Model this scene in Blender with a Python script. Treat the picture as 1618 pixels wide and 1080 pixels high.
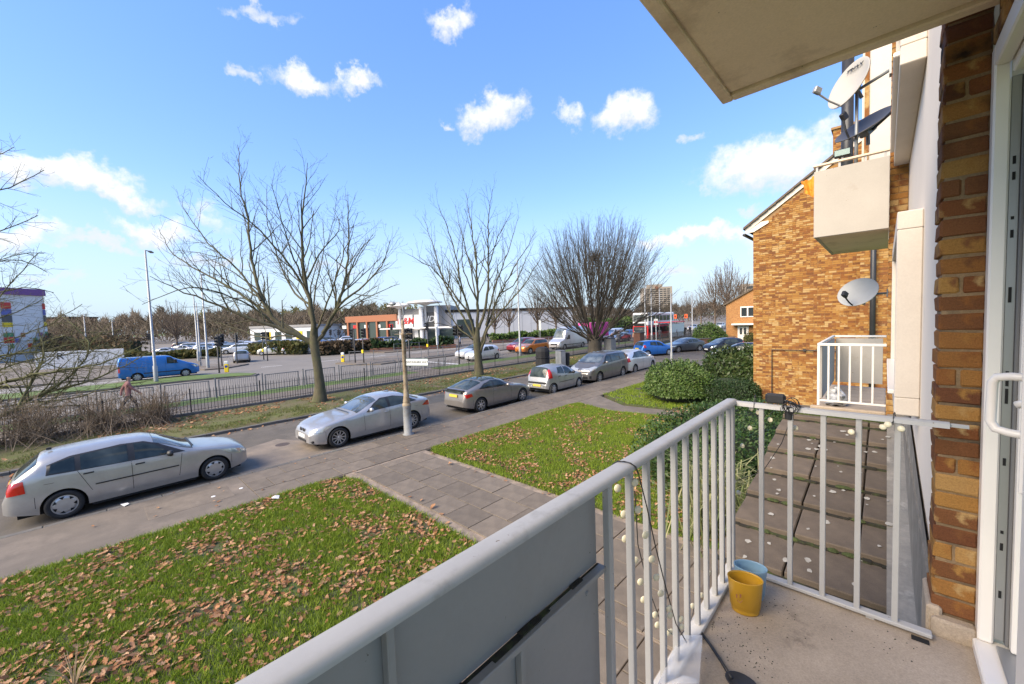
import bpy, math, random
import numpy as np
from mathutils import Vector, Matrix
random.seed(7); rng = np.random.default_rng(7)
for o in list(bpy.data.objects): bpy.data.objects.remove(o)
S = bpy.context.scene; COL = S.collection
# ------------------------------------------------------------------ camera
H = 3.95; F = 629.0
yaw, pit, rol = [math.radians(a) for a in (-43.2, -3.16, -2.02)]
fw = np.array([math.sin(yaw)*math.cos(pit), math.cos(yaw)*math.cos(pit), math.sin(pit)])
rt = np.cross(fw, [0, 0, 1]); rt /= np.linalg.norm(rt); up = np.cross(rt, fw)
rt, up = math.cos(rol)*rt+math.sin(rol)*up, -math.sin(rol)*rt+math.cos(rol)*up
cd = bpy.data.cameras.new('camera'); cam = bpy.data.objects.new('camera', cd); COL.objects.link(cam)
cam.matrix_world = Matrix(((rt[0], up[0], -fw[0], 0), (rt[1], up[1], -fw[1], 0), (rt[2], up[2], -fw[2], H), (0, 0, 0, 1)))
cd.sensor_width = 36; cd.lens = 36*F/1618; cd.clip_start = 0.02; cd.clip_end = 6000
S.camera = cam
def ray(x, y): return fw+(x-809)/F*rt-(y-540)/F*up
def at(x, y, z=0.0):                      # where a sight line meets the level z
    d = ray(x, y); t = (z-H)/d[2]; return np.array([0, 0, H])+t*d
def atd(x, y, depth):                     # a point at a given distance along the view axis
    return np.array([0, 0, H])+depth*ray(x, y)
# ------------------------------------------------------------------ world, sun, exposure
SUN_EL, SUN_AZ = math.radians(38), math.radians(-166)    # azimuth clockwise from +Y
W = bpy.data.worlds.new('World'); S.world = W; W.use_nodes = True
nt = W.node_tree; nd = nt.nodes; lk = nt.links
for n in list(nd): nd.remove(n)
def N(tree, t, **k):
    n = tree.nodes.new(t)
    for a, b in k.items():
        if a == 'inp':
            for q, v in b.items(): n.inputs[q].default_value = v
        else: setattr(n, a, b)
    return n
out = N(nt, 'ShaderNodeOutputWorld'); bg = N(nt, 'ShaderNodeBackground', inp={'Strength': 0.15})
sky = N(nt, 'ShaderNodeTexSky', sky_type='NISHITA', sun_disc=False, sun_elevation=SUN_EL, sun_rotation=SUN_AZ,
        altitude=50, air_density=1.0, dust_density=0.25, ozone_density=2.5)
lk.new(bg.outputs[0], out.inputs[0])
tc = N(nt, 'ShaderNodeTexCoord')
def vmath(op, a, b=None):
    n = N(nt, 'ShaderNodeVectorMath', operation=op)
    for i, v in enumerate((a, b)):
        if v is None: continue
        if hasattr(v, 'is_output'): lk.new(v, n.inputs[i])
        else: n.inputs[i].default_value = v
    return n.outputs['Value'] if op == 'DOT_PRODUCT' else n.outputs[0]
def fmath(op, a, b=None, c=None, clamp=False):
    n = N(nt, 'ShaderNodeMath', operation=op, use_clamp=clamp)
    for i, v in enumerate((a, b, c)):
        if v is None: continue
        if hasattr(v, 'is_output'): lk.new(v, n.inputs[i])
        else: n.inputs[i].default_value = v
    return n.outputs[0]
D = tc.outputs['Generated']
def wnoise(scale, detail, rough, off=(0, 0, 0)):
    n = N(nt, 'ShaderNodeTexNoise', inp={'Scale': scale, 'Detail': detail, 'Roughness': rough})
    lk.new(vmath('ADD', D, off), n.inputs['Vector']); return n
n1 = wnoise(6, 6, .58); n2 = wnoise(24, 6, .62, (3, 1, 2))
warp = vmath('ADD', vmath('SCALE', vmath('SUBTRACT', n1.outputs['Color'], (.5, .5, .5))), vmath('SCALE', vmath('SUBTRACT', n2.outputs['Color'], (.5, .5, .5))))
for l in warp.node.inputs:
    if l.links: l.links[0].from_node.inputs['Scale'].default_value = .16
warp.node.inputs[1].links[0].from_node.inputs['Scale'].default_value = .07
DW = vmath('ADD', D, warp)
# cumulus puffs: (pixel x, y, half width, half height, density)
CL = [(420, 6, 58, 16, .9), (712, 8, 48, 24, .9), (380, 113, 26, 14, .8), (470, 122, 62, 22, 1), (568, 133, 40, 20, 1), (783, 172, 56, 32, 1.1), (708, 186, 24, 10, .7), (890, 186, 28, 20, .8),
      (975, 186, 48, 34, 1.1), (1085, 206, 24, 14, .75), (1225, 250, 100, 50, 1.15), (1120, 282, 20, 12, .6), (1185, 328, 30, 12, .7), (1100, 376, 120, 20, .95), (1070, 428, 52, 16, .8),
      (20, 262, 70, 34, 1.1), (120, 282, 90, 36, 1.1), (190, 310, 58, 22, 1), (40, 372, 64, 28, .95), (260, 366, 50, 26, 1.05), (190, 398, 90, 13, .85), (330, 330, 50, 24, .6), (340, 415, 80, 14, .6), (100, 440, 56, 12, .7), (520, 430, 90, 14, .5)]
# the same kind of sky goes on all round
for a_, e_, w_, h_ in ((60, 24, .16, .06), (95, 14, .24, .05), (120, 38, .2, .08), (150, 18, .26, .06), (178, 30, .18, .07), (205, 12, .28, .05), (228, 40, .2, .08), (30, 42, .2, .08), (75, 50, .2, .1)):
    CL.append((math.radians(a_), math.radians(e_), w_, h_, None))
tot = None; shade = None
for c in CL:
    if c[4] is None:
        v = np.array([math.sin(c[0])*math.cos(c[1]), math.cos(c[0])*math.cos(c[1]), math.sin(c[1])]); w_, h_, dn = c[2], c[3], 1.0
    else:
        v = ray(c[0], c[1]); L_ = np.linalg.norm(v); v = v/L_; w_, h_, dn = c[2]/F/L_, c[3]/F/L_, c[4]
    rr = np.cross(v, [0, 0, 1]); rr /= np.linalg.norm(rr); uu = np.cross(rr, v)
    w_ *= 1.04; h_ *= 1.0
    mp = N(nt, 'ShaderNodeMapping', vector_type='TEXTURE'); lk.new(DW, mp.inputs[0])
    mp.inputs['Location'].default_value = tuple(v); mp.inputs['Scale'].default_value = (w_, h_, .4)
    mp.inputs['Rotation'].default_value = Matrix((rr, uu, -v)).transposed().to_euler('XYZ')
    m = fmath('SUBTRACT', dn, vmath('DOT_PRODUCT', mp.outputs[0], mp.outputs[0]))
    tot = m if tot is None else fmath('SMOOTH_MAX', tot, m, .3)
    if c[4] is not None and c[3] > 17:
        sp_ = N(nt, 'ShaderNodeSeparateXYZ'); lk.new(mp.outputs[0], sp_.inputs[0])
        s_ = fmath('MULTIPLY', fmath('ADD', sp_.outputs[1], .55), fmath('MAXIMUM', m, 0.0))
        shade = s_ if shade is None else fmath('ADD', shade, s_)
n3 = wnoise(38, 7, .65, (7, 7, 1))
msk = fmath('ADD', tot, fmath('MULTIPLY', fmath('SUBTRACT', n3.outputs[0], .55), 1.7))
mr = N(nt, 'ShaderNodeMapRange', interpolation_type='SMOOTHSTEP', inp={'From Min': -.15, 'From Max': 1.1}); lk.new(msk, mr.inputs[0])
sr = N(nt, 'ShaderNodeMapRange', interpolation_type='SMOOTHSTEP', inp={'From Min': -.15, 'From Max': .55}); lk.new(shade, sr.inputs[0])
cc = N(nt, 'ShaderNodeMix', data_type='RGBA', inp={6: (2.6, 2.75, 3.2, 1), 7: (3.45, 3.45, 3.5, 1)}); lk.new(sr.outputs[0], cc.inputs[0])
# thin haze whitening towards the horizon
sep = N(nt, 'ShaderNodeSeparateXYZ'); lk.new(D, sep.inputs[0])
skg = N(nt, 'ShaderNodeGamma', inp={'Gamma': .55}); lk.new(sky.outputs[0], skg.inputs[0]); skm = N(nt, 'ShaderNodeHueSaturation', inp={'Hue': .519, 'Saturation': 1.68, 'Value': 1.86}); lk.new(skg.outputs[0], skm.inputs['Color'])
hz = N(nt, 'ShaderNodeMapRange', interpolation_type='SMOOTHSTEP', inp={'From Min': .3, 'From Max': -.02, 'To Min': 0, 'To Max': .92}); lk.new(sep.outputs[2], hz.inputs[0])
hm_ = N(nt, 'ShaderNodeMix', data_type='RGBA', inp={7: (1.8, 2.28, 2.9, 1)}); lk.new(hz.outputs[0], hm_.inputs[0]); lk.new(skm.outputs[0], hm_.inputs[6])
mx = N(nt, 'ShaderNodeMix', data_type='RGBA'); lk.new(mr.outputs[0], mx.inputs[0]); lk.new(hm_.outputs[2], mx.inputs[6]); lk.new(cc.outputs[2], mx.inputs[7])
lk.new(mx.outputs[2], bg.inputs[0])
sd = bpy.data.lights.new('sun', 'SUN'); so = bpy.data.objects.new('sun', sd); COL.objects.link(so)
sd.energy = 3.9; sd.angle = math.radians(50); sd.color = (1.0, .86, .67)
sv = Vector((math.sin(SUN_AZ)*math.cos(SUN_EL), math.cos(SUN_AZ)*math.cos(SUN_EL), math.sin(SUN_EL)))
so.rotation_euler = (-sv).to_track_quat('-Z', 'Y').to_euler(); so.location = (0, 0, 60)
vs = S.view_settings; vs.view_transform = 'Standard'; vs.look = 'None'; vs.exposure = 1.15; vs.gamma = 1; vs.use_curve_mapping = False
S.render.engine = 'CYCLES'
try: W.cycles.sampling_method = 'MANUAL'; W.cycles.sample_map_resolution = 256
except Exception: pass
try:
    S.cycles.max_bounces = 6; S.cycles.transparent_max_bounces = 8; S.cycles.diffuse_bounces = 3; S.cycles.glossy_bounces = 3
except Exception: pass

# ------------------------------------------------------------------ materials
MATS = {}
def nodes_of(name):
    m = bpy.data.materials.new(name); m.use_nodes = True; t = m.node_tree
    b = t.nodes['Principled BSDF']; MATS[name] = m; return m, t, b
def L(t, a, b): t.links.new(a, b)
def ramp(t, fac, cols, pos=None, interp='LINEAR'):
    r = t.nodes.new('ShaderNodeValToRGB'); e = r.color_ramp.elements; r.color_ramp.interpolation = interp
    n = len(cols); pos = pos or [i/(n-1) for i in range(n)]
    while len(e) < n: e.new(.5)
    for i in range(n): e[i].position = pos[i]; e[i].color = (*cols[i], 1)
    L(t, fac, r.inputs[0]); return r.outputs[0]
def tex(t, scale, detail=6, rough=.6, coord='Object', stretch=None):
    c = t.nodes.new('ShaderNodeTexCoord'); v = c.outputs[coord]
    if stretch:
        mp = t.nodes.new('ShaderNodeMapping'); mp.inputs['Scale'].default_value = stretch; L(t, v, mp.inputs[0]); v = mp.outputs[0]
    n = t.nodes.new('ShaderNodeTexNoise'); n.inputs['Scale'].default_value = scale; n.inputs['Detail'].default_value = detail; n.inputs['Roughness'].default_value = rough
    L(t, v, n.inputs['Vector']); return n.outputs[0]
def mixc(t, f, a, b, mode='MIX'):
    m = t.nodes.new('ShaderNodeMix'); m.data_type = 'RGBA'; m.blend_type = mode
    for k, v in ((0, f), (6, a), (7, b)):
        if hasattr(v, 'is_output'): L(t, v, m.inputs[k])
        else: m.inputs[k].default_value = v if k == 0 else (*v[:3], 1)
    return m.outputs[2]
def bump(t, b, h, s=.3, d=.01):
    n = t.nodes.new('ShaderNodeBump'); n.inputs['Strength'].default_value = s; n.inputs['Distance'].default_value = d
    L(t, h, n.inputs['Height']); L(t, n.outputs[0], b.inputs['Normal'])
def objrand(t): return t.nodes.new('ShaderNodeObjectInfo').outputs['Random']
def islrand(t): return t.nodes.new('ShaderNodeNewGeometry').outputs['Random Per Island']
def pm(name, c1, c2=None, scale=4, rough=.75, metal=0, bs=60, bst=.15, bd=.006, fine=None, ov=0, stain=None, coat=0, spec=None, stretch=None, iv=0, spots=None):
    """general weathered surface: two-colour noise, fine grain, optional stains and per-object shift"""
    m, t, b = nodes_of(name); c2 = c2 or tuple(x*.8 for x in c1)
    col = ramp(t, tex(t, scale, 7, .62, stretch=stretch), [c2, c1], [.3, .68])
    if fine: col = mixc(t, fine, col, ramp(t, tex(t, bs*1.5, 3, .7), [(.25, .25, .25), (1, 1, 1)], [.3, .65]), 'MULTIPLY')
    if stain:
        f = ramp(t, tex(t, stain[1], 6, .7), [(0, 0, 0), (1, 1, 1)], stain[2] if len(stain) > 2 else [.52, .7]); col = mixc(t, f, col, stain[0])
    if spots:
        f = ramp(t, tex(t, spots[1], 3, .6), [(0, 0, 0), (1, 1, 1)], [spots[2], spots[2]+.03]); col = mixc(t, f, col, spots[0])
    if ov or iv:
        hs = t.nodes.new('ShaderNodeHueSaturation'); mr_ = t.nodes.new('ShaderNodeMapRange'); mr_.inputs[3].default_value = 1-(ov or iv); mr_.inputs[4].default_value = 1+(ov or iv)
        L(t, objrand(t) if ov else islrand(t), mr_.inputs[0]); L(t, mr_.outputs[0], hs.inputs['Value']); L(t, col, hs.inputs['Color']); col = hs.outputs[0]
    L(t, col, b.inputs['Base Color']); b.inputs['Roughness'].default_value = rough; b.inputs['Metallic'].default_value = metal
    if coat: b.inputs['Coat Weight'].default_value = coat; b.inputs['Coat Roughness'].default_value = .05
    if spec is not None: b.inputs['Specular IOR Level'].default_value = spec
    if bst: bump(t, b, tex(t, bs, 5, .65), bst, bd)
    return m
def flat(name, c, rough=.6, metal=0, emit=0):
    m, t, b = nodes_of(name); b.inputs['Base Color'].default_value = (*c, 1); b.inputs['Roughness'].default_value = rough; b.inputs['Metallic'].default_value = metal
    if emit: b.inputs['Emission Color'].default_value = (*c, 1); b.inputs['Emission Strength'].default_value = emit
    return m
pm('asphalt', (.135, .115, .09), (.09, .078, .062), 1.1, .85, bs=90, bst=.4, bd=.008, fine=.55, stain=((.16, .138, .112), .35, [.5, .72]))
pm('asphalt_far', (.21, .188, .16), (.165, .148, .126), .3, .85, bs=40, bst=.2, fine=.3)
pm('tarmac_path', (.19, .156, .12), (.13, .108, .084), 1.6, .85, bs=80, bst=.35, fine=.5, stain=((.21, .17, .13), .6))
pm('paving', (.185, .15, .112), (.12, .098, .075), 3.5, .85, bs=70, bst=.3, fine=.4, ov=.16, stain=((.24, .2, .16), 5, [.6, .8]))
pm('mortar_bed', (.36, .28, .21), (.14, .115, .09), 6, .95, bs=60, bst=.4, fine=.4)
pm('kerb', (.17, .155, .14), (.09, .085, .075), 3, .85, bs=60, bst=.3, fine=.4, ov=.15, stain=((.07, .075, .04), 4))
pm('soil', (.085, .06, .04), (.05, .038, .025), 5, .95, bs=40, bst=.6, bd=.02, fine=.4, stain=((.06, .085, .022), 2.0, [.35, .6]))
pm('worn_patch', (.27, .215, .16), (.16, .135, .108), 1.6, .85, bs=80, bst=.35, fine=.45)
pm('dark_patch', (.085, .08, .07), (.06, .056, .05), 2, .85, bs=90, bst=.35, fine=.4)
pm('rust_iron', (.09, .06, .045), (.05, .04, .035), 20, .7, bs=80, bst=.4)
pm('turf', (.11, .13, .028), (.15, .11, .06), 1.3, .95, bs=50, bst=.6, bd=.02, fine=.5)
pm('far_turf', (.11, .17, .035), (.08, .12, .03), .8, .95, bs=20, bst=.4, bd=.02, fine=.3)
pm('concrete', (.47, .375, .275), (.34, .27, .195), 3.5, .9, bs=110, bst=.4, bd=.004, fine=.4, stain=((.1, .075, .055), 4.5, [.56, .78]))
pm('concrete_slab', (.8, .64, .47), (.7, .56, .41), 1.6, .9, bs=90, bst=.2, bd=.003, fine=.16, stain=((.32, .22, .14), 2.0, [.54, .82]), spots=((.12, .085, .055), 17, .72))
pm('lead', (.25, .225, .185), (.15, .138, .115), 4, .65, metal=0, bs=18, bst=.2, bd=.008, fine=.25, stain=((.36, .34, .29), 5, [.55, .75]))
pm('roof_tile', (.165, .126, .09), (.095, .073, .053), 5, .9, bs=120, bst=.5, bd=.006, fine=.5, ov=.14, stain=((.12, .12, .05), 3, [.62, .8]))
pm('moss', (.07, .09, .02), (.03, .04, .012), 20, .95, bs=60, bst=.8, bd=.02)
pm('dirt_and_shade', (.03, .026, .016), (.014, .013, .01), 18, .95, bs=60, bst=.5, stain=((.045, .06, .016), 9, [.5, .65]))  # dirt colour, also painted as shade lines under the porch tile steps
pm('lichen', (.4, .38, .33), (.27, .25, .215), 30, .9, bs=120, bst=.3)
pm('render_white', (.8, .7, .575), (.74, .64, .52), 1.2, .85, bs=70, bst=.2, bd=.004, fine=.06, stain=((.5, .45, .38), 1.2, [.62, .85]))
pm('render_cream', (.62, .56, .48), (.54, .48, .41), 1.5, .85, bs=60, bst=.18, bd=.004, fine=.1, stain=((.25, .21, .17), 2.4, [.64, .84]))
pm('panel_white', (.42, .385, .335), (.36, .33, .285), 1.3, .7, bs=40, bst=.15, fine=.08, stain=((.28, .23, .17), 2.2, [.58, .86]), spots=((.2, .15, .1), 14, .72))
pm('upvc', (.76, .71, .64), (.71, .66, .595), 2, .35, bs=30, bst=.03)
pm('rail_grey', (.4, .39, .37), (.35, .34, .325), 3, .45, bs=45, bst=.12, bd=.002, fine=.05, stain=((.24, .225, .2), 9, [.56, .8]), spots=((.13, .085, .05), 55, .7))
pm('rail_white', (.7, .67, .62), (.6, .57, .52), 5, .55, bs=45, bst=.1, stain=((.35, .2, .1), 9, [.66, .8]))
pm('panel_grey', (.27, .265, .25), (.23, .225, .213), 1.2, .55, bs=30, bst=.06, fine=.05, stain=((.22, .205, .18), 3, [.5, .85]), spots=((.1, .085, .07), 45, .71))
pm('white_dirty_rail', (.6, .57, .51), (.5, .47, .42), 6, .7, bs=60, bst=.2, stain=((.3, .28, .24), 8, [.6, .8]))
pm('black_iron', (.022, .022, .024), (.014, .014, .016), 8, .55, bs=40, bst=.1)
pm('grey_steel', (.2, .205, .21), (.15, .155, .16), 3, .5, metal=.2, bs=40, bst=.05)
pm('galv', (.34, .35, .35), (.25, .26, .26), 3, .45, metal=.35, bs=40, bst=.06)
pm('post_paint', (.36, .3, .2), (.26, .19, .115), 6, .75, bs=50, bst=.3, fine=.25, stain=((.14, .08, .04), 7, [.5, .66]))
pm('post_base', (.25, .27, .285), (.17, .16, .14), 6, .7, bs=50, bst=.3, stain=((.17, .12, .08), 6, [.55, .7]))
pm('drain_black', (.03, .03, .032), (.02, .02, .02), 5, .45)
pm('rubber', (.018, .018, .019), (.012, .012, .012), 9, .8, bs=80, bst=.1)
pm('plastic_black', (.02, .02, .022), (.015, .015, .015), 9, .5, bs=80, bst=.08)
pm('rim_silver', (.5, .5, .5), (.42, .42, .42), 5, .35, metal=.7, bst=0)
pm('bark', (.115, .1, .055), (.05, .045, .028), 5, .95, bs=28, bst=.7, bd=.02, stretch=(1, 1, .25), stain=((.1, .11, .04), 1.6, [.5, .72]))
pm('bark_dark', (.085, .07, .05), (.04, .034, .026), 5, .95, bs=28, bst=.6, bd=.02, stretch=(1, 1, .3))
pm('bark_moss', (.15, .15, .055), (.07, .062, .035), 3, .95, bs=28, bst=.6, bd=.02)
pm('scrub_twig', (.21, .16, .11), (.13, .1, .07), 1, .95, bst=0, iv=.35)
pm('twig_brown', (.14, .1, .07), (.09, .068, .05), 1, .95, bst=0, iv=.3)
pm('wood_far', (.105, .078, .056), (.06, .052, .034), .05, .95, bst=0, iv=.35)
pm('yellow_pot', (.52, .285, .02), (.47, .25, .015), 3, .32, bs=20, bst=.03)
pm('blue_pot', (.22, .36, .46), (.19, .32, .42), 3, .35, bs=20, bst=.03)
pm('orange_cloth', (.85, .3, .02), (.6, .17, .01), 6, .8, bs=30, bst=.4)
pm('brickwork_red', (.25, .12, .075), (.17, .08, .05), 1, .9, bs=30, bst=.2, fine=.3)
m, t, b = nodes_of('brickwork_orange'); bk_ = t.nodes.new('ShaderNodeTexBrick'); tc_ = t.nodes.new('ShaderNodeTexCoord'); mp_ = t.nodes.new('ShaderNodeMapping'); mp_.inputs['Rotation'].default_value = (math.pi/2, 0, 0); L(t, tc_.outputs['Object'], mp_.inputs[0]); L(t, mp_.outputs[0], bk_.inputs[0])
for k_, v_ in (('Color1', (.42, .2, .06, 1)), ('Color2', (.27, .11, .035, 1)), ('Mortar', (.33, .2, .09, 1)), ('Scale', 4.4), ('Mortar Size', .02)): bk_.inputs[k_].default_value = v_
L(t, bk_.outputs[0], b.inputs['Base Color']); b.inputs['Roughness'].default_value = .9
pm('cladding', (.66, .66, .65), (.6, .6, .59), .3, .6, bs=10, bst=.03)
pm('cladding_grey', (.3, .29, .28), (.24, .235, .23), .3, .6, bs=10, bst=.03)
pm('tower_concrete', (.3, .26, .21), (.23, .195, .155), .1, .9, bs=2, bst=.1, stretch=(1, 1, .2))
flat('yellow', (.75, .55, .01), .5); flat('red', (.5, .02, .02), .4); flat('orange_sign', (.6, .1, .02), .5); flat('orange_paint', (.29, .11, .05), .6); flat('white_paint', (.7, .7, .68), .7)
flat('dark_glass', (.03, .037, .04), .06); flat('shop_glass', (.05, .07, .065), .08); flat('near_black', (.008, .008, .008), .9)
flat('text_black', (.02, .02, .02), .6); flat('bus_white', (.68, .67, .65), .35); flat('pink', (.55, .05, .25), .5); flat('chrome', (.6, .6, .6), .2, .9)
flat('plate_yellow', (.62, .45, .06), .5); flat('plate_white', (.65, .65, .62), .5); flat('amber', (.6, .2, .02), .4); flat('skin', (.42, .25, .18), .6)
flat('teal_glass', (.05, .14, .13), .08); flat('purple', (.16, .06, .22), .5); flat('blue_panel', (.1, .12, .35), .5); flat('green_panel', (.05, .22, .1), .5)
flat('strip_grey', (.3, .3, .295), .35, .5); flat('gasket', (.14, .14, .14), .6); flat('pale_disc', (.66, .6, .42), .3); flat('sign_white', (.66, .68, .64), .5)
flat('sign_edge', (.1, .14, .13), .5); flat('dark_grey', (.1, .1, .1), .8); flat('traffic_blue', (.02, .04, .25), .5); flat('dish_mesh', (.075, .075, .08), .5)  # plain dark grey for signal lenses, a sign board and store panels
pm('dish_white', (.42, .42, .4), (.37, .37, .35), 3, .5, bst=.03, stain=((.5, .36, .17), 3.5, [.62, .8]))
pm('dish_clean', (.4, .38, .335), (.36, .34, .3), 2, .5, bst=.03)
# car paint takes its colour from the object
m, t, b = nodes_of('paint'); oi = t.nodes.new('ShaderNodeObjectInfo')
dirt = ramp(t, tex(t, 2.5, 7, .7), [(.72, .7, .68), (1, 1, 1)], [.3, .6]); L(t, mixc(t, .55, oi.outputs['Color'], dirt, 'MULTIPLY'), b.inputs['Base Color'])
b.inputs['Metallic'].default_value = .55; b.inputs['Roughness'].default_value = .33; b.inputs['Coat Weight'].default_value = .8; b.inputs['Coat Roughness'].default_value = .06
m, t, b = nodes_of('cloth'); oi = t.nodes.new('ShaderNodeObjectInfo'); L(t, oi.outputs['Color'], b.inputs['Base Color']); b.inputs['Roughness'].default_value = .9
# lamp lenses
m, t, b = nodes_of('headlamp'); b.inputs['Base Color'].default_value = (.55, .55, .5, 1); b.inputs['Roughness'].default_value = .12; b.inputs['Metallic'].default_value = .5; b.inputs['Coat Weight'].default_value = 1
m, t, b = nodes_of('tail_lamp'); L(t, ramp(t, tex(t, 14, 2), [(.32, .008, .008), (.55, .02, .02)]), b.inputs['Base Color']); b.inputs['Roughness'].default_value = .12; b.inputs['Coat Weight'].default_value = 1
# car glass: dark green tint, a little of the cabin reading through
m, t, b = nodes_of('car_glass'); L(t, ramp(t, tex(t, 2.2, 3, .5), [(.012, .018, .017), (.06, .075, .07)], [.35, .7]), b.inputs['Base Color']); b.inputs['Roughness'].default_value = .05; b.inputs['Coat Weight'].default_value = 0; b.inputs['Specular IOR Level'].default_value = .5
# windscreen with sky in it
m, t, b = nodes_of('windscreen'); L(t, ramp(t, tex(t, 2.0, 3, .5), [(.04, .05, .05), (.15, .17, .165)], [.35, .7]), b.inputs['Base Color']); b.inputs['Roughness'].default_value = .03; b.inputs['Coat Weight'].default_value = 1; b.inputs['Specular IOR Level'].default_value = 1
# clear plastic
m, t, b = nodes_of('clear_plastic'); b.inputs['Base Color'].default_value = (.9, .9, .9, 1); b.inputs['Roughness'].default_value = .15; b.inputs['Alpha'].default_value = .32
# bricks
BR = [(.17, .072, .03), (.27, .12, .036), (.34, .175, .05), (.4, .235, .086), (.37, .2, .06), (.235, .095, .03), (.43, .285, .125), (.31, .148, .042), (.2, .083, .034)]
def brickmat(name, rnd, big):
    m, t, b = nodes_of(name); r = rnd(t)
    BR_ = BR if not big else BR[:3]+[(.14, .055, .026)]+BR[3:6]+[(.2, .075, .028)]+BR[7:]
    c1 = ramp(t, r, BR_, interp='CONSTANT', pos=[i/len(BR_) for i in range(len(BR_))])
    ad = t.nodes.new('ShaderNodeMath'); ad.operation = 'FRACT'; mu = t.nodes.new('ShaderNodeMath'); mu.operation = 'MULTIPLY'; mu.inputs[1].default_value = 7.31; L(t, r, mu.inputs[0]); L(t, mu.outputs[0], ad.inputs[0])
    c2 = ramp(t, ad.outputs[0], BR[::-1], interp='CONSTANT', pos=[i/len(BR) for i in range(len(BR))])
    f = ramp(t, tex(t, 9 if big else 5, 5, .6), [(0, 0, 0), (1, 1, 1)], [.5, .62]); col = mixc(t, f, c1, c2)
    col = mixc(t, .45 if big else .35, col, ramp(t, tex(t, 230 if big else 60, 4, .75), [(.3, .28, .25), (1.15, 1.1, 1)], [.32, .66]), 'MULTIPLY')
    if big:
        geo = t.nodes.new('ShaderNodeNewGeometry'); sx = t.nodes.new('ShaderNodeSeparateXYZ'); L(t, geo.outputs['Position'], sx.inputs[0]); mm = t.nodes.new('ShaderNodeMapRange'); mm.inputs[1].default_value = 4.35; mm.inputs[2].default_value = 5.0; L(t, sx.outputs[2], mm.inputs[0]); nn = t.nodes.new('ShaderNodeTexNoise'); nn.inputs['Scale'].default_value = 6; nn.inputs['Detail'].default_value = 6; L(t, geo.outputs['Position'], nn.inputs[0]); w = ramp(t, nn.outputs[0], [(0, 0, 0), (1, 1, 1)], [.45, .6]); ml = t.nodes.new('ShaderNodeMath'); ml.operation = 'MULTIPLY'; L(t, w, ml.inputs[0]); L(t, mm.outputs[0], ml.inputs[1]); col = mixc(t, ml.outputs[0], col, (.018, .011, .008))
        w2 = ramp(t, tex(t, 42, 4, .8), [(0, 0, 0), (1, 1, 1)], [.74, .78]); col = mixc(t, w2, col, (.42, .36, .28))
    L(t, col, b.inputs['Base Color']); b.inputs['Roughness'].default_value = .9; b.inputs['Specular IOR Level'].default_value = .2
    bump(t, b, tex(t, 150 if big else 60, 5, .7), .9 if big else .4, .006)
brickmat('brick', objrand, True); brickmat('brick_small', objrand, False); brickmat('brick_mass', islrand, False)
pm('brick_mortar', (.3, .2, .11), (.2, .13, .065), 8, .95, bs=120, bst=.6, bd=.006, fine=.4, stain=((.06, .045, .03), 3))
pm('gable_mortar', (.33, .2, .09), (.26, .15, .06), 3, .95, bs=60, bst=.3, fine=.3)
def leafmat(name, cols, rough=.7, transl=.25, rnd=islrand):
    m, t, b = nodes_of(name); L(t, ramp(t, rnd(t), cols), b.inputs['Base Color']); b.inputs['Roughness'].default_value = rough; b.inputs['Specular IOR Level'].default_value = .3
    o = t.nodes['Material Output']; tr = t.nodes.new('ShaderNodeBsdfTranslucent'); mx_ = t.nodes.new('ShaderNodeMixShader'); mx_.inputs[0].default_value = transl
    L(t, b.inputs['Base Color'].links[0].from_socket, tr.inputs[0]); L(t, b.outputs[0], mx_.inputs[1]); L(t, tr.outputs[0], mx_.inputs[2]); L(t, mx_.outputs[0], o.inputs[0])
leafmat('grass_blade', [(.085, .15, .01), (.145, .22, .014), (.21, .29, .02), (.28, .33, .04), (.1, .18, .012)])
leafmat('grass_dry', [(.09, .12, .02), (.14, .17, .04), (.2, .2, .07), (.11, .15, .03)])
OAK = [(.25, .105, .045), (.38, .195, .095), (.45, .26, .14), (.28, .12, .055), (.5, .32, .19), (.16, .068, .033), (.36, .175, .08)]
leafmat('oak_leaf', OAK, .85, .15); leafmat('oak_leaf_single', OAK, .85, .15, objrand)
leafmat('bush_leaf', [(.04, .085, .018), (.075, .13, .026), (.12, .18, .04), (.055, .1, .02), (.17, .22, .065)], .45)
leafmat('laurel_leaf', [(.02, .04, .012), (.04, .07, .018), (.07, .1, .03), (.03, .055, .015), (.11, .13, .05)], .4)
leafmat('hedge_leaf', [(.012, .03, .01), (.02, .045, .012), (.03, .06, .016), (.045, .075, .02)], .5)
leafmat('shrub_leaf', [(.02, .05, .012), (.035, .075, .016), (.06, .11, .025), (.1, .14, .05)], .5)
leafmat('bush_far', [(.04, .06, .015), (.09, .09, .025), (.14, .11, .035), (.06, .075, .02)], .8)
leafmat('bush_brown', [(.1, .07, .04), (.16, .11, .06), (.12, .085, .05), (.08, .06, .035)], .9, .1)
pm('leaf_core', (.02, .028, .01), (.012, .018, .007), 8, .95)

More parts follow.
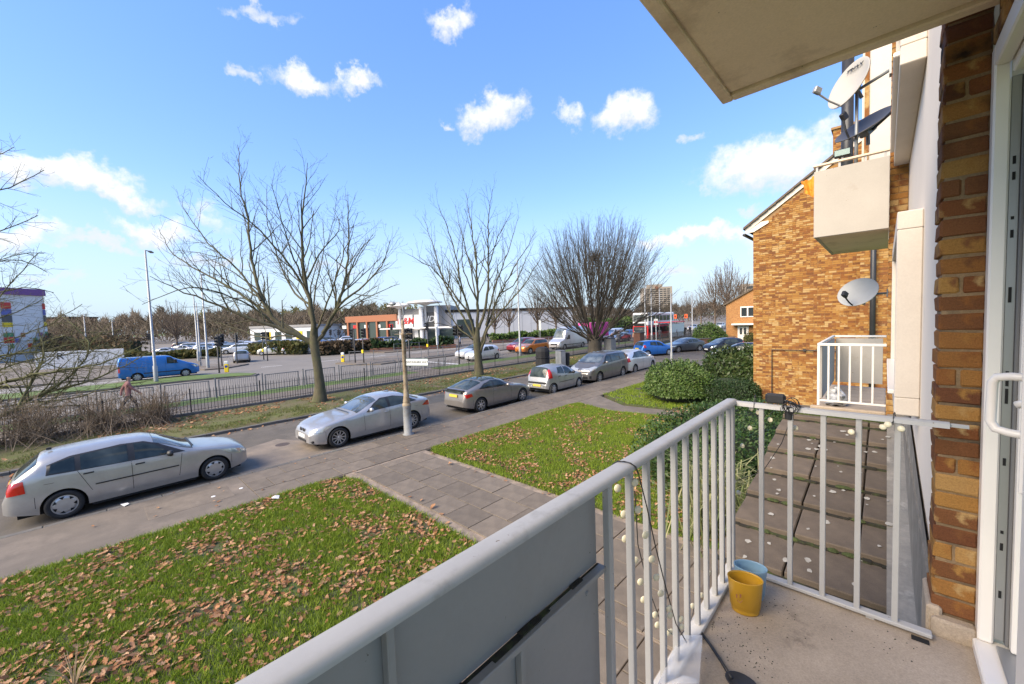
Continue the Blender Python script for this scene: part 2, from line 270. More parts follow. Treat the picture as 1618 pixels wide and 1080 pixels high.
# ------------------------------------------------------------------ mesh helpers
class MB:
    def __init__(s): s.v = []; s.f = []; s.m = []; s.n = 0
    def add(s, v, f, mi=0):
        v = np.asarray(v, float); s.v.append(v); s.f.extend([tuple(i+s.n for i in q) for q in f]); s.m.extend([mi]*len(f)); s.n += len(v); return s
    def box(s, x0, x1, y0, y1, z0, z1, c=0, mi=0):
        if c <= 0:
            v = [(x, y, z) for x in (x0, x1) for y in (y0, y1) for z in (z0, z1)]
            return s.add(v, [(0, 1, 3, 2), (4, 6, 7, 5), (0, 4, 5, 1), (2, 3, 7, 6), (0, 2, 6, 4), (1, 5, 7, 3)], mi)
        v = []; idx = {}
        cx, cy, cz = (x0+x1)/2, (y0+y1)/2, (z0+z1)/2; hx, hy, hz = (x1-x0)/2, (y1-y0)/2, (z1-z0)/2; c = min(c, hx*.9, hy*.9, hz*.9)
        for sx in (-1, 1):
            for sy in (-1, 1):
                for sz in (-1, 1):
                    for a in range(3):
                        k = [hx, hy, hz]; k = [k[i]-(0 if i == a else c) for i in range(3)]
                        idx[(sx, sy, sz, a)] = len(v); v.append((cx+sx*k[0], cy+sy*k[1], cz+sz*k[2]))
        f = []; ax = [(-1, -1), (1, -1), (1, 1), (-1, 1)]
        def key(a, sa, b_, sb, cc_, sc, which):
            k = [0, 0, 0]; k[a] = sa; k[b_] = sb; k[cc_] = sc; return idx[(k[0], k[1], k[2], which)]
        for a in range(3):
            b_, c_ = (a+1) % 3, (a+2) % 3
            for sa in (-1, 1):
                q = [key(a, sa, b_, p, c_, r, a) for p, r in ax]; f.append(tuple(q if sa > 0 else q[::-1]))
            for sb in (-1, 1):
                for sc in (-1, 1):
                    q = [key(a, -1, b_, sb, c_, sc, b_), key(a, 1, b_, sb, c_, sc, b_), key(a, 1, b_, sb, c_, sc, c_), key(a, -1, b_, sb, c_, sc, c_)]
                    f.append(tuple(q if sb*sc < 0 else q[::-1]))
        for sx in (-1, 1):
            for sy in (-1, 1):
                for sz in (-1, 1):
                    q = [idx[(sx, sy, sz, a)] for a in range(3)]; f.append(tuple(q if sx*sy*sz > 0 else q[::-1]))
        return s.add(v, f, mi)
    def tube(s, pts, rad, n=8, cap=True, mi=0, ell=None, ref=None):
        pts = np.asarray(pts, float); k = len(pts); rad = np.broadcast_to(np.asarray(rad, float), (k,)) if np.ndim(rad) < 2 else rad
        d = np.gradient(pts, axis=0); d /= np.linalg.norm(d, axis=1)[:, None]+1e-12
        ref = np.array(ref, float) if ref is not None else np.array([0, 0, 1.]) if abs(d[0, 2]) < .9 else np.array([1., 0, 0])
        a = np.linspace(0, 2*math.pi, n, endpoint=False); V = []
        for i in range(k):
            x = np.cross(d[i], ref); nx = np.linalg.norm(x)
            if nx < 1e-6: x = np.cross(d[i], [0, 1, 0]); nx = np.linalg.norm(x)
            x /= nx; y = np.cross(x, d[i])
            V.append(pts[i]+rad[i]*(np.cos(a)[:, None]*x*(ell or 1)+np.sin(a)[:, None]*y))
        V = np.concatenate(V); f = [(i*n+j, i*n+(j+1) % n, (i+1)*n+(j+1) % n, (i+1)*n+j) for i in range(k-1) for j in range(n)]
        if cap: f += [tuple(range(n))[::-1], tuple(range((k-1)*n, k*n))]
        return s.add(V, f, mi)
    def lathe(s, prof, n=24, c=(0, 0, 0), axis='z', ex=1, mi=0):
        a = np.linspace(0, 2*math.pi, n, endpoint=False); V = []
        for r, h in prof:
            p = np.stack([r*np.cos(a)*ex, r*np.sin(a), np.full(n, h)], 1)
            if axis == 'y': p = p[:, [0, 2, 1]]
            if axis == 'x': p = p[:, [2, 0, 1]]
            V.append(p+np.asarray(c))
        k = len(prof); V = np.concatenate(V)
        f = [(i*n+j, i*n+(j+1) % n, (i+1)*n+(j+1) % n, (i+1)*n+j) for i in range(k-1) for j in range(n)]
        if axis == 'y': f = [q[::-1] for q in f]
        return s.add(V, f, mi)
    def poly(s, pts, z, mi=0):
        v = [(p[0], p[1], z) for p in pts]; return s.add(v, [tuple(range(len(v)))], mi)
    def quad(s, a, b, c, d, mi=0): return s.add([a, b, c, d], [(0, 1, 2, 3)], mi)
    def prism(s, pts, axis, a0, a1, mi=0):
        """polygon pts in the other two axes, extruded along axis"""
        def P(p, h): return {'x': (h, p[0], p[1]), 'y': (p[0], h, p[1]), 'z': (p[0], p[1], h)}[axis]
        n = len(pts); v = [P(p, a0) for p in pts]+[P(p, a1) for p in pts]
        f = [tuple(range(n))[::-1], tuple(range(n, 2*n))]+[(i, (i+1) % n, n+(i+1) % n, n+i) for i in range(n)]
        return s.add(v, f, mi)
    def mesh(s, name, mats, smooth=False):
        me = bpy.data.meshes.new(name); V = np.concatenate(s.v) if s.v else np.zeros((0, 3))
        me.from_pydata(V.tolist(), [], s.f)
        for q in (mats if isinstance(mats, (list, tuple)) else [mats]): me.materials.append(MATS[q])
        if isinstance(mats, (list, tuple)) and len(mats) > 1: me.polygons.foreach_set('material_index', s.m)
        if smooth: me.polygons.foreach_set('use_smooth', [True]*len(me.polygons))
        me.update(); return me
    def build(s, name, mats, parent=None, smooth=False, loc=None, fix=False):
        me = s.mesh(name, mats, smooth)
        if fix:
            import bmesh
            bm = bmesh.new(); bm.from_mesh(me); bmesh.ops.recalc_face_normals(bm, faces=bm.faces); bm.to_mesh(me); bm.free()
        return obj(name, me, parent, loc)
def obj(name, data, parent=None, loc=None, rot=None, scale=None):
    o = bpy.data.objects.new(name, data); COL.objects.link(o)
    if parent: o.parent = parent
    if loc is not None: o.location = tuple(loc)
    if rot is not None: o.rotation_euler = tuple(rot)
    if scale is not None: o.scale = scale if hasattr(scale, '__len__') else (scale,)*3
    return o
def tag(o, label=None, cat=None, group=None, kind=None):
    for k, v in (('label', label), ('category', cat), ('group', group), ('kind', kind)):
        if v: o[k] = v
    return o
def thing(name, label, cat, loc=(0, 0, 0), rz=0, group=None):
    o = obj(name, None, None, loc, (0, 0, rz)); o.empty_display_size = .2; return tag(o, label, cat, group)
def dup(root, loc=None, rz=None, label=None, color=None, scale=None):
    def cp(o, par):
        c = o.copy(); COL.objects.link(c); c.parent = par
        for ch in o.children: cp(ch, c)
        return c
    r_ = cp(root, None)
    if loc is not None: r_.location = tuple(loc)
    if rz is not None: r_.rotation_euler = (0, 0, rz)
    if label: r_['label'] = label
    if scale is not None: r_.scale = scale if hasattr(scale, '__len__') else (scale,)*3
    if color is not None: paint(r_, color)
    return r_
def paint(o, c):
    o.color = (*c, 1)
    for ch in o.children: paint(ch, c)
def fastmesh(name, V, Fc, mat, smooth=False):
    """V (n,3), Fc (k,3 or 4) numpy index array"""
    me = bpy.data.meshes.new(name); k, w = Fc.shape
    me.vertices.add(len(V)); me.vertices.foreach_set('co', np.ascontiguousarray(V, dtype=np.float32).ravel())
    me.loops.add(k*w); me.loops.foreach_set('vertex_index', np.ascontiguousarray(Fc, dtype=np.int32).ravel())
    me.polygons.add(k); me.polygons.foreach_set('loop_start', np.arange(0, k*w, w, dtype=np.int32))
    me.update(calc_edges=True); me.materials.append(MATS[mat])
    if smooth: me.polygons.foreach_set('use_smooth', np.ones(k, bool))
    return me
def vnoise(x, y, s=1.0, seed=0):
    """cheap value noise, 0..1"""
    g = np.random.default_rng(seed).random((64, 64)); x = np.asarray(x)*s; y = np.asarray(y)*s
    i = np.floor(x).astype(int); j = np.floor(y).astype(int); u = x-i; v = y-j; u = u*u*(3-2*u); v = v*v*(3-2*v)
    a = g[i % 64, j % 64]; b_ = g[(i+1) % 64, j % 64]; c = g[i % 64, (j+1) % 64]; d = g[(i+1) % 64, (j+1) % 64]
    return (a*(1-u)+b_*u)*(1-v)+(c*(1-u)+d*u)*v
def inpoly(P, poly):
    x, y = P[:, 0], P[:, 1]; ins = np.zeros(len(P), bool); n = len(poly)
    for i in range(n):
        x0, y0 = poly[i]; x1, y1 = poly[(i+1) % n]
        c = ((y0 > y) != (y1 > y)); xi = (x1-x0)*(y-y0)/((y1-y0) if y1 != y0 else 1e-9)+x0; ins ^= c & (x < xi)
    return ins
# ================================================================== the ground
ST = 'structure'
tag(MB().poly([(-2500, -2500), (2500, -2500), (2500, 2500), (-2500, 2500)], -.06).build('ground', 'far_turf'), kind=ST)
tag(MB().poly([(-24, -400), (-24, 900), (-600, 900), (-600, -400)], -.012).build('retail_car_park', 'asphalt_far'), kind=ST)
road = tag(MB().poly([(-18.4, -40), (-12.5, -40), (-12.5, 28), (-9.5, 31), (14, 32), (14, 48), (-13.5, 46.5), (-16.5, 46), (-18.4, 43)], 0).build('street', 'asphalt'), kind=ST)
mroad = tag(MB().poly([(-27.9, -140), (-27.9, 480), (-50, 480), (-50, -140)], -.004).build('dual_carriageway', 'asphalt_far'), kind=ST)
foot = tag(MB().box(-12.33, -10.2, -40, 29.5, -.05, .085).build('footway', 'mortar_bed'), kind=ST)
# tarmac stretch of the footway and concrete cover plate let into it
tag(MB().box(-12.34, -10.19, -40, 2.45, -.05, .1).build('tarmac_surface', 'tarmac_path', foot))
MB().box(-11.95, -11.0, .62, 2.12, .09, .104, .003).build('cover_plate', 'paving', foot)
def slabs(par, x0, x1, y0, y1, lx, ly, z, mat, g=.012, along='x', jit=.004, n0=0, skip=None):
    """staggered flags; each one an object sharing a few meshes"""
    ms = {}
    nx = int(round((x1-x0)/lx)); ny = int(round((y1-y0)/ly)); lx = (x1-x0)/nx; ly = (y1-y0)/ny
    for j in range(ny if along == 'x' else nx):
        off = .5*(j % 2)
        for i in range(-1, (nx if along == 'x' else ny)):
            if along == 'x': a0, a1, b0, b1 = x0+(i+off)*lx, x0+(i+1+off)*lx, y0+j*ly, y0+(j+1)*ly; a0, a1 = max(a0, x0), min(a1, x1)
            else: b0, b1, a0, a1 = y0+(i+off)*ly, y0+(i+1+off)*ly, x0+j*lx, x0+(j+1)*lx; b0, b1 = max(b0, y0), min(b1, y1)
            if a1-a0 < .08 or b1-b0 < .08: continue
            w, h = round(a1-a0-g, 3), round(b1-b0-g, 3)
            if (w, h) not in ms: ms[(w, h)] = MB().box(-w/2, w/2, -h/2, h/2, -.05, 0, .006).mesh('paving_slab', mat)
            if skip and skip((a0+a1)/2, (b0+b1)/2): continue
            obj('paving_slab', ms[(w, h)], par, ((a0+a1)/2, (b0+b1)/2, z+random.uniform(-jit, jit)), (random.uniform(-.004, .004), random.uniform(-.004, .004), random.uniform(-.006, .006)))
slabs(foot, -12.33, -10.22, 2.46, 29.4, .7, .92, .104, 'paving', along='y')
epath = tag(MB().box(-10.2, -.8, 4.36, 6.82, -.05, .085).build('entrance_path', 'mortar_bed'), kind=ST)
slabs(epath, -10.1, -3.4, 4.62, 6.62, .74, .66, .106, 'paving', along='x')
apron = tag(MB().box(-3.38, .1, -6, 4.35, -.05, .08).build('house_apron', 'mortar_bed'), kind=ST)
slabs(apron, -3.36, -.75, .2, 4.34, .65, .62, .104, 'paving', along='y')
slabs(epath, -3.38, -.85, 4.38, 6.6, .65, .62, .104, 'paving', along='y')
fpath = tag(MB().prism([(-10.2, 15.0), (-8.2, 14.4), (-6, 14.8), (-3.8, 15.6), (-3.8, 16.5), (-6.3, 15.8), (-8.2, 15.6), (-10.2, 17)], 'z', -.05, .1).build('garden_path', 'tarmac_path', fix=True), kind=ST)
# kerb stones
kb = MB().box(-.08, .08, -.452, .452, -.2, 0, .012).mesh('kerb_stone', 'kerb')
for i in range(44): obj('kerb_stone', kb, foot, (-12.415, -10+i*.915+.45, .104+random.uniform(-.006, .006)), (0, random.uniform(-.02, .02), random.uniform(-.006, .006)))
verge = tag(MB().prism([(-18.55, -.05), (-18.55, .1), (-20.5, .17), (-22.6, .2), (-22.6, -.05)], 'y', -40, 44).build('verge', 'turf', fix=True), kind=ST)
for i in range(58): obj('kerb_stone', kb, verge, (-18.47, -10+i*.915+.45, .104+random.uniform(-.01, .01)), (0, random.uniform(-.02, .02), random.uniform(-.008, .008)))
# path beyond the railings, grass strip, kerb of the main road
tag(MB().box(-26.0, -22.6, -40, 200, -.05, .18).build('far_footway', 'tarmac_path'), kind=ST)
strip = tag(MB().box(-27.7, -26.0, -40, 17.2, -.05, .185).box(-27.7, -26.0, 19.5, 54, -.05, .185).build('roadside_grass_strip', 'far_turf'), kind=ST)
tag(MB().box(-27.7, -26.0, 17.2, 19.5, -.05, .15).build('crossing_pavement', 'tarmac_path'), kind=ST)
tag(MB().box(-27.9, -27.7, -40, 200, -.05, .12).build('main_road_kerb', 'kerb'), kind=ST)
def island(name, pts, h, mat):
    o = tag(MB().prism(pts, 'z', -.05, h).build(name, mat, fix=True), kind=ST); return o
isl = [(-40, -40), (-40, 5), (-39.4, 8.2), (-38.6, 9.4), (-39.6, 10), (-42, 9.2), (-44, 6), (-44, -40)]
island('grass_island', isl, .1, 'kerb'); island('grass_island_turf', [(x+(.18 if x < -41.9 else -.18), y-.2) for x, y in isl], .13, 'far_turf')
island('central_pavement', [(-36.5, 22), (-36.2, 19.6), (-38, 18.2), (-42, 17.6), (-43.5, 19), (-43.5, 150), (-37.0, 150)], .12, 'tarmac_path')
island('junction_island', [(-52, 12.2), (-56, 9.4), (-53, 6.9), (-49.5, 7.8), (-49.2, 9.6)], .12, 'tarmac_path')
island('retail_pavement', [(-50, -40), (-50, 6), (-53, 6.6), (-56, 8.5), (-80, 12), (-80, -40)], .1, 'tarmac_path')
island('retail_forecourt', [(-50, 32), (-50, 150), (-60, 150), (-75, 60), (-88, 46), (-80, 36), (-62, 28), (-54, 26.5), (-50.6, 28)], .1, 'tarmac_path')
# painted markings
mk = MB()
for (x0, x1, y0, y1) in [(-32.2, -32.05, 26+i*6, 29+i*6) for i in range(14)]+[(-36, -28.2, 23.4, 23.75), (-46.9, -46.75, -20, 5)]+[(-46.9, -46.75, 12+i*6, 14+i*6) for i in range(10)]: mk.poly([(x0, y0), (x1, y0), (x1, y1), (x0, y1)], 0.001)
mk.build('road_marking', 'white_paint', mroad)
MB().lathe([(0, .006), (.22, .006), (.22, 0)], 20, (-14.9, 4.3, 0)).build('manhole_cover', 'rust_iron', road)
for nm, pts, mt in (('road_patch', [(-12.6, 2.7), (-13.3, 2.5), (-14.3, 3.0), (-15.4, 3.3), (-15.8, 4.4), (-14.6, 5.0), (-13.3, 4.9), (-12.6, 5.3)], 'worn_patch'), ('road_patch', [(-16.2, 9.2), (-17.8, 9.4), (-17.7, 13.1), (-16.1, 12.8)], 'dark_patch'), ('road_patch', [(-13.0, 15.4), (-15.2, 15.5), (-15.1, 16.4), (-13.0, 16.3)], 'dark_patch'), ('road_patch', [(-15.8, -3.0), (-17.6, -3.1), (-17.5, .4), (-15.9, .3)], 'dark_patch')): MB().poly(pts, .004).build(nm, mt, road)
gy = MB().box(-18.36, -18.02, 6.2, 6.6, 0, .006).build('gully_grate', 'rust_iron', road)
# ------------------------------------------------------------------ lawns
LAWN1 = [(-10.15, -9), (-10.15, 3.7), (-9.95, 4.15), (-9.6, 4.33), (-6, 4.34), (-3.4, 4.28), (-3.4, -9)]
LAWN2 = [(-10.12, 7.1), (-9.8, 6.86), (-8, 6.86), (-5, 6.84), (-1.2, 6.84), (-1.2, 11), (-3.3, 16), (-6, 14.7), (-8.2, 14.3), (-10.0, 14.9), (-10.15, 14.4)]
LAWN3 = [(-10.1, 17.3), (-8.2, 15.9), (-6.3, 16.0), (-4.1, 16.6), (-4.1, 27), (-10.1, 27)]
lawns = []
for nm, P in (('front_lawn', LAWN1), ('side_lawn', LAWN2), ('far_lawn', LAWN3)):
    lawns.append(tag(MB().prism(P, 'z', -.05, .115).build(nm, 'soil', fix=True), kind=ST))
def scatter(poly, n, seed):
    g = np.random.default_rng(seed); P = np.array(poly); lo, hi = P.min(0), P.max(0); out_ = []
    while sum(len(a) for a in out_) < n:
        q = lo+(hi-lo)*g.random((n, 2)); out_.append(q[inpoly(q, poly)])
    return np.concatenate(out_)[:n]
def grass(name, poly, ntuft, per, h, w, z, mat, seed, thr=.42, parent=None, spread=.05, s=1.5):
    g = np.random.default_rng(seed); T = scatter(poly, ntuft, seed)
    d = vnoise(T[:, 0]+50, T[:, 1]+50, s, 3)*.6+vnoise(T[:, 0]+50, T[:, 1]+50, s*2.7, 4)*.4
    keep = d > thr-.16*g.random(len(T)); T, d = T[keep], d[keep]
    n = len(T)*per; B = np.repeat(T, per, 0)+g.normal(0, spread, (n, 2)); hh = np.repeat(.6+.9*d, per)*h*g.uniform(.5, 1.25, n)
    a = g.uniform(0, 2*math.pi, n); la = np.repeat(g.uniform(0, 2*math.pi, len(T)), per)+g.normal(0, .9, n); ln = g.uniform(.2, .95, n)*hh
    wd = w*g.uniform(.6, 1.3, n)
    V = np.empty((n, 3, 3)); ex = np.cos(a)*wd; ey = np.sin(a)*wd
    V[:, 0] = np.stack([B[:, 0]-ex, B[:, 1]-ey, np.full(n, z)], 1); V[:, 1] = np.stack([B[:, 0]+ex, B[:, 1]+ey, np.full(n, z)], 1)
    V[:, 2] = np.stack([B[:, 0]+np.cos(la)*ln, B[:, 1]+np.sin(la)*ln, z+hh], 1)
    o = obj(name, fastmesh(name, V.reshape(-1, 3), np.arange(3*n).reshape(-1, 3), mat), parent)
    return tag(o, kind='stuff')
grass('grass', LAWN1, 46000, 8, .06, .006, .112, 'grass_blade', 1, .39, lawns[0])
grass('grass', LAWN2, 34000, 6, .055, .007, .112, 'grass_blade', 2, .3, lawns[1])
grass('grass', LAWN3, 9000, 5, .08, .012, .112, 'grass_blade', 3, .3, lawns[2])
VG = [(-22.5, -12), (-18.6, -12), (-18.6, 44), (-22.5, 44)]
grass('grass', VG, 26000, 4, .075, .011, .14, 'grass_dry', 4, .5, verge, .07)
edge = np.array(LAWN1)
for P, par, sd_ in ((LAWN1, lawns[0], 11), (LAWN2, lawns[1], 12)):      # longer grass flopping over the lawn edges
    g = np.random.default_rng(sd_); pts = []
    for i in range(len(P)):
        a, b_ = np.array(P[i]), np.array(P[(i+1) % len(P)]); k = int(np.linalg.norm(b_-a)*60)
        if a[0] > -3.5 and b_[0] > -3.5: continue
        pts.append(a+(b_-a)*g.random((k, 1))+g.normal(0, .03, (k, 2)))
    T = np.concatenate(pts); n = len(T)*5; B = np.repeat(T, 5, 0)+g.normal(0, .03, (n, 2)); hh = g.uniform(.04, .1, n); a = g.uniform(0, 6.28, n); la = g.uniform(0, 6.28, n)
    V = np.empty((n, 3, 3)); V[:, 0] = np.stack([B[:, 0]-np.cos(a)*.007, B[:, 1]-np.sin(a)*.007, np.full(n, .1)], 1); V[:, 1] = np.stack([B[:, 0]+np.cos(a)*.007, B[:, 1]+np.sin(a)*.007, np.full(n, .1)], 1); V[:, 2] = np.stack([B[:, 0]+np.cos(la)*hh*.7, B[:, 1]+np.sin(la)*hh*.7, .1+hh], 1)
    tag(obj('edge_grass', fastmesh('edge_grass', V.reshape(-1, 3), np.arange(3*n).reshape(-1, 3), 'grass_blade'), par), kind='stuff')
# ------------------------------------------------------------------ fallen oak leaves
OUT = np.array([(0, -.5), (.05, -.42), (.16, -.4), (.13, -.28), (.27, -.22), (.18, -.08), (.36, .06), (.2, .12), (.3, .3), (.14, .3), (.1, .46), (0, .52)])
OUT = np.concatenate([OUT, OUT[1:-1][::-1]*[-1, 1]])
def leaf_shape(g):
    P = OUT*(1+g.normal(0, .08, OUT.shape)); c = g.uniform(-.9, .9); k = g.uniform(-.7, .7)
    z = c*P[:, 0]**2+k*P[:, 1]**2+g.normal(0, .03, len(P)); z -= z.min()
    V = np.concatenate([[[0, 0, z.mean()*.5]], np.column_stack([P, z])]); n = len(P)
    return V, np.array([(0, 1+i, 1+(i+1) % n) for i in range(n)])
LG = np.random.default_rng(5); LS = [leaf_shape(LG) for _ in range(8)]
LM = []
for V, f in LS: LM.append(fastmesh('leaf', V, f, 'oak_leaf_single'))
def leaves(P, z, size, par, seed, singles=0, tilt=.35, mat='oak_leaf'):
    g = np.random.default_rng(seed); d = np.hypot(P[:, 0], P[:, 1]); P = P[np.argsort(d)]
    VV, FF, k = [], [], 0
    for i, p in enumerate(P):
        s = size*g.uniform(.65, 1.35); e = (g.normal(0, tilt), g.normal(0, tilt), g.uniform(0, 6.28)); j = g.integers(8)
        if i < singles:
            obj('leaf', LM[j], par, (p[0], p[1], z+g.uniform(.0, .035)), e, s); continue
        V, f = LS[j]; R_ = np.array(Matrix.Rotation(e[2], 3, 'Z') @ Matrix.Rotation(e[1], 3, 'Y') @ Matrix.Rotation(e[0], 3, 'X'))
        VV.append(V*s@R_.T+[p[0], p[1], z+g.uniform(0, .035)]); FF.append(f+k); k += len(V)
    if VV: tag(obj('fallen_leaves', fastmesh('fallen_leaves', np.concatenate(VV), np.concatenate(FF), mat), par), kind='stuff')
def patchy(P, thr, s=1.5, inv=True, seed=0):
    g = np.random.default_rng(seed); d = vnoise(P[:, 0]+50, P[:, 1]+50, s, 3)*.6+vnoise(P[:, 0]+50, P[:, 1]+50, s*2.7, 4)*.4
    return P[(d < thr+.3*(g.random(len(P))-.35)) if inv else d > thr]
P = patchy(scatter(LAWN1, 18000, 21), .44, seed=1); P = P[P[:, 1] > -5]
P = np.concatenate([P, scatter([(-10.1, -5), (-10.1, 4.2), (-3.4, 4.2), (-3.4, -5)], 2400, 28)]); leaves(P, .125, .078, lawns[0], 31, 300)
P = patchy(scatter(LAWN2, 15000, 22), .42, seed=2); w = np.random.default_rng(3).random(len(P)) < np.clip(1.15-(P[:, 1]-6.8)/9, .12, 1)
leaves(P[w], .125, .075, lawns[1], 32, 120)
P = scatter(VG, 14000, 23); g = np.random.default_rng(4); w = g.random(len(P)) < np.clip((-19.6-P[:, 0])/2.2, .05, 1)*np.clip(1.1-P[:, 1]/34, .12, 1); w &= vnoise(P[:, 0]+9, P[:, 1]+9, .7, 8) > .32
leaves(P[w], .17, .13, verge, 33, 0)
P = scatter([(-18.35, -10), (-17.9, -10), (-17.9, 25), (-18.35, 25)], 160, 24); leaves(P, .004, .13, road, 34, 0, .2)
P = scatter([(-10.2, 4.3), (-3.4, 4.3), (-3.4, 6.9), (-10.2, 6.9)], 60, 25); P = P[(np.abs(P[:, 1]-5.6) > .85)]; leaves(P, .11, .12, epath, 35, 0, .15)
P = scatter([(-6.2, 15.2), (-4.2, 15.6), (-3.9, 17), (-6, 17)], 160, 26); leaves(P, .13, .13, lawns[2], 36, 0)
P = scatter([(-12.4, -3), (-10.3, -3), (-10.3, 18), (-12.4, 18)], 70, 27); leaves(P, .108, .07, foot, 37, 0, .1)
# ================================================================== the house we stand in: balcony, pillar, porch roof
FL = 2.5
bld = thing('apartment_building', 'brick and white rendered apartment block with concrete balcony slab overhead', 'building', (0.3, 2.6, 0))
def ch_(mb, name, mat, par=bld, smooth=False, fix=False):
    o = mb.build(name, mat, None, smooth, fix=fix)
    o.parent = par; o.matrix_parent_inverse = Matrix.Translation(-Vector(par.location)) if par.parent is None else Matrix.Identity(4)
    return o
bpy.context.view_layer.update()
def sub(mb, name, mat, par, smooth=False, fix=False):
    """child whose mesh is already in world coordinates (par may itself be offset)"""
    o = mb.build(name, mat, None, smooth, fix=fix)
    o.parent = par; o.matrix_parent_inverse = wm(par).inverted(); return o
def wm(o): return (wm(o.parent) @ o.matrix_parent_inverse @ o.matrix_basis) if o.parent else o.matrix_basis.copy()
# our balcony floor
sub(MB().box(-.66, .37, -2.2, 2.47, FL-.2, FL, .008), 'balcony_floor', 'concrete', bld)
sub(MB().box(.165, .3, 2.47, 2.53, FL-.2, FL+.075, .01).box(.15, .2, 2.5, 2.76, FL-.15, FL+.11, .01), 'mortar_upstand', 'concrete', bld)
# slab of the balcony above: soffit, drip groove, edge
s = MB(); s.box(-.6, 1.2, -3, 2.38, 5.1, 5.25).box(-.665, -.61, -3, 2.46, 5.085, 5.26, .006).box(-.61, 1.2, 2.4, 2.46, 5.085, 5.26, .006).box(-.61, -.6, -3, 2.4, 5.108, 5.2).box(-.6, 1.2, 2.38, 2.4, 5.108, 5.2)
sub(s, 'balcony_slab_above', 'concrete_slab', bld)
# pillar: one corner brick per course, both faces showing
sub(MB().box(.177, .3, 2.531, 2.7335, FL-.3, 6.4), 'pillar_core', 'brick_mortar', bld)
z = FL+.08; i = 0
while z < 6.3:
    h = .068+random.uniform(-.004, .005); two = i % 5 == 3
    segs = [(.168, .3)] if not two else [(.168, .228), (.237, .3)]
    for a, b_ in segs:
        w_ = b_-a; j = random.uniform(-.003, .003)
        me = MB().box(-w_/2, w_/2, -.107, .107, -h/2, h/2, .006).mesh('brick', 'brick'); n_ = len(me.vertices)
        for v in me.vertices: v.co += Vector((random.uniform(-.0025, .0025), random.uniform(-.0025, .0025), random.uniform(-.0025, .0025)))
        o = obj('brick', me, bld); o.location = Vector(((a+b_)/2+j, 2.632+random.uniform(-.003, .003), z+h/2))-bld.location
    z += h+.0095+random.uniform(0, .002); i += 1
DT = 4.86
# brick lintel over the door and the inner reveal
sub(MB().box(.312, .6, .5, 2.52, DT+.09, 6.4), 'lintel_core', 'brick_mortar', bld)
bk = MB().box(-.01, .012, -.105, .105, -.033, .033, .005).mesh('brick', 'brick')
for r_ in range(12):
    for c_ in range(4):
        o = obj('brick', bk, bld); o.location = Vector((.306, 2.4-.222*c_-.11*(r_ % 2), DT+.13+r_*.078))-bld.location
# door frame, keep strip and the open door leaf
door = thing('balcony_door', 'white plastic balcony door standing open with bow handle', 'door', (.37, 2.3, FL))
f = MB().box(.297, .341, 2.462, 2.528, FL+.046, DT+.085, .006).box(.297, .341, .3, 2.461, DT, DT+.085, .006).box(.342, .42, .3, 2.461, DT-.04, DT+.04, .004)
sub(f, 'frame', 'upvc', door)
sub(MB().box(.285, .46, .3, 2.5, FL+.0005, FL+.045, .006), 'threshold', 'upvc', door)
sub(MB().box(.345, .4, .3, 2.45, FL+.046, FL+.058, .003), 'threshold_track', 'strip_grey', door)
ks = sub(MB().box(.3415, .369, 2.47, 2.52, FL+.07, DT-.05, .002), 'keep_strip', 'strip_grey', door)
hl = MB()
for zz in (2.75, 2.95, 3.02, 3.3, 3.55, 3.62, 3.95, 4.2, 4.27, 4.42, 4.48): hl.box(.35, .358, 2.4675, 2.4705, zz, zz+random.choice([.012, .03, .06]))
sub(hl, 'keep_slot', 'near_black', ks)
sub(MB().box(.3695, .3795, 2.455, 2.52, FL+.06, DT-.05, .002), 'gasket', 'gasket', door)
sub(MB().box(.38, .46, 2.42, 2.52, FL+.06, DT-.05, .004), 'inner_frame', 'upvc', door)
# leaf: swung right round, only its edge and handle come into view
sub(MB().box(.268, .335, .84, 1.66, FL+.06, 4.5, .012), 'leaf', 'upvc', door)
hb = [(.3, 1.665, 3.86), (.245, 1.7, 3.86), (.222, 1.712, 3.855), (.215, 1.716, 3.84), (.213, 1.718, 3.73), (.222, 1.712, 3.71), (.245, 1.7, 3.705), (.3, 1.665, 3.705)]
hb = [(x+.006, y, z_-.11) for x, y, z_ in hb]; hd = sub(MB().tube(hb, .011, 12, ref=(.54, .84, 0)), 'handle', 'upvc', door, True)
sub(MB().box(.264, .3, 1.655, 1.672, 3.44, 3.81, .006), 'handle_plate', 'upvc', hd)
sub(MB().tube([(.285, 1.675, 3.69), (.26, 1.69, 3.675)], .01, 8), 'thumb_turn', 'upvc', hd, True)
# ------------------------------------------------------------------ railing
rail = thing('balcony_railing', 'light grey metal balcony railing with solid panels beside us', 'railing', (-.62, 1.2, FL))
RZ = FL+.97
hr = MB()
prof = [(-.032, -.008), (-.032, -.002), (-.029, .006), (-.022, .011), (-.012, .0128), (.012, .0128), (.022, .011), (.029, .006), (.032, -.002), (.032, -.008)]
def bar(mb, p0, p1, prof_, side):
    p0, p1 = np.array(p0, float), np.array(p1, float); side = np.array(side, float); V = []
    for p in (p0, p1):
        for a, b_ in prof_: V.append(p+side*a+np.array([0, 0, 1.])*b_)
    n = len(prof_); mb.add(V, [(i, (i+1) % n, n+(i+1) % n, n+i) for i in range(n)]+[tuple(range(n))[::-1], tuple(range(n, 2*n))])
bar(hr, (-.62, -2, RZ-.013), (-.62, 2.435, RZ-.013), prof, (1, 0, 0))
sub(hr, 'handrail', 'rail_grey', rail, True, fix=True).modifiers.new('es', 'EDGE_SPLIT').split_angle = math.radians(40)
hr = MB(); pr2 = [(-.021, -.014), (-.017, .003), (-.008, .01), (.008, .01), (.017, .003), (.021, -.014)]
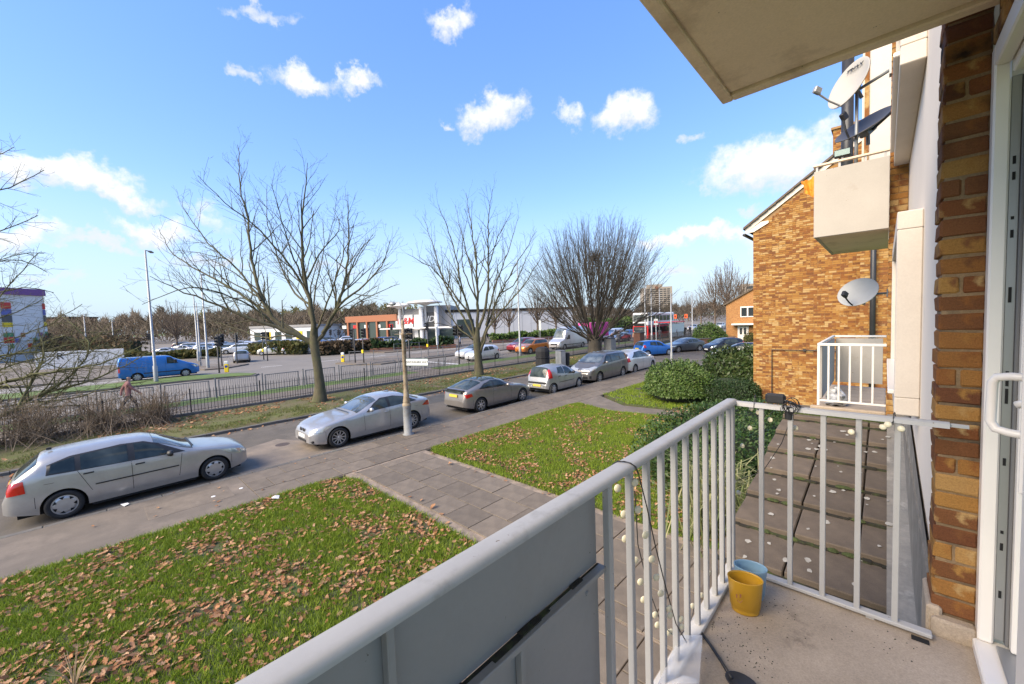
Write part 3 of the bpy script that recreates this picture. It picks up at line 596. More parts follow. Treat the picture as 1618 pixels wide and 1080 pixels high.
bar(hr, (-.6, 2.42, RZ-.017), (.2, 2.42, RZ-.017), pr2, (0, 1, 0)); bar(hr, (.2, 2.42, RZ-.017), (.255, 2.43, RZ-.02), [(a*.35, b_*.6) for a, b_ in pr2], (0, 1, 0))
sub(hr, 'end_handrail', 'rail_grey', rail, fix=True)
sub(MB().box(-.645, -.585, 1.06, 2.44, FL+.0, FL+.022, .003), 'bottom_rail', 'white_dirty_rail', rail)
sub(MB().box(-.59, .165, 2.4, 2.442, FL+.012, FL+.03, .003).box(-.05, -.02, 2.41, 2.43, FL-.02, FL+.015), 'end_bottom_rail', 'rail_grey', rail)
bal = MB().box(-.011, .011, -.011, .011, 0, RZ-.03-FL-.02, .002).mesh('baluster', 'rail_grey')
ys = [1.2+.128*i for i in range(10)]
for y in ys: obj('baluster', bal, rail).location = Vector((-.615, y, FL+.02))-rail.location
for x in (-.4735, -.346, -.213, -.083, .047): obj('baluster', bal, rail).location = Vector((x, 2.42, FL+.02))-rail.location
sub(MB().box(-.627, -.603, 1.045, 1.069, FL-.1, RZ-.03, .003), 'post', 'rail_grey', rail)
sub(MB().box(-.63, -.603, 2.408, 2.432, FL+.02, RZ-.03, .003), 'corner_post', 'rail_grey', rail)
# solid panels: upper and lower, joined at a mid rail
for y0, y1 in ((.3305, 1.044), (-.6, .3295)):
    pn = sub(MB().box(-.655, -.65, y0, y1, FL+.682, RZ-.025, .002), 'upper_panel', 'panel_grey', rail)
    pn = sub(MB().box(-.652, -.647, y0, y1, FL-.12, FL+.677, .002), 'lower_panel', 'panel_grey', rail)
sub(MB().box(-.648, -.617, -.6, 1.046, FL+.668, FL+.684, .002), 'mid_rail', 'panel_grey', rail)
sub(MB().box(-.648, -.625, .322, .338, FL+.685, RZ-.03, .002).box(-.646, -.625, .66, .676, FL-.1, FL+.667, .002), 'panel_post', 'panel_grey', rail)
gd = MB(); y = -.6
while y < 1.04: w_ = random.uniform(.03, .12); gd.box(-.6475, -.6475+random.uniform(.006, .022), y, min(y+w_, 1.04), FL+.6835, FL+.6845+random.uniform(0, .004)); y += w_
tag(sub(gd, 'grime', 'dirt_and_shade', rail), kind='stuff')
rv = MB()
for y in (.12, .26, .55, .98): rv.lathe([(0, .006), (.007, .004), (.009, 0)], 8, (-.647, y, FL+.62), 'x')
sub(rv, 'rivet', 'panel_grey', rail)
# ------------------------------------------------------------------ white wall beyond, its projecting windows, the second pillar
sub(MB().box(.19, .5, 2.74, 6.9, 2.2, 8.6), 'rendered_wall', 'render_white', bld)
sub(MB().box(.165, .195, 2.76, 6.85, 2.0, 2.62), 'wall_foot', 'lead', bld)
def bay(z0, z1, y0=4.05, y1=6.7):
    w_ = sub(MB().box(.055, .189, y0, y0+.13, z0, z1, .006).box(.055, .189, y1, y1+.13, z0, z1, .006).box(.055, .189, y0, y1+.13, z1+.001, z1+.13, .006).box(.055, .189, y0, y1+.13, z0-.13, z0-.001, .006), 'window_surround', 'render_cream', bld)
    sub(MB().box(.02, .16, y0+.14, y1-.01, z0+.001, z0+.035, .006), 'window_sill', 'upvc', w_)
    fr = MB().box(.1, .15, y0+.135, y0+.2, z0+.04, z1-.01, .004).box(.1, .15, y1-.07, y1-.005, z0+.04, z1-.01, .004).box(.1, .15, y0+.2, y1-.07, z1-.08, z1-.01, .004).box(.1, .15, y0+.2, y1-.07, z0+.04, z0+.1, .004).box(.1, .15, (y0+y1)/2-.03, (y0+y1)/2+.03, z0+.1, z1-.08, .004)
    sub(fr, 'window_frame', 'upvc', w_)
    sub(MB().box(.125, .13, y0+.2, y1-.07, z0+.1, z1-.08), 'window_pane', 'dark_glass', w_)
bay(3.28, 4.5); bay(5.78, 7.1)
sub(MB().box(.03, .19, 6.91, 7.14, 1, 9.4), 'far_pillar_core', 'gable_mortar', bld)
z = 1.6; k2 = [MB().box(-.083, .083, -.11, .11, -.032, .032, .004).mesh('brick', 'brick_small'), MB().box(-.04, .04, -.11, .11, -.032, .032, .004).mesh('brick', 'brick_small')]
i = 0
while z < 9.3:
    if i % 2: obj('brick', k2[0], bld).location = Vector((.104, 7.012, z))-bld.location
    else:
        for xx in (.062, .147): obj('brick', k2[1], bld).location = Vector((xx, 7.012, z))-bld.location
    z += .0755; i += 1
# ------------------------------------------------------------------ porch roof between the balconies
porch = thing('porch_roof', 'brown concrete tiled porch roof with pale lichen spots below the balcony', 'roof', (-.5, 4.8, 1.9))
def rz_(y): return 1.16+.2*y
sl = math.atan(.2); EX = -1.03
sub(MB().add([(EX, 2.9, rz_(2.9)-.06), (.16, 2.9, rz_(2.9)-.06), (.16, 6.9, rz_(6.9)-.06), (EX, 6.9, rz_(6.9)-.06), (EX, 2.9, rz_(2.9)-.14), (.16, 2.9, rz_(2.9)-.14), (.16, 6.9, rz_(6.9)-.14), (EX, 6.9, rz_(6.9)-.14)], [(0, 1, 2, 3), (7, 6, 5, 4), (0, 4, 5, 1), (1, 5, 6, 2), (2, 6, 7, 3), (3, 7, 4, 0)]), 'roof_deck', 'roof_tile', porch)
sub(MB().box(EX+.06, EX+.12, 3.0, 6.85, .1, 1.62), 'porch_wall', 'brickwork_orange', porch)
GA = .493; rows = [6.04-GA*i for i in range(-1, 7)]; cols = [EX, -.555, -.13, .045]
tm = {}
for ri, y in enumerate(rows):
    for ci in range(3):
        a, b_ = cols[ci], cols[ci+1]; w_ = round(b_-a-.012, 3)
        if w_ not in tm: tm[w_] = MB().box(-w_/2, w_/2, 0, GA+.09, -.06, 0, .008).mesh('roof_tile', 'roof_tile')
        o = obj('roof_tile', tm[w_], porch, Vector(((a+b_)/2, y, rz_(y)+.045+random.uniform(-.004, .004)))-porch.location, (sl-.115+random.uniform(-.004, .004), 0, random.uniform(-.008, .008)))
dl = MB()  # dark strips paint the shadow lines under tile steps, with dirt and moss
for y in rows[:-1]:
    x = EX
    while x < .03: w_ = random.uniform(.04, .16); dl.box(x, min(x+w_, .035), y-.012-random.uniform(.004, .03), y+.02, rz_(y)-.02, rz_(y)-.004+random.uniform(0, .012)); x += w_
tag(sub(dl, 'step_shade_dirt', 'dirt_and_shade', porch), kind='stuff')
ld = MB(); n = 16
for i in range(n):
    y0, y1 = 2.72+i*.26, 2.72+(i+1)*.26; st = .035 if i % 2 == 0 else .03
    ld.add([(.03, y0, rz_(y0)+.05), (.168, y0, rz_(y0)+.07), (.168, y1, rz_(y1)+.07), (.03, y1, rz_(y1)+.05), (.176, y0, 2.5+.1*(y0-2.7)+.16), (.176, y1, 2.5+.1*(y1-2.7)+.16)], [(0, 1, 2, 3), (1, 4, 5, 2)])
sub(ld, 'lead_flashing', 'lead', porch, True)
sub(MB().box(EX, .03, 6.62, 6.88, rz_(6.7)-.02, rz_(6.7)+.06, .02), 'mossy_top_strip', 'moss', porch)
lg = np.random.default_rng(9); li = MB()
for i in range(60):
    y = lg.uniform(2.95, 6.4); x = lg.uniform(EX+.05, .12); r_ = lg.uniform(.01, .042); row = [q for q in rows if q <= y]
    if not row: continue
    zt = (rz_(max(row))+.045+(y-max(row))*math.tan(sl-.115)+.004) if x < .03 else rz_(y)+.062
    a = np.linspace(0, 2*math.pi, 9, endpoint=False); rr = r_*lg.uniform(.6, 1.2, 9)
    P3 = [(x+q*math.cos(w)*.8, y+q*math.sin(w), zt+.004+q*math.sin(w)*.115) for q, w in zip(rr, a)]; li.add(P3, [tuple(range(9))])
tag(sub(li, 'lichen_spots', 'lichen', porch), kind='stuff')
mo = MB()
for i in range(16):
    y = rows[lg.integers(1, 7)]; x = lg.uniform(EX, .0); mo.lathe([(0, .02), (.02, .014), (.035, 0)], 7, (x, y-.012, rz_(y)+.0), ex=lg.uniform(.8, 2.2))
mo.lathe([(0, .018), (.03, .014), (.045, 0)], 9, (.1, 3.15, rz_(3.15)+.06))
tag(sub(mo, 'moss_clumps', 'moss', porch), kind='stuff')
# ------------------------------------------------------------------ neighbour balconies
nb = thing('lower_neighbour_balcony', 'white railed balcony past the tiled porch roof', 'balcony', (-.3, 8, FL))
sub(MB().box(-.72, .02, 6.93, 9.3, 2.38, 2.56, .01).box(-.76, .02, 6.9, 6.98, 2.5, 2.6, .01), 'floor_slab', 'concrete', nb)
sub(MB().box(-.64, -.02, 9.14, 9.19, 2.64, 3.42, .004), 'back_panel', 'panel_white', nb)
sub(MB().box(-.68, -.655, 7.2, 9.15, 2.66, 3.42, .004), 'street_panel', 'panel_white', nb)
sub(MB().box(-.69, .02, 6.98, 7.01, 3.44, 3.475, .004).box(-.69, -.655, 7.011, 9.15, 3.44, 3.475, .004).box(-.654, .02, 9.12, 9.15, 3.44, 3.475, .004).box(-.66, .02, 6.98, 7.01, 2.66, 2.685, .003), 'top_rail', 'rail_white', nb)
sub(MB().box(-.69, -.66, 6.98, 7.01, 2.6, 3.439, .003), 'corner_post', 'rail_white', nb)
bl2 = MB().box(-.011, .011, -.011, .011, 0, .78, .002).mesh('baluster', 'rail_white')
for x in (-.565, -.455, -.34, -.225, -.11): obj('baluster', bl2, nb).location = Vector((x, 6.995, 2.67))-nb.location
bag = thing('rubbish_bag', 'crumpled black and white bag in the corner of the white railed balcony', 'bag', (-.5, 7.3, 2.57))
g = np.random.default_rng(2); bm_ = MB(); bm_.lathe([(0, .0), (.11, .0), (.14, .06), (.12, .14), (.07, .2), (.02, .25), (0, .25)], 14, (-.5, 7.3, 2.57)); bm_.v[0] += g.normal(0, .014, bm_.v[0].shape)
pm('bag_print', (.6, .6, .6), (.02, .02, .02), 14, .4, bs=30, bst=.5); sub(bm_, 'bag_body', 'bag_print', bag)
ub = thing('upper_neighbour_balcony', 'white panelled balcony box under the satellite dishes', 'balcony', (-.3, 7.9, 4.9))
sub(MB().box(-.71, .02, 6.7, 6.74, 4.9, 5.76, .005).box(-.71, -.67, 6.741, 9.1, 4.9, 5.76, .005), 'panel', 'panel_white', ub)
sub(MB().box(-.669, .02, 6.742, 9.1, 4.91, 5.06), 'floor_slab', 'concrete_slab', ub)
sub(MB().box(-.72, .02, 6.69, 6.75, 5.82, 5.845, .004).box(-.72, -.68, 6.76, 9.1, 5.82, 5.845, .004), 'top_rail', 'concrete_slab', ub)
pst = MB().box(-.012, .012, -.012, .012, 0, .065).mesh('rail_stub', 'rail_grey')
for x in (-.68, -.45, -.2, -.02): obj('rail_stub', pst, ub).location = Vector((x, 6.72, 5.755))-ub.location
# stained return wall above, soil pipe, brick strip
sub(MB().box(-.33, .03, 9.32, 9.5, 5.08, 8.6), 'return_wall', 'render_cream', bld)
sub(MB().box(-.3, -.24, 9.3, 9.318, 5, 8.4), 'brick_strip', 'brick_mass', bld)
sub(MB().tube([(-.52, 9.25, 5.07), (-.52, 9.25, 8.4)], .085, 14).tube([(-.52, 9.25, 6.2), (-.52, 9.25, 6.32)], .1, 14), 'soil_pipe', 'drain_black', bld, True)
# ------------------------------------------------------------------ brick cross wing with gable
wing = thing('gabled_wing', 'tall orange brick gable wall with white bargeboard', 'building', (-2, 19.5, 0))
GX, GY, GE = -4.03, 19.1, 7.42; sp = .735
def gz(x): return GE+(x-GX)*sp
sub(MB().prism([(GX, 0), (.6, 0), (.6, gz(.6)), (GX, GE)], 'y', GY+.012, 27), 'wall_core', 'gable_mortar', wing, fix=True)
bv = MB(); zc = .04; r_ = 0
while zc < gz(.3):
    x = GX-.002-(.115 if r_ % 2 else 0)
    while x < .3:
        x0, x1 = max(x, GX-.002), min(x+.215, .3); 
        if random.random() < .16 and x1-x0 > .2: x1 = x0+.102
        if gz((x0+x1)/2)-.1 > zc+.06 and x1-x0 > .03:
            d_ = random.uniform(-.004, .006)
            bv.add([(x0, GY-d_, zc), (x1, GY-d_, zc), (x1, GY-d_, zc+.065), (x0, GY-d_, zc+.065), (x0, GY+.015, zc), (x1, GY+.015, zc), (x1, GY+.015, zc+.065), (x0, GY+.015, zc+.065)], [(0, 1, 2, 3), (3, 2, 6, 7), (0, 4, 5, 1), (0, 3, 7, 4), (1, 5, 6, 2)])
        x = x1+.01 if x1 < .3 else 1
    zc += .075; r_ += 1
tag(sub(bv, 'brick_courses', 'brick_mass', wing), kind='stuff')
br = MB(); dx = 4.2
br.prism([(GX-.28, GE-.2), (GX-.28, GE-.02), (GX+4.2, gz(GX+4.2)+.14), (GX+4.2, gz(GX+4.2)-.08)], 'y', GY-.05, GY+.0)
br.prism([(GX-.28, GE-.2), (GX+.02, GE-.2), (GX+.55, GE+.08), (GX+.55, GE+.17), (GX+.3, GE+.17)], 'y', GY-.048, GY-.01)
sub(br, 'bargeboard', 'render_white', wing, fix=True)
rf = MB().prism([(GX-.34, GE-.06), (GX-.34, GE+.04), (GX+4.3, gz(GX+4.3)+.26), (GX+4.3, gz(GX+4.3)+.16)], 'y', GY-.12, 27)
rf = sub(rf, 'roof', 'roof_tile', wing, fix=True)
tl = MB().box(-.17, .17, -.02, .0, -.02, .02, .004).mesh('roof_tile', 'roof_tile')
for i in range(15):
    x = GX-.2+i*.29; o = obj('roof_tile', tl); o.location = (x, GY-.13, gz(x)+.2); o.rotation_euler = (0, -math.atan(sp)+.06, 0); o.parent = rf; o.matrix_parent_inverse = wm(rf).inverted()
sub(MB().box(GX-.4, GX-.26, GY, 27, GE-.3, GE-.2, .03), 'gutter', 'drain_black', wing)
sub(MB().tube([(-3.36, GY-.05, .1), (-3.36, GY-.05, 2.37), (-1.2, GY-.05, 2.37)], .02, 8).box(-2.32, -2.24, GY-.09, GY-.02, 2.33, 2.42), 'wall_pipe', 'drain_black', wing)
sub(MB().box(-2.84, -2.68, GY-.03, GY-.004, 1.6, 1.76, .006).box(-2.81, -2.71, GY-.033, GY-.031, 1.63, 1.73), 'air_brick', 'brick_small', wing)
wr_ = sub(MB().box(-.62, .3, 17.6, 19.09, 0, 9.5), 'wing_return', 'gable_mortar', wing); rb_ = MB(); zc = .04; r_ = 0
while zc < 9.4:
    x = -.625-(.115 if r_ % 2 else 0)
    while x < .3:
        x0, x1 = max(x, -.625), min(x+.215, .3)
        if x1-x0 > .03: rb_.box(x0, x1, 17.585, 17.605, zc, zc+.065)
        x += .225
    zc += .075; r_ += 1
tag(sub(rb_, 'brick_courses', 'brick_mass', wr_), kind='stuff')
sub(MB().tube([(-.3, 17.45, 0), (-.3, 17.45, 9)], .075, 12), 'downpipe', 'drain_black', wing, True)
# brick stack standing above the roof
stk = MB(); zc = 8.2; r_ = 0
while zc < 11.1:
    x = -1.62-(.115 if r_ % 2 else 0)
    while x < -.3:
        x0, x1 = max(x, -1.62), min(x+.215, -.3)
        if x1-x0 > .03: stk.box(x0, x1, 21.0, 21.4, zc, zc+.066)
        x += .225
    zc += .075; r_ += 1
ck = sub(MB().box(-1.61, -.31, 21.01, 21.6, 8, 11.1).box(-1.68, -.25, 20.93, 21.66, 11.1, 11.2, .01), 'chimney', 'gable_mortar', wing); tag(sub(stk, 'brick_courses', 'brick_mass', ck), kind='stuff')
# ================================================================== cars
def interp(tab):
    a = np.array(tab, float); xs, ys = a[:, 0], a[:, 1]
    dxs = np.diff(xs); sl_ = np.diff(ys)/dxs; m_ = np.zeros(len(xs)); m_[1:-1] = np.where(sl_[:-1]*sl_[1:] > 0, 2*sl_[:-1]*sl_[1:]/(sl_[:-1]+sl_[1:]+1e-12), 0); m_[0] = sl_[0]; m_[-1] = sl_[-1]
    def f_(x):
        x = np.clip(np.asarray(x, float), xs[0], xs[-1]); i = np.clip(np.searchsorted(xs, x, 'right')-1, 0, len(xs)-2); h = dxs[i]; t_ = (x-xs[i])/h
        return (1+2*t_)*(1-t_)**2*ys[i]+t_*(1-t_)**2*h*m_[i]+t_*t_*(3-2*t_)*ys[i+1]+t_*t_*(t_-1)*h*m_[i+1]
    return f_
class Car:
    """s runs from the nose (0) to the tail (L); car points along +x"""
    def __init__(c, L, W, top, belt, ws, R, plan=None, sill=.2, n=3.6, k=.42, arch=1.16):
        c.L, c.hw, c.top, c.belt, c.ws, c.R, c.sill, c.n, c.k, c.Ra = L, W/2, interp(top), interp(belt), ws, R, sill, n, k, R*arch
        c.plan = interp(plan or [(0, .66), (.06, .76), (.18, .87), (.45, .95), (.9, .99), (1.4, 1), (L-1.3, 1), (L-.7, .98), (L-.3, .93), (L-.1, .86), (L, .74)])
    def wp(c, s): return c.hw*c.plan(s)
    def low(c, s):
        z = c.sill+np.maximum(0, .12-s*.3)*.6+np.maximum(0, s-(c.L-.5))*.25
        for w in c.ws:
            d = np.abs(s-w); z = np.where(d < c.Ra, np.maximum(z, c.R+np.sqrt(np.maximum(c.Ra**2-d**2, 0))), z)
        return z
    def yside(c, s, z):
        zb = c.belt(s); wp = c.wp(s); h = np.maximum(c.top(s)-zb, .004)
        lo = wp*(1-.05*np.clip((.48-z)/.3, 0, 1)**2-.028*np.clip((z-.55)/np.maximum(zb-.55, .05), 0, 1)**1.5)
        u = np.clip((z-zb)/h, 0, .9999); hi = wp*.972*(1-c.k*(z-zb))*(1-u**c.n)**(1/c.n)
        return np.where(z <= zb, lo, hi)
    def topz(c, s, t_):
        zb = c.belt(s); h = np.maximum(c.top(s)-zb, .004); zf = (1-np.abs(t_)**c.n)**(1/c.n); y = t_*c.wp(s)*.972*(1-c.k*h*zf); return y, zb+h*zf
    def body(c):
        ss = np.unique(np.concatenate([np.linspace(0, .5, 10), np.linspace(.5, c.L-.5, 34), np.linspace(c.L-.5, c.L, 10)]+[w+c.Ra*np.sin(np.linspace(-1.571, 1.571, 15)) for w in c.ws]+[np.array([w-c.Ra-.004, w+c.Ra+.004]) for w in c.ws])); ss = ss[(ss >= 0) & (ss <= c.L)]
        a = np.linspace(0, 1, 8); b_ = np.linspace(0, math.pi/2, 13)[1:]; ring = []
        for s in ss:
            zl, zb = float(c.low(s)), float(c.belt(s)); zb = max(zb, zl+.03); zz = zl+(zb-zl)*a; yy = c.yside(s, zz)
            h = max(float(c.top(s))-zb, .004); cy = np.cos(b_)**(2/c.n); cz = np.sin(b_)**(2/c.n); cy[-1] = 0
            y2 = float(c.wp(s))*.972*(1-c.k*h*cz)*cy; z2 = zb+h*cz
            ring.append(np.stack([np.full(len(zz)+len(z2), c.L/2-s), np.concatenate([yy, y2]), np.concatenate([zz, z2])], 1))
        m_ = ring[0].shape[0]; V = np.array(ring); k = len(ss); V2 = V.copy(); V2[:, :, 1] *= -1
        mb = MB(); f = [(i*m_+j, i*m_+j+1, (i+1)*m_+j+1, (i+1)*m_+j) for i in range(k-1) for j in range(m_-1)]
        mb.add(V.reshape(-1, 3), f); mb.add(V2.reshape(-1, 3), [q[::-1] for q in f])
        for e, fl_ in ((0, False), (k-1, True)):
            P = np.concatenate([V[e], V2[e][::-1][1:]]); n = len(P); q = tuple(range(n)); mb.add(P, [q[::-1] if fl_ else q])
        return mb
    def patch(c, poly, side, off=.008, nc=14, nr=6):
        """polygon in (s,z) laid on the flank"""
        P = np.array(poly, float); s0, s1 = P[:, 0].min(), P[:, 0].max(); mb = MB(); V = []
        xs = np.unique(np.concatenate([np.linspace(s0+1e-4, s1-1e-4, nc), np.clip(P[:, 0], s0+1e-4, s1-1e-4)]))
        for s in xs:
            zs = []
            for i in range(len(P)):
                a, b_ = P[i], P[(i+1) % len(P)]
                if (a[0] <= s) != (b_[0] <= s): zs.append(a[1]+(b_[1]-a[1])*(s-a[0])/(b_[0]-a[0]))
            zs = zs or [P[0, 1]]*2; zz = np.linspace(min(zs), max(zs), nr); y = c.yside(s, zz)
            # outward offset along the flank normal
            e = .01; ny = 1.0; dyz = (c.yside(s, zz+e)-c.yside(s, zz-e))/(2*e); dys = (c.yside(min(s+e, c.L), zz)-c.yside(max(s-e, 0), zz))/(2*e); ln = np.sqrt(1+dyz**2+dys**2)
            V.append(np.stack([c.L/2-s+off*dys/ln, (y+off/ln)*side, zz-off*dyz/ln], 1))
        V = np.array(V); f = [(i*nr+j, (i+1)*nr+j, (i+1)*nr+j+1, i*nr+j+1) for i in range(len(xs)-1) for j in range(nr-1)]
        return mb.add(V.reshape(-1, 3), f if side < 0 else [q[::-1] for q in f])
    def screen(c, s0, s1, t0=.88, t1=.82, off=.008, nr=8):
        """glass over the crown between stations s0 and s1"""
        mb = MB(); V = []; tt = np.linspace(-1, 1, 15)
        for q in np.linspace(0, 1, nr):
            s = s0+(s1-s0)*q; tm_ = t0+(t1-t0)*q; y, z = c.topz(s, tt*tm_); e = .02; dz = (c.top(s+e)-c.top(s-e))/(2*e); ln = math.hypot(1, dz)
            V.append(np.stack([np.full(15, c.L/2-s+off*dz/ln), y, z+off/ln], 1))
        V = np.array(V); f = [(i*15+j, i*15+j+1, (i+1)*15+j+1, (i+1)*15+j) for i in range(nr-1) for j in range(14)]
        return mb.add(V.reshape(-1, 3), f if s1 > s0 else [q[::-1] for q in f])
WH = {}
def wheel_mesh(R, kind, w=.2):
    key = (R, kind)
    if key in WH: return WH[key]
    r = R*(.68 if kind != 'cover' else .66)
    ty = MB().lathe([(r, -w*.42), (R*.9, -w/2), (R*.985, -w*.38), (R, -w*.2), (R, w*.2), (R*.985, w*.38), (R*.9, w/2), (r+.012, w*.44), (r, w*.36), (r*.97, w*.1)], 32, axis='y').mesh('tyre', 'rubber', True)
    rm = MB(); rm.lathe([(r+.004, w*.4), (r*.95, w*.4), (r*.93, w*.1)], 32, axis='y')
    if kind == 'cover':
        rm.lathe([(r*.99, w*.34), (r*.72, w*.44), (r*.3, w*.45), (0, w*.46)], 32, axis='y')
    else:
        nsp = {'five': 5, 'ten': 10, 'seven': 7}[kind]
        for i in range(nsp):
            a = i*2*math.pi/nsp; hw_ = r*(.13 if nsp < 8 else .075); q = []
            for rr_, ww, yy in ((.12, hw_*1.2, w*.36), (.96, hw_*.8, w*.42)):
                for sg in (-1, 1): q.append((rr_*r*math.cos(a)-sg*ww*math.sin(a), yy, rr_*r*math.sin(a)+sg*ww*math.cos(a)))
            q += [(x, y-.03, z_) for x, y, z_ in q]; rm.add(q, [(0, 1, 3, 2), (0, 2, 6, 4), (1, 5, 7, 3)])
        rm.lathe([(r*.2, w*.36), (r*.17, w*.42), (0, w*.43)], 16, axis='y')
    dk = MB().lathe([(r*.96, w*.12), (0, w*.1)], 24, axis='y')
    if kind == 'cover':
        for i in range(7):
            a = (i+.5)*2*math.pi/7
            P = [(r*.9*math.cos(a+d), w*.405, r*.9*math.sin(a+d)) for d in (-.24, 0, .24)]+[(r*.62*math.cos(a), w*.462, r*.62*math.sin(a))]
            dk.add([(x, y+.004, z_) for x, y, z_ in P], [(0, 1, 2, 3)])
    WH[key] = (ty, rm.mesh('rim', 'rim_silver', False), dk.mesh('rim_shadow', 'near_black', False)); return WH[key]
def make_car(name, label, c, loc, rz, color, group=None, wheels='ten', front_glass=None, rear_glass=None, side_glass=(), pillar=(), seams=(), head=None, tail=None, handles=(), strip=None, plate='both', trim='paint',
             mirror=None, extras=None, grille=None, roofglass=None, cat='car', detail=True, low_trim=None):
    t = thing(name, label, cat, loc, rz, group)
    def p(mb, nm, mat, par=None, sm=False, fix=False): return mb.build(nm, mat, par or t, sm, fix=fix)
    bd = p(c.body(), 'body', 'paint', None, True)
    mod = bd.modifiers.new('es', 'EDGE_SPLIT'); mod.split_angle = math.radians(48)
    s0, s1 = .18, c.L-.18
    p(MB().box(c.L/2-s1, c.L/2-s0, -(c.hw-.2), c.hw-.2, .17, c.R+.3).box(c.L/2-(c.ws[1]-c.Ra-.05), c.L/2-(c.ws[0]+c.Ra+.05), -(c.hw-.045), c.hw-.045, .15, .34), 'underbody', 'near_black')
    if front_glass: p(c.screen(*front_glass), 'windscreen', 'windscreen', None, True)
    if rear_glass: p(c.screen(*rear_glass), 'rear_window', 'car_glass', None, True)
    if roofglass: p(c.screen(*roofglass), 'glass_roof', 'car_glass', None, True)
    for sd_ in (-1, 1):
        for g_ in pillar: p(c.patch(g_, sd_, .005), 'window_surround', 'plastic_black', None, True)
        for g_ in side_glass: p(c.patch(g_, sd_, .009), 'side_window', 'car_glass', None, True)
        if head: p(c.patch(head, sd_, .009), 'headlight', 'headlamp', None, True)
        if tail: p(c.patch(tail, sd_, .009), 'tail_light', 'tail_lamp', None, True)
        if detail:
            for a_ in (c.ws[0]-c.Ra-.03, c.ws[1]+c.Ra+.05):
                if .1 < a_ < c.L-.1: p(c.patch([(a_, .36), (a_+.008, .36), (a_+.008, .6), (a_, .6)], sd_, .002, 3, 6), 'bumper_seam', 'near_black')
            if c.L > 3.3: fs = c.ws[1]+.12; fz = float(c.belt(fs))-.16; p(c.patch([(fs, fz), (fs+.15, fz), (fs+.15, fz+.006), (fs, fz+.006)], sd_, .002, 4, 3), 'fuel_flap_line', 'near_black')
            for (a, b_) in seams: p(c.patch([(a[0], a[1]), (a[0]+.009, a[1]), (b_[0]+.009, b_[1]), (b_[0], b_[1])], sd_, .002, 4, 10), 'door_seam', 'near_black')
            for (hs, hz) in handles:
                y = float(c.yside(hs, hz)); p(MB().box(c.L/2-hs-.085, c.L/2-hs+.085, sd_*y-.012, sd_*y+.026, hz-.016, hz+.018, .008), 'door_handle', 'plastic_black' if trim == 'black' else 'paint')
            if strip: p(c.patch([(strip[0], strip[2]), (strip[1], strip[2]), (strip[1], strip[2]+strip[3]), (strip[0], strip[2]+strip[3])], sd_, .014, 12, 3), 'side_strip', 'plastic_black')
        if mirror:
            y = float(c.yside(mirror[0], mirror[1]))*sd_; x = c.L/2-mirror[0]
            m_ = MB().lathe([(0, -.07), (.055, -.05), (.078, 0), (.07, .05), (0, .065)], 12, (x, y+sd_*.12, mirror[1]+.05), 'x', ex=1.35); m_.box(x-.03, x+.03, min(y-.02*sd_, y+sd_*.09), max(y-.02*sd_, y+sd_*.09), mirror[1]-.01, mirror[1]+.03)
            p(m_, 'wing_mirror', 'plastic_black' if trim == 'black' else 'paint', None, True)
    for w in c.ws:
        for sd_ in (-1, 1):
            ty, rm, dk = wheel_mesh(c.R, wheels); wo = obj('wheel', None, t, (c.L/2-w, sd_*(c.hw-.115), c.R), (0, 0, 0 if sd_ > 0 else math.pi)); wo.empty_display_size = .1
            obj('tyre', ty, wo); obj('rim', rm, wo); obj('rim_shadow', dk, wo)
    if plate in ('both', 'rear'):
        zp = plate_z = getattr(c, 'plate_rear', .72); xp = getattr(c, 'plate_x', 0); p(MB().box(-c.L/2-.012+xp, -c.L/2+.02+xp, -.26, .26, zp, zp+.11), 'rear_plate', 'plate_yellow')
    if plate in ('both', 'front'): p(MB().box(c.L/2-.02, c.L/2+.012, -.26, .26, .4, .51), 'front_plate', 'plate_white')
    if grille:
        for g_ in grille: p(MB().box(c.L/2-g_[4], c.L/2+.008, g_[0], g_[1], g_[2], g_[3], .01), 'grille', 'plastic_black')
    if extras: extras(t, c, p)
    paint(t, color); return t
SILVER = (.5, .5, .5)
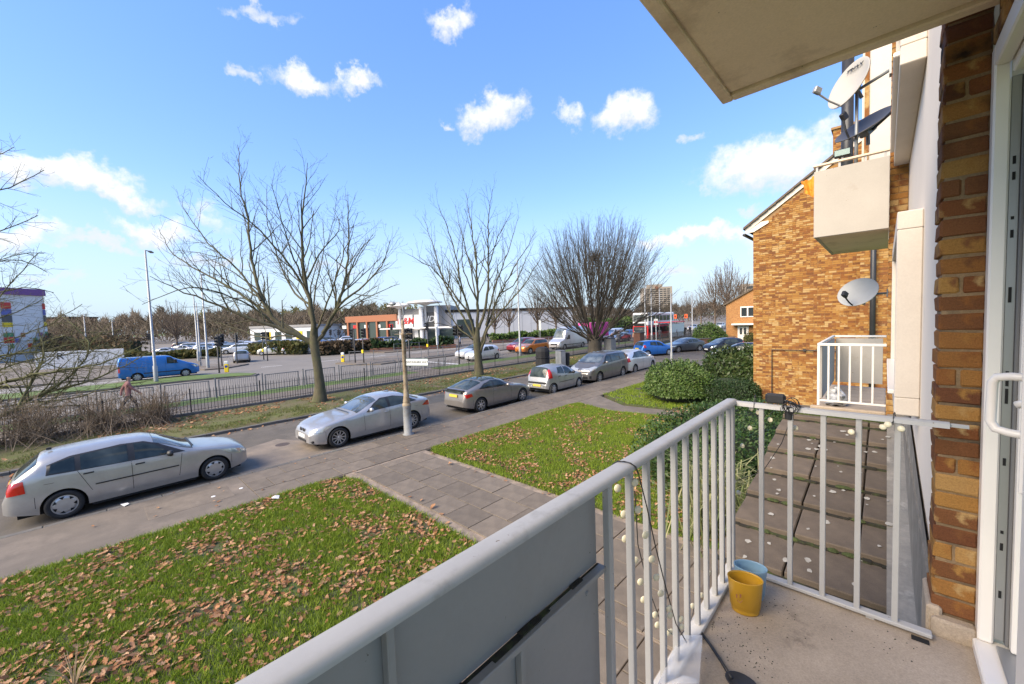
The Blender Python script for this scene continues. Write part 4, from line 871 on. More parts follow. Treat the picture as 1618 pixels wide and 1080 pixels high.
# ---- 1: silver five-door hatchback at the left
c1 = Car(4.28, 1.7, [(0, .6), (.04, .68), (.2, .78), (.6, .87), (1.0, .93), (1.15, .965), (1.9, 1.34), (2.15, 1.41), (2.7, 1.44), (3.4, 1.405), (3.72, 1.35), (3.9, 1.2), (4.13, .98), (4.18, .92), (4.24, .68), (4.28, .58)],
         [(0, .56), (.2, .68), (.6, .79), (1.2, .88), (2, .92), (3.2, .97), (3.8, .99), (4.1, .9), (4.28, .55)], (.78, 3.43), .305, n=3.4)
c1.plate_x = .062
def ex1(t, c, p):
    p(MB().box(c.L/2-1.2, c.L/2-1.16, -.6, .55, .985, 1.0), 'wiper', 'plastic_black'); p(MB().box(-1.52, -1.44, -.015, .015, 1.4, 1.45), 'aerial_base', 'plastic_black')
make_car('silver_hatchback', 'silver five-door hatchback with black door strips, nearest and leftmost parked car', c1, (-13.72, .73, 0), math.pi/2, (.42, .41, .39), 'cars parked along the street', 'cover',
         (1.2, 1.93, .9, .86), (4.1, 3.78, .84, .86), side_glass=[[(1.62, .95), (2.28, .965), (2.28, 1.31), (2.12, 1.29), (1.9, 1.2)], [(2.4, .97), (3.15, 1.0), (3.15, 1.285), (2.4, 1.315)], [(3.24, 1.005), (3.62, 1.03), (3.58, 1.2), (3.24, 1.275)]],
         pillar=[[(1.35, .93), (3.66, 1.0), (3.64, 1.2), (3.3, 1.3), (2.5, 1.345), (2.1, 1.32), (1.85, 1.22)]], seams=[((1.5, .36), (1.42, .9)), ((2.34, .3), (2.34, .95)), ((3.0, .5), (3.2, .98))],
         head=[(.1, .6), (.2, .56), (.48, .66), (.6, .77), (.3, .72), (.12, .67)], tail=[(3.95, .72), (4.2, .7), (4.22, .88), (4.12, .95), (3.97, .97)], handles=[(2.2, .86), (3.04, .89)], strip=(1.5, 2.95, .6, .028), trim='black', mirror=(1.66, .93), extras=ex1)
# ---- 2: silver saloon facing left
c2 = Car(4.52, 1.82, [(0, .55), (.05, .66), (.2, .76), (.7, .89), (1.3, .97), (1.45, 1.0), (2.2, 1.345), (2.5, 1.405), (2.9, 1.42), (3.35, 1.375), (3.95, 1.12), (4.1, 1.075), (4.4, 1.05), (4.47, .95), (4.5, .7), (4.52, .58)],
         [(0, .5), (.2, .64), (.7, .8), (1.4, .9), (2.5, .95), (3.5, 1.0), (4.1, 1.0), (4.4, .93), (4.52, .55)], (.83, 3.59), .325, n=3.4)
def ex2(t, c, p):
    x = c.L/2
    for sd_ in (-1, 1):
        p(MB().lathe([(.001, .012), (.095, .008), (.11, 0)], 14, (x-.03, sd_*.125, .6), 'x'), 'kidney_grille', 'plastic_black'); p(MB().box(x-.12, x-.03, sd_*.6-.13, sd_*.6+.13, .28, .36, .02), 'fog_lamp_recess', 'plastic_black')
    p(MB().box(-x+.42, -x+.5, -.5, .5, 1.065, 1.085), 'boot_seam', 'near_black'); p(MB().box(x-1.36, x-1.33, -.65, .5, 1.0, 1.015), 'wiper', 'plastic_black'); p(MB().prism([(-.62, 1.42), (-.9, 1.40), (-.86, 1.46)], 'y', -.03, .03), 'shark_fin_aerial', 'paint')
make_car('silver_saloon', 'silver four-door saloon with ten-spoke wheels behind the rusty lamp post', c2, (-13.82, 6.83, 0), -math.pi/2, (.44, .44, .44), 'cars parked along the street', 'ten',
         (1.5, 2.28, .9, .85), (4.0, 3.42, .84, .84), side_glass=[[(1.92, .985), (2.62, 1.0), (2.62, 1.3), (2.45, 1.29), (2.25, 1.21)], [(2.72, 1.0), (3.42, 1.03), (3.36, 1.24), (3.0, 1.305), (2.72, 1.31)], [(3.47, 1.035), (3.75, 1.06), (3.42, 1.2)]],
         pillar=[[(1.8, .965), (3.82, 1.045), (3.4, 1.25), (2.95, 1.335), (2.45, 1.325), (2.15, 1.2)]], seams=[((1.72, .36), (1.7, .92)), ((2.67, .3), (2.67, .98)), ((3.2, .6), (3.5, 1.0))],
         head=[(.07, .6), (.3, .6), (.62, .72), (.55, .77), (.12, .7)], tail=[(4.05, .82), (4.42, .76), (4.46, .92), (4.3, .97)], handles=[(2.55, .85), (3.4, .89)], strip=None, mirror=(1.95, .99), extras=ex2, grille=[(-.35, .35, .27, .36, .03)])
# ---- 3: grey three-door coupe seen from behind
c3 = Car(4.34, 1.75, [(0, .56), (.05, .66), (.25, .76), (.7, .87), (1.3, .95), (1.42, .99), (2.1, 1.3), (2.4, 1.365), (2.75, 1.38), (3.2, 1.33), (3.75, 1.16), (4.1, 1.04), (4.2, 1.02), (4.27, .95), (4.31, .7), (4.34, .55)],
         [(0, .52), (.2, .64), (.7, .78), (1.4, .88), (2.5, .93), (3.5, .98), (4.0, .98), (4.2, .9), (4.34, .52)], (.78, 3.495), .318, n=3.3)
def ex3(t, c, p):
    x = -c.L/2
    p(MB().box(x+.02, x+.14, -.62, .62, 1.0, 1.035, .012), 'spoiler', 'plastic_black'); p(MB().box(x-.004, x+.05, -.55, .55, .9, .985, .008), 'lower_rear_window', 'car_glass'); p(MB().lathe([(.001, .05), (.03, .05), (.03, 0)], 10, (x+.0, .5, .26), 'x'), 'exhaust', 'chrome')
make_car('grey_coupe', 'metallic grey coupe with dark glass roof and yellow rear plate', c3, (-13.6, 12.82, 0), math.pi/2, (.27, .25, .23), 'cars parked along the street', 'seven',
         (1.45, 2.15, .9, .86), (4.08, 3.3, .82, .84), side_glass=[[(1.85, .95), (2.65, .97), (2.65, 1.265), (2.4, 1.25), (2.15, 1.17)], [(2.72, .97), (3.5, 1.02), (3.2, 1.17), (2.72, 1.265)]],
         pillar=[[(1.75, .94), (3.6, 1.01), (3.22, 1.19), (2.7, 1.285), (2.35, 1.27), (2.1, 1.18)]], seams=[((1.62, .36), (1.58, .88)), ((2.78, .3), (2.72, .95))], roofglass=(3.2, 2.35, .76, .76),
         head=[(.1, .58), (.3, .58), (.5, .7), (.15, .7)], tail=[(3.92, .76), (4.24, .7), (4.27, .86), (4.0, .88)], handles=[(2.62, .84)], mirror=(1.9, .95), extras=ex3, strip=None)
# ---- 4: small silver hatchback
c4 = Car(3.43, 1.63, [(0, .58), (.04, .68), (.2, .82), (.5, .92), (.78, .99), (1.4, 1.36), (1.65, 1.44), (2.2, 1.47), (2.85, 1.43), (3.1, 1.38), (3.25, 1.15), (3.34, .9), (3.4, .72), (3.43, .5)],
         [(0, .54), (.2, .7), (.7, .88), (1.3, .92), (2.4, .97), (3.0, 1.0), (3.3, .88), (3.43, .48)], (.64, 2.98), .285, n=3.6, k=.36)
def ex4(t, c, p):
    x = -c.L/2
    p(MB().box(x-.012, x+.03, -.6, .6, .56, .66, .02), 'bumper_recess', 'plastic_black')
    for y in (-.36, .36): p(MB().lathe([(.001, .02), (.05, .012), (.06, 0)], 10, (x-.02, y, .45), 'x'), 'reversing_lamp', 'headlamp')
c4.plate_rear = .42
make_car('small_silver_hatchback', 'small silver city hatchback with tall red tail lights, between coupe and people carrier', c4, (-13.35, 17.72, 0), math.pi/2, (.4, .4, .39), 'cars parked along the street', 'cover',
         (.86, 1.45, .9, .86), (3.34, 3.1, .8, .82, .035), side_glass=[[(1.28, .96), (1.98, .98), (1.98, 1.35), (1.7, 1.33), (1.5, 1.22)], [(2.06, .99), (2.6, 1.06), (2.5, 1.34), (2.06, 1.36)]], pillar=[],
         seams=[((1.18, .36), (1.15, .9)), ((2.02, .3), (2.02, 1.36)), ((2.5, .5), (2.62, 1.05))], head=[(.08, .6), (.25, .6), (.6, .84), (.4, .84), (.1, .7)], tail=[(3.03, .86), (3.3, .84), (3.27, 1.1), (3.13, 1.3), (3.06, 1.3)], handles=[(1.9, .87), (2.45, .9)], strip=(1.2, 2.5, .57, .028), trim='black', mirror=(1.35, .95), extras=ex4)
# ---- 5: grey people carrier facing left
c5 = Car(4.82, 1.82, [(0, .6), (.04, .74), (.2, .88), (.5, .98), (.85, 1.1), (1.0, 1.17), (1.75, 1.62), (2.05, 1.71), (2.7, 1.75), (3.9, 1.72), (4.5, 1.66), (4.68, 1.3), (4.77, 1.0), (4.8, .7), (4.82, .5)],
         [(0, .56), (.15, .72), (.6, .92), (1.2, 1.04), (2.5, 1.1), (4.0, 1.12), (4.6, 1.1), (4.82, .5)], (.93, 3.83), .33, n=4.2, k=.3)
def ex5(t, c, p):
    x = c.L/2
    p(MB().box(x-.05, x+.012, -.66, .66, .7, .73), 'grille_bar', 'plastic_black')
    for y in (-.72, .72): p(MB().box(x-.16, x-.02, y-.05, y+.05, .35, .5, .01), 'fog_lamp_recess', 'plastic_black')
    p(MB().box(x-.97, x-.94, -.7, .55, 1.19, 1.205), 'wiper', 'plastic_black')
make_car('grey_people_carrier', 'tall dark grey people carrier parked nose to the small silver hatchback', c5, (-13.35, 22.38, 0), -math.pi/2, (.2, .19, .18), 'cars parked along the street', 'ten',
         (1.05, 1.85, .92, .88), (4.66, 4.54, .85, .85), side_glass=[[(1.55, 1.13), (2.3, 1.15), (2.3, 1.56), (2.0, 1.54), (1.8, 1.42)], [(2.38, 1.15), (3.4, 1.17), (3.4, 1.56), (2.38, 1.57)], [(3.47, 1.17), (4.5, 1.2), (4.38, 1.5), (3.47, 1.56)]],
         pillar=[[(1.4, 1.11), (4.58, 1.18), (4.42, 1.54), (3.4, 1.6), (2.1, 1.6), (1.75, 1.45)]], seams=[((1.5, .36), (1.48, 1.05)), ((2.34, .3), (2.34, 1.12)), ((3.36, .4), (3.44, 1.14))],
         head=[(.05, .76), (.3, .78), (.75, .98), (.6, 1.0), (.1, .86)], tail=[(4.5, .9), (4.72, .85), (4.66, 1.3), (4.55, 1.35)], handles=[(2.2, .98), (3.3, 1.0)], mirror=(1.6, 1.13), extras=ex5, grille=[(-.6, .6, .3, .46, .03)], strip=None)
# ---- 6: white hybrid estate seen from behind
c6 = Car(4.62, 1.78, [(0, .58), (.05, .72), (.2, .84), (.6, .95), (1.0, 1.05), (1.8, 1.45), (2.2, 1.55), (2.8, 1.57), (3.7, 1.5), (4.2, 1.4), (4.45, 1.1), (4.55, .95), (4.6, .7), (4.62, .5)],
         [(0, .54), (.2, .7), (.7, .88), (1.4, .96), (2.5, 1.0), (3.8, 1.04), (4.35, 1.02), (4.62, .5)], (.9, 3.68), .315, n=3.6)
make_car('white_hatchback', 'white hybrid hatchback parked beyond the dark grey people carrier', c6, (-13.3, 26.85, 0), math.pi/2, (.72, .72, .71), 'cars parked along the street', 'ten',
         (1.1, 1.9, .9, .86), (4.5, 4.22, .84, .84), side_glass=[[(1.6, 1.03), (2.45, 1.05), (2.45, 1.44), (2.15, 1.42), (1.9, 1.3)], [(2.52, 1.05), (3.4, 1.07), (3.4, 1.41), (2.52, 1.44)], [(3.46, 1.07), (3.95, 1.12), (3.46, 1.36)]], pillar=[[(1.5, 1.015), (4.05, 1.1), (3.42, 1.43), (2.5, 1.47), (2.1, 1.45)]],
         seams=[((1.5, .36), (1.48, .98)), ((2.48, .3), (2.48, 1.02))], head=[(.08, .62), (.3, .64), (.7, .86), (.15, .76)], tail=[(4.25, .86), (4.5, .82), (4.5, 1.05), (4.35, 1.12)], handles=[(2.4, .92), (3.3, .96)], mirror=(1.6, 1.02), strip=None)
# ---- beyond: blue, grey, black cars at the bend
def place(name, label, c, px0, rz, color, **k): return make_car(name, label, c, (px0[0], px0[1], 0), rz, color, 'cars at the bend of the street', **k)
hk = dict(front_glass=(.86, 1.45, .9, .86), rear_glass=(3.6, 3.36, .8, .82), side_glass=[[(1.28, .98), (2.05, 1.0), (2.05, 1.38), (1.75, 1.36), (1.5, 1.22)], [(2.12, 1.0), (2.85, 1.08), (2.75, 1.36), (2.12, 1.38)]], head=[(.08, .62), (.25, .62), (.6, .84), (.4, .84), (.1, .72)], tail=[(3.3, .86), (3.58, .84), (3.55, 1.08), (3.36, 1.12)], mirror=(1.35, .97), handles=[(1.95, .9), (2.7, .93)], seams=[((1.18, .36), (1.15, .9)), ((2.08, .3), (2.08, 1.36))])
c7 = Car(3.8, 1.69, [(0, .58), (.04, .7), (.2, .84), (.5, .94), (.78, 1.01), (1.4, 1.38), (1.65, 1.46), (2.3, 1.51), (3.1, 1.47), (3.38, 1.4), (3.55, 1.15), (3.68, .92), (3.76, .72), (3.8, .5)], [(0, .54), (.2, .7), (.7, .9), (1.3, .94), (2.6, 1.0), (3.3, 1.03), (3.6, .9), (3.8, .48)], (.7, 3.16), .3, n=3.5)
place('blue_hatchback', 'bright blue hatchback parked at the bend by the green bush', c7, (-16.6, 37.9), math.radians(62), (.02, .16, .52), wheels='cover', **hk)
place('grey_saloon', 'dark grey saloon parked behind the bright blue hatchback', c2, (-15.6, 43.2), math.radians(-118), (.1, .11, .12), wheels='ten', front_glass=(1.5, 2.28, .9, .85), rear_glass=(4.0, 3.42, .84, .84), side_glass=[[(1.92, .985), (2.62, 1.0), (2.62, 1.3), (2.45, 1.29), (2.25, 1.21)], [(2.72, 1.0), (3.42, 1.03), (3.36, 1.24), (3.0, 1.305), (2.72, 1.31)]], head=[(.07, .6), (.3, .6), (.62, .72), (.12, .7)], mirror=(1.95, .99))
place('black_hatchback', 'black small hatchback facing us at the bend', c7, (-11.5, 42.5), math.radians(-128), (.022, .022, .024), wheels='five', **hk)
place('black_estate', 'black estate car half hidden behind the brick gable', c6, (-8.1, 35.2), math.radians(-172), (.02, .021, .026), wheels='five', front_glass=(1.1, 1.9, .9, .86), rear_glass=(4.5, 4.22, .84, .84), side_glass=[[(1.6, 1.03), (2.45, 1.05), (2.45, 1.44), (2.15, 1.42), (1.9, 1.3)], [(2.52, 1.05), (3.4, 1.07), (3.4, 1.41), (2.52, 1.44)]], head=[(.08, .62), (.3, .64), (.7, .86), (.15, .76)], mirror=(1.6, 1.02))
# ================================================================== bare trees
class Tree:
    def __init__(t, seed): t.g = np.random.default_rng(seed); t.V = []; t.F = []; t.k = 0; t.tipn = 0
    def tube(t, P, R_, n):
        P = np.asarray(P, float); m_ = len(P); d = np.gradient(P, axis=0); d /= np.linalg.norm(d, axis=1)[:, None]+1e-9
        ref = np.array([.31, .92, .23]); x = np.cross(d, ref); x /= np.linalg.norm(x, axis=1)[:, None]+1e-9; y = np.cross(d, x)
        a = np.arange(n)*2*math.pi/n
        V = P[:, None]+R_[:, None, None]*(np.cos(a)[None, :, None]*x[:, None]+np.sin(a)[None, :, None]*y[:, None])
        i, j = np.meshgrid(np.arange(m_-1), np.arange(n), indexing='ij'); i = i.ravel(); j = j.ravel(); j2 = (j+1) % n
        t.V.append(V.reshape(-1, 3)); t.F.append(np.stack([i*n+j, i*n+j2, (i+1)*n+j2, (i+1)*n+j], 1)+t.k); t.k += m_*n
    def path(t, P, seg=.35):
        P = np.asarray(P, float); L_ = np.concatenate([[0], np.cumsum(np.linalg.norm(np.diff(P, axis=0), axis=1))]); n = max(4, int(L_[-1]/seg)); u = np.linspace(0, L_[-1], n)
        Q = np.stack([np.interp(u, L_, P[:, i]) for i in range(3)], 1)
        for _ in range(2): Q[1:-1] = (Q[:-2]+2*Q[1:-1]+Q[2:])/4
        return Q
    def limb(t, P, r0, r1, lev, o):
        """draw a limb and its side branches; o = options"""
        P = t.path(P, .4 if lev < 2 else .3); n = len(P); u = np.linspace(0, 1, n); R_ = r0+(r1-r0)*u**.8
        if lev < 2: P[1:-1] += t.g.normal(0, .02+.25*r0*.3, (n-2, 3))
        t.tube(P, R_, 8 if r0 > .08 else 5 if r0 > .03 else 3)
        if lev >= o['depth']: return
        Lt = np.linalg.norm(np.diff(P, axis=0), axis=1).sum(); nb = max(1, int(Lt*o['dens'][lev]*t.g.uniform(.8, 1.2)))
        for q in range(nb):
            tt = o['from'][lev]+(1-o['from'][lev])*(q+t.g.random())/nb; f_ = tt*(n-1); i = min(int(f_), n-2); p = P[i]+(P[i+1]-P[i])*(f_-i); d = P[i+1]-P[i]; d /= np.linalg.norm(d)+1e-9
            rr_ = r0+(r1-r0)*tt**.8
            v = t.g.normal(0, 1, 3); v -= d*(v@d); v /= np.linalg.norm(v)+1e-9; an = math.radians(t.g.uniform(*o['ang'][lev]))
            e = d*math.cos(an)+v*math.sin(an); e[2] += o['up'][lev]*t.g.uniform(.4, 1.2); e /= np.linalg.norm(e)
            ln = o['len'][lev]*t.g.uniform(.45, 1.2)*(1.15-.82*tt)*(1 if lev else min(1.3, .4+Lt/7))
            w = t.g.normal(0, .16, 3); mid = p+e*ln*.5+w*ln*.18; end = p+e*ln+np.array([0, 0, o['up'][lev]*.25*ln])+t.g.normal(0, .08, 3)*ln
            rb = min(rr_*.6, o['rad'][lev]*t.g.uniform(.7, 1.3)); t.limb([p, mid, end], rb, max(rb*.35, .0045), lev+1, o)
    def mesh(t, name, mat): return fastmesh(name, np.concatenate(t.V), np.concatenate(t.F), mat, True)
def split_tree(name, label, trunkP, trunkR, fill, mat, seed, matc=None, extras=None):
    b_ = trunkP[0]; th = thing(name, label, 'tree', b_)
    tr = Tree(seed); P = tr.path(trunkP, .25); R_ = np.interp(np.linspace(0, 1, len(P)), np.linspace(0, 1, len(trunkR)), trunkR); tr.tube(P-b_, R_, 14); obj('trunk', tr.mesh('trunk', mat), th)
    cr = Tree(seed+1); fill(cr, b_); obj('crown', cr.mesh('crown', matc or mat), th)
    return th
def zpx(ox, oy, sc): return lambda x, y: (ox+x/sc, oy+y/sc)
# ---- the big oak-like tree by the railings
T1 = at(505, 634, .17); D1 = float((T1-[0, 0, H])@fw); z1 = zpx(200, 220, 2.4545)
def fill1(cr, b_):
    o = dict(depth=4, dens=[1.7, 2.7, 2.8, 0], len=[2.3, 1.05, .5, 0], ang=[(28, 60), (28, 62), (25, 65), (0, 0)], up=[.32, .22, .15, 0], rad=[.045, .018, .0085, 0]); o['from'] = [.2, .15, .15, 0]
    limbs = [([(722, 790), (610, 735), (460, 690), (330, 632), (210, 590), (90, 530)], .15, -2.5), ([(715, 785), (580, 715), (515, 600), (482, 450), (468, 300), (440, 180), (430, 20)], .15, 1.0), ([(730, 785), (725, 680), (692, 560), (680, 450), (682, 300), (702, 90)], .17, -1.0),
             ([(735, 785), (800, 695), (848, 565), (862, 420), (858, 215)], .13, .5), ([(760, 750), (820, 640), (925, 565), (1000, 480), (1022, 390)], .1, -2.0), ([(705, 780), (570, 695), (425, 585), (300, 520), (180, 450), (125, 345)], .13, 2.5),
             ([(520, 625), (440, 505), (330, 420), (235, 290), (215, 245)], .08, 2.0), ([(700, 600), (625, 465), (540, 380), (468, 300), (370, 245), (278, 140)], .08, -3.0), ([(710, 640), (650, 600), (600, 500), (545, 330), (545, 175)], .07, 2.2),
             ([(700, 540), (760, 420), (840, 345), (800, 265)], .06, 1.8), ([(850, 565), (900, 430), (965, 370)], .05, 2.6), ([(720, 700), (690, 620), (630, 540), (570, 470)], .06, 3.2), ([(735, 740), (790, 610), (830, 480), (880, 330)], .07, -3.0), ([(600, 735), (480, 640), (380, 600), (260, 560), (60, 640)], .07, -3.5),
             ([(690, 560), (640, 440), (600, 300), (560, 170)], .06, -2.4), ([(780, 735), (880, 640), (980, 590), (1060, 560)], .06, 1.5), ([(720, 690), (735, 560), (770, 420), (760, 320)], .06, 3.4), ([(730, 780), (640, 760), (520, 770), (430, 735), (290, 690)], .07, 3.0)]
    for pts, r, dd in limbs:
        n = len(pts); P = [atd(*z1(*p), D1+dd*(i/(n-1))**1.1)-b_ for i, p in enumerate(pts)]
        cr.limb(P, r*.85, .011, 0, o)
tp = [T1, atd(*z1(752, 960), D1), atd(*z1(738, 860), D1), atd(*z1(725, 785), D1), atd(*z1(728, 735), D1)]
split_tree('bare_oak_tree', 'big spreading bare tree behind the silver saloon, largest of the three', tp, [.38, .25, .215, .205, .22, .17], fill1, 'bark', 40)
# root flare
# ---- second tree
T2 = at(757, 592, .17); D2 = float((T2-[0, 0, H])@fw); z2 = zpx(630, 290, 3.483)
def fill2(cr, b_):
    o = dict(depth=4, dens=[1.8, 2.2, 2.2, 0], len=[2.0, 1.0, .55, 0], ang=[(22, 50), (25, 58), (25, 60), (0, 0)], up=[.35, .25, .15, 0], rad=[.045, .02, .011, 0]); o['from'] = [.25, .15, .15, 0]
    for pts, r, dd in [([(425, 860), (390, 720), (300, 600), (200, 470), (45, 385)], .12, -1.5), ([(420, 850), (330, 690), (240, 520), (190, 330), (130, 180)], .12, 1.5), ([(425, 830), (345, 560), (300, 330), (215, 110)], .12, -1), ([(432, 830), (435, 620), (425, 420), (395, 200), (370, 50)], .16, .5),
                       ([(440, 800), (490, 640), (495, 400), (490, 200), (515, 30)], .15, -.8), ([(450, 900), (500, 740), (560, 600), (650, 440), (760, 260)], .13, 1.6), ([(450, 930), (490, 790), (600, 660), (720, 520), (800, 380)], .12, -1.8), ([(480, 780), (530, 560), (600, 380), (660, 180)], .1, 2.4),
                       ([(420, 860), (340, 810), (270, 700), (230, 560), (140, 420)], .08, 2.5), ([(410, 860), (300, 780), (160, 760)], .06, -2.0), ([(440, 700), (400, 480), (340, 250), (310, 120)], .08, 2.6), ([(495, 450), (540, 300), (620, 160)], .06, -2.4), ([(430, 640), (350, 480), (350, 300), (380, 180)], .07, -2.8), ([(560, 600), (640, 560), (700, 420), (740, 330)], .06, 2.8)]:
        n = len(pts); cr.limb([atd(*z2(*p), D2+dd*(i/(n-1))**1.1)-b_ for i, p in enumerate(pts)], r*.82, .012, 0, o)
tp = [T2, atd(*z2(438, 960), D2), atd(*z2(428, 860), D2), atd(*z2(432, 790), D2)]
split_tree('bare_street_tree', 'bare multi-stemmed tree behind the grey coupe, middle of the three', tp, [.36, .27, .26, .18], fill2, 'bark', 50)
# ---- dense vase-shaped tree
T3 = at(940, 561, .17); D3 = float((T3-[0, 0, H])@fw)
def fill3(cr, b_):
    g = cr.g; o = dict(depth=3, dens=[1.2, 1.6, 0], len=[2.3, 1.1, 0], ang=[(14, 42), (18, 50), (0, 0)], up=[.12, .08, 0], rad=[.04, .02, 0]); o['from'] = [.3, .2, 0]
    n = 30
    for i in range(n):
        a = i*2.39996; u = math.sqrt((i+.5)/n); q = np.array([math.cos(a), math.sin(a), 0]); R_, ez_ = 7.3*u, 4.6+8.7*math.sqrt(max(0, 1-u*u))
        e = q*R_+[0, 0, ez_]; p0 = q*.3*u+[0, 0, 1.3+1.0*g.random()*(1.1-u)]
        m1 = p0+(e-p0)*.33+q*.6*u-[0, 0, .35*u]; m2 = p0+(e-p0)*.67+q*.45*u-[0, 0, .15*u]; main = cr.path([p0, m1, m2, e], .4); cr.limb(main, g.uniform(.06, .095), .012, 0, dict(o, dens=[.5, 1.4, 0]))
        for k in range(9):
            t0 = g.uniform(.12, .6); st_ = main[int(t0*(len(main)-1))]; dv = g.normal(0, 1, 3)*[1.15, 1.15, .75]; e2 = e+dv; rr_ = np.hypot(e2[0], e2[1])
            if rr_ > 7.8: e2[:2] *= 7.8/rr_
            e2[2] = min(e2[2], 4.6+9.1*math.sqrt(max(0, 1-min(1, rr_/8.0)**2))); md = st_+(e2-st_)*.5+q*.3+g.normal(0, .15, 3); cr.limb([st_, md, e2], g.uniform(.03, .048), .01, 0, dict(o, dens=[2.1, 2.0, 0], len=[1.7, .9, 0]))
    nest = np.array([.1, .1, 9.6])
    for k in range(70):
        v = g.normal(0, .22, 3); w = g.normal(0, .3, 3); cr.tube(np.array([nest+v-w, nest+v, nest+v+w]), np.full(3, .022), 3)
tp = [T3, T3+[0, 0, .5], T3+[0, 0, 1.1], T3+[0, 0, 2.0]]
split_tree('vase_shaped_tree', 'dense fan-shaped bare tree with a nest, beyond the people carrier', tp, [.75, .62, .6, .4], fill3, 'bark_dark', 60, 'bark_dark')
# ---- mossy tangled tree entering from the left
TL = np.array([-19.6, -5.2, .15])
def fillL(cr, b_):
    g = cr.g; o = dict(depth=4, dens=[4.0, 3.6, 2.8, 0], len=[1.5, .8, .42, 0], ang=[(25, 65), (30, 75), (25, 75), (0, 0)], up=[.1, .05, .05, 0], rad=[.04, .02, .0125, 0]); o['from'] = [.12, .1, .1, 0]
    for pts, r, d0, d1 in [([(-120, 690), (0, 660), (55, 625), (150, 600), (230, 560)], .11, 16, 18.5), ([(-120, 640), (0, 605), (90, 585), (160, 575), (225, 545)], .1, 16, 18), ([(-110, 600), (0, 560), (70, 555), (140, 535), (190, 520)], .07, 17, 19), ([(30, 640), (50, 600), (75, 560), (60, 520)], .06, 16.5, 17.5), ([(60, 625), (120, 590), (150, 545), (100, 500)], .05, 17, 18.5),
                           ([(-150, 470), (-40, 425), (20, 400), (75, 430)], .05, 15, 17), ([(-150, 430), (-50, 380), (20, 360), (60, 340)], .045, 15, 17), ([(-150, 340), (-60, 320), (10, 300), (70, 268)], .045, 15, 17), ([(-150, 500), (-30, 470), (40, 450), (85, 462)], .05, 16, 18), ([(-150, 300), (-60, 270), (0, 245), (22, 232)], .03, 15, 16.5),
                           ([(-90, 660), (20, 640), (110, 630), (190, 610), (240, 600)], .06, 17, 19.5), ([(-60, 560), (40, 530), (100, 500), (130, 480)], .04, 18, 19.5), ([(-100, 540), (10, 500), (50, 480), (70, 470)], .04, 16, 18), ([(-80, 620), (30, 570), (110, 560), (170, 550), (215, 575)], .05, 18, 20), ([(-60, 590), (60, 545), (130, 520), (175, 530)], .045, 18, 20), ([(-80, 680), (40, 655), (100, 620), (130, 570)], .05, 17, 19), ([(20, 650), (90, 640), (160, 640), (210, 620)], .05, 18, 20), ([(-90, 520), (0, 470), (30, 430), (60, 400)], .035, 16, 17.5), ([(-90, 450), (-10, 415), (40, 395), (70, 400)], .03, 16, 17.5)]:
        n = len(pts); cr.limb([atd(*p, d0+(d1-d0)*i/(n-1))-b_ for i, p in enumerate(pts)], r, .014, 0, o)
split_tree('mossy_tree', 'tangled mossy branches of a bare tree reaching in from the left edge', [TL, TL+[-.1, .3, 1.6], TL+[0, .2, 3.2]+np.array([0, 0, 0])], [.3, .22, .16], fillL, 'bark_moss', 70)
# ---- brown leafless shrub hard against the railings at the left
def twigball(name, label, loc, rx, ry, rz__, n, mat, seed, cat='shrub', group=None, tlen=.5, rad=.012):
    g = np.random.default_rng(seed); t_ = Tree(seed); th = thing(name, label, cat, loc, 0, group)
    for i in range(n):
        a = g.uniform(0, 6.28); d = np.array([math.cos(a)*rx*g.uniform(.1, 1), math.sin(a)*ry*g.uniform(.1, 1), rz__*g.uniform(.3, 1)]); p0 = np.array([d[0]*.25+g.normal(0, .45)*rx, d[1]*.25+g.normal(0, .4)*ry, 0]); d = d+[g.normal(0, .35), g.normal(0, .35), 0]
        t_.limb([p0, p0*.4+d*.55+g.normal(0, .1, 3), d], rad, rad*.4, 0, dict(depth=1, dens=[4.0], len=[tlen], ang=[(25, 80)], up=[.1], rad=[rad*.6], **{'from': [.25]}))
    obj('twigs', t_.mesh('twigs', mat), th); return th
for i, (x, y, r_) in enumerate(((-22.2, -3.4, 1.7), (-22.4, -1.5, 1.7), (-22.3, .2, 1.6), (-22.2, 1.7, 1.2))):
    twigball('leafless_shrub', 'brown leafless shrub tangled in the black railings, %s of four' % ('leftmost', 'second from left', 'third from left', 'rightmost')[i], (x, y, .18), r_, r_*.7, 1.9-.14*i, 210, 'scrub_twig', 80+i, group='leafless shrubs by the railings', tlen=.6)
# ---- distant bare trees: three shapes copied about
def bare(seed, h, spread, n, up_=.3, r=.12, tw=.02):
    t_ = Tree(seed); g = t_.g; t_.tube(np.array([[0, 0, 0], [0, 0, h*.2], [0, 0, h*.45]]), np.array([r*1.4, r, r*.8]), 6)
    o = dict(depth=2, dens=[1.4, 1.6], len=[h*.2, h*.12], ang=[(20, 50), (25, 60)], up=[up_, up_*.6], rad=[tw*1.6, tw], **{'from': [.25, .2]})
    for i in range(n):
        a = i*2.4; s_ = spread*math.sqrt((i+.5)/n)*g.uniform(.8, 1.1); top = h*g.uniform(.78, 1)*(1-.35*(s_/spread)**2); p0 = np.array([0, 0, h*g.uniform(.18, .4)])
        e = np.array([math.cos(a)*s_, math.sin(a)*s_, top]); t_.limb([p0, p0*.5+e*.5+[0, 0, -.05*h], e], r*.5, tw*.6, 0, o)
    return t_.mesh('crown', 'twig_brown')
BT = [bare(90, 7, 2.6, 26, tw=.035), bare(91, 11, 3.6, 30, tw=.045), bare(92, 9, 3.4, 30, .2, tw=.04)]
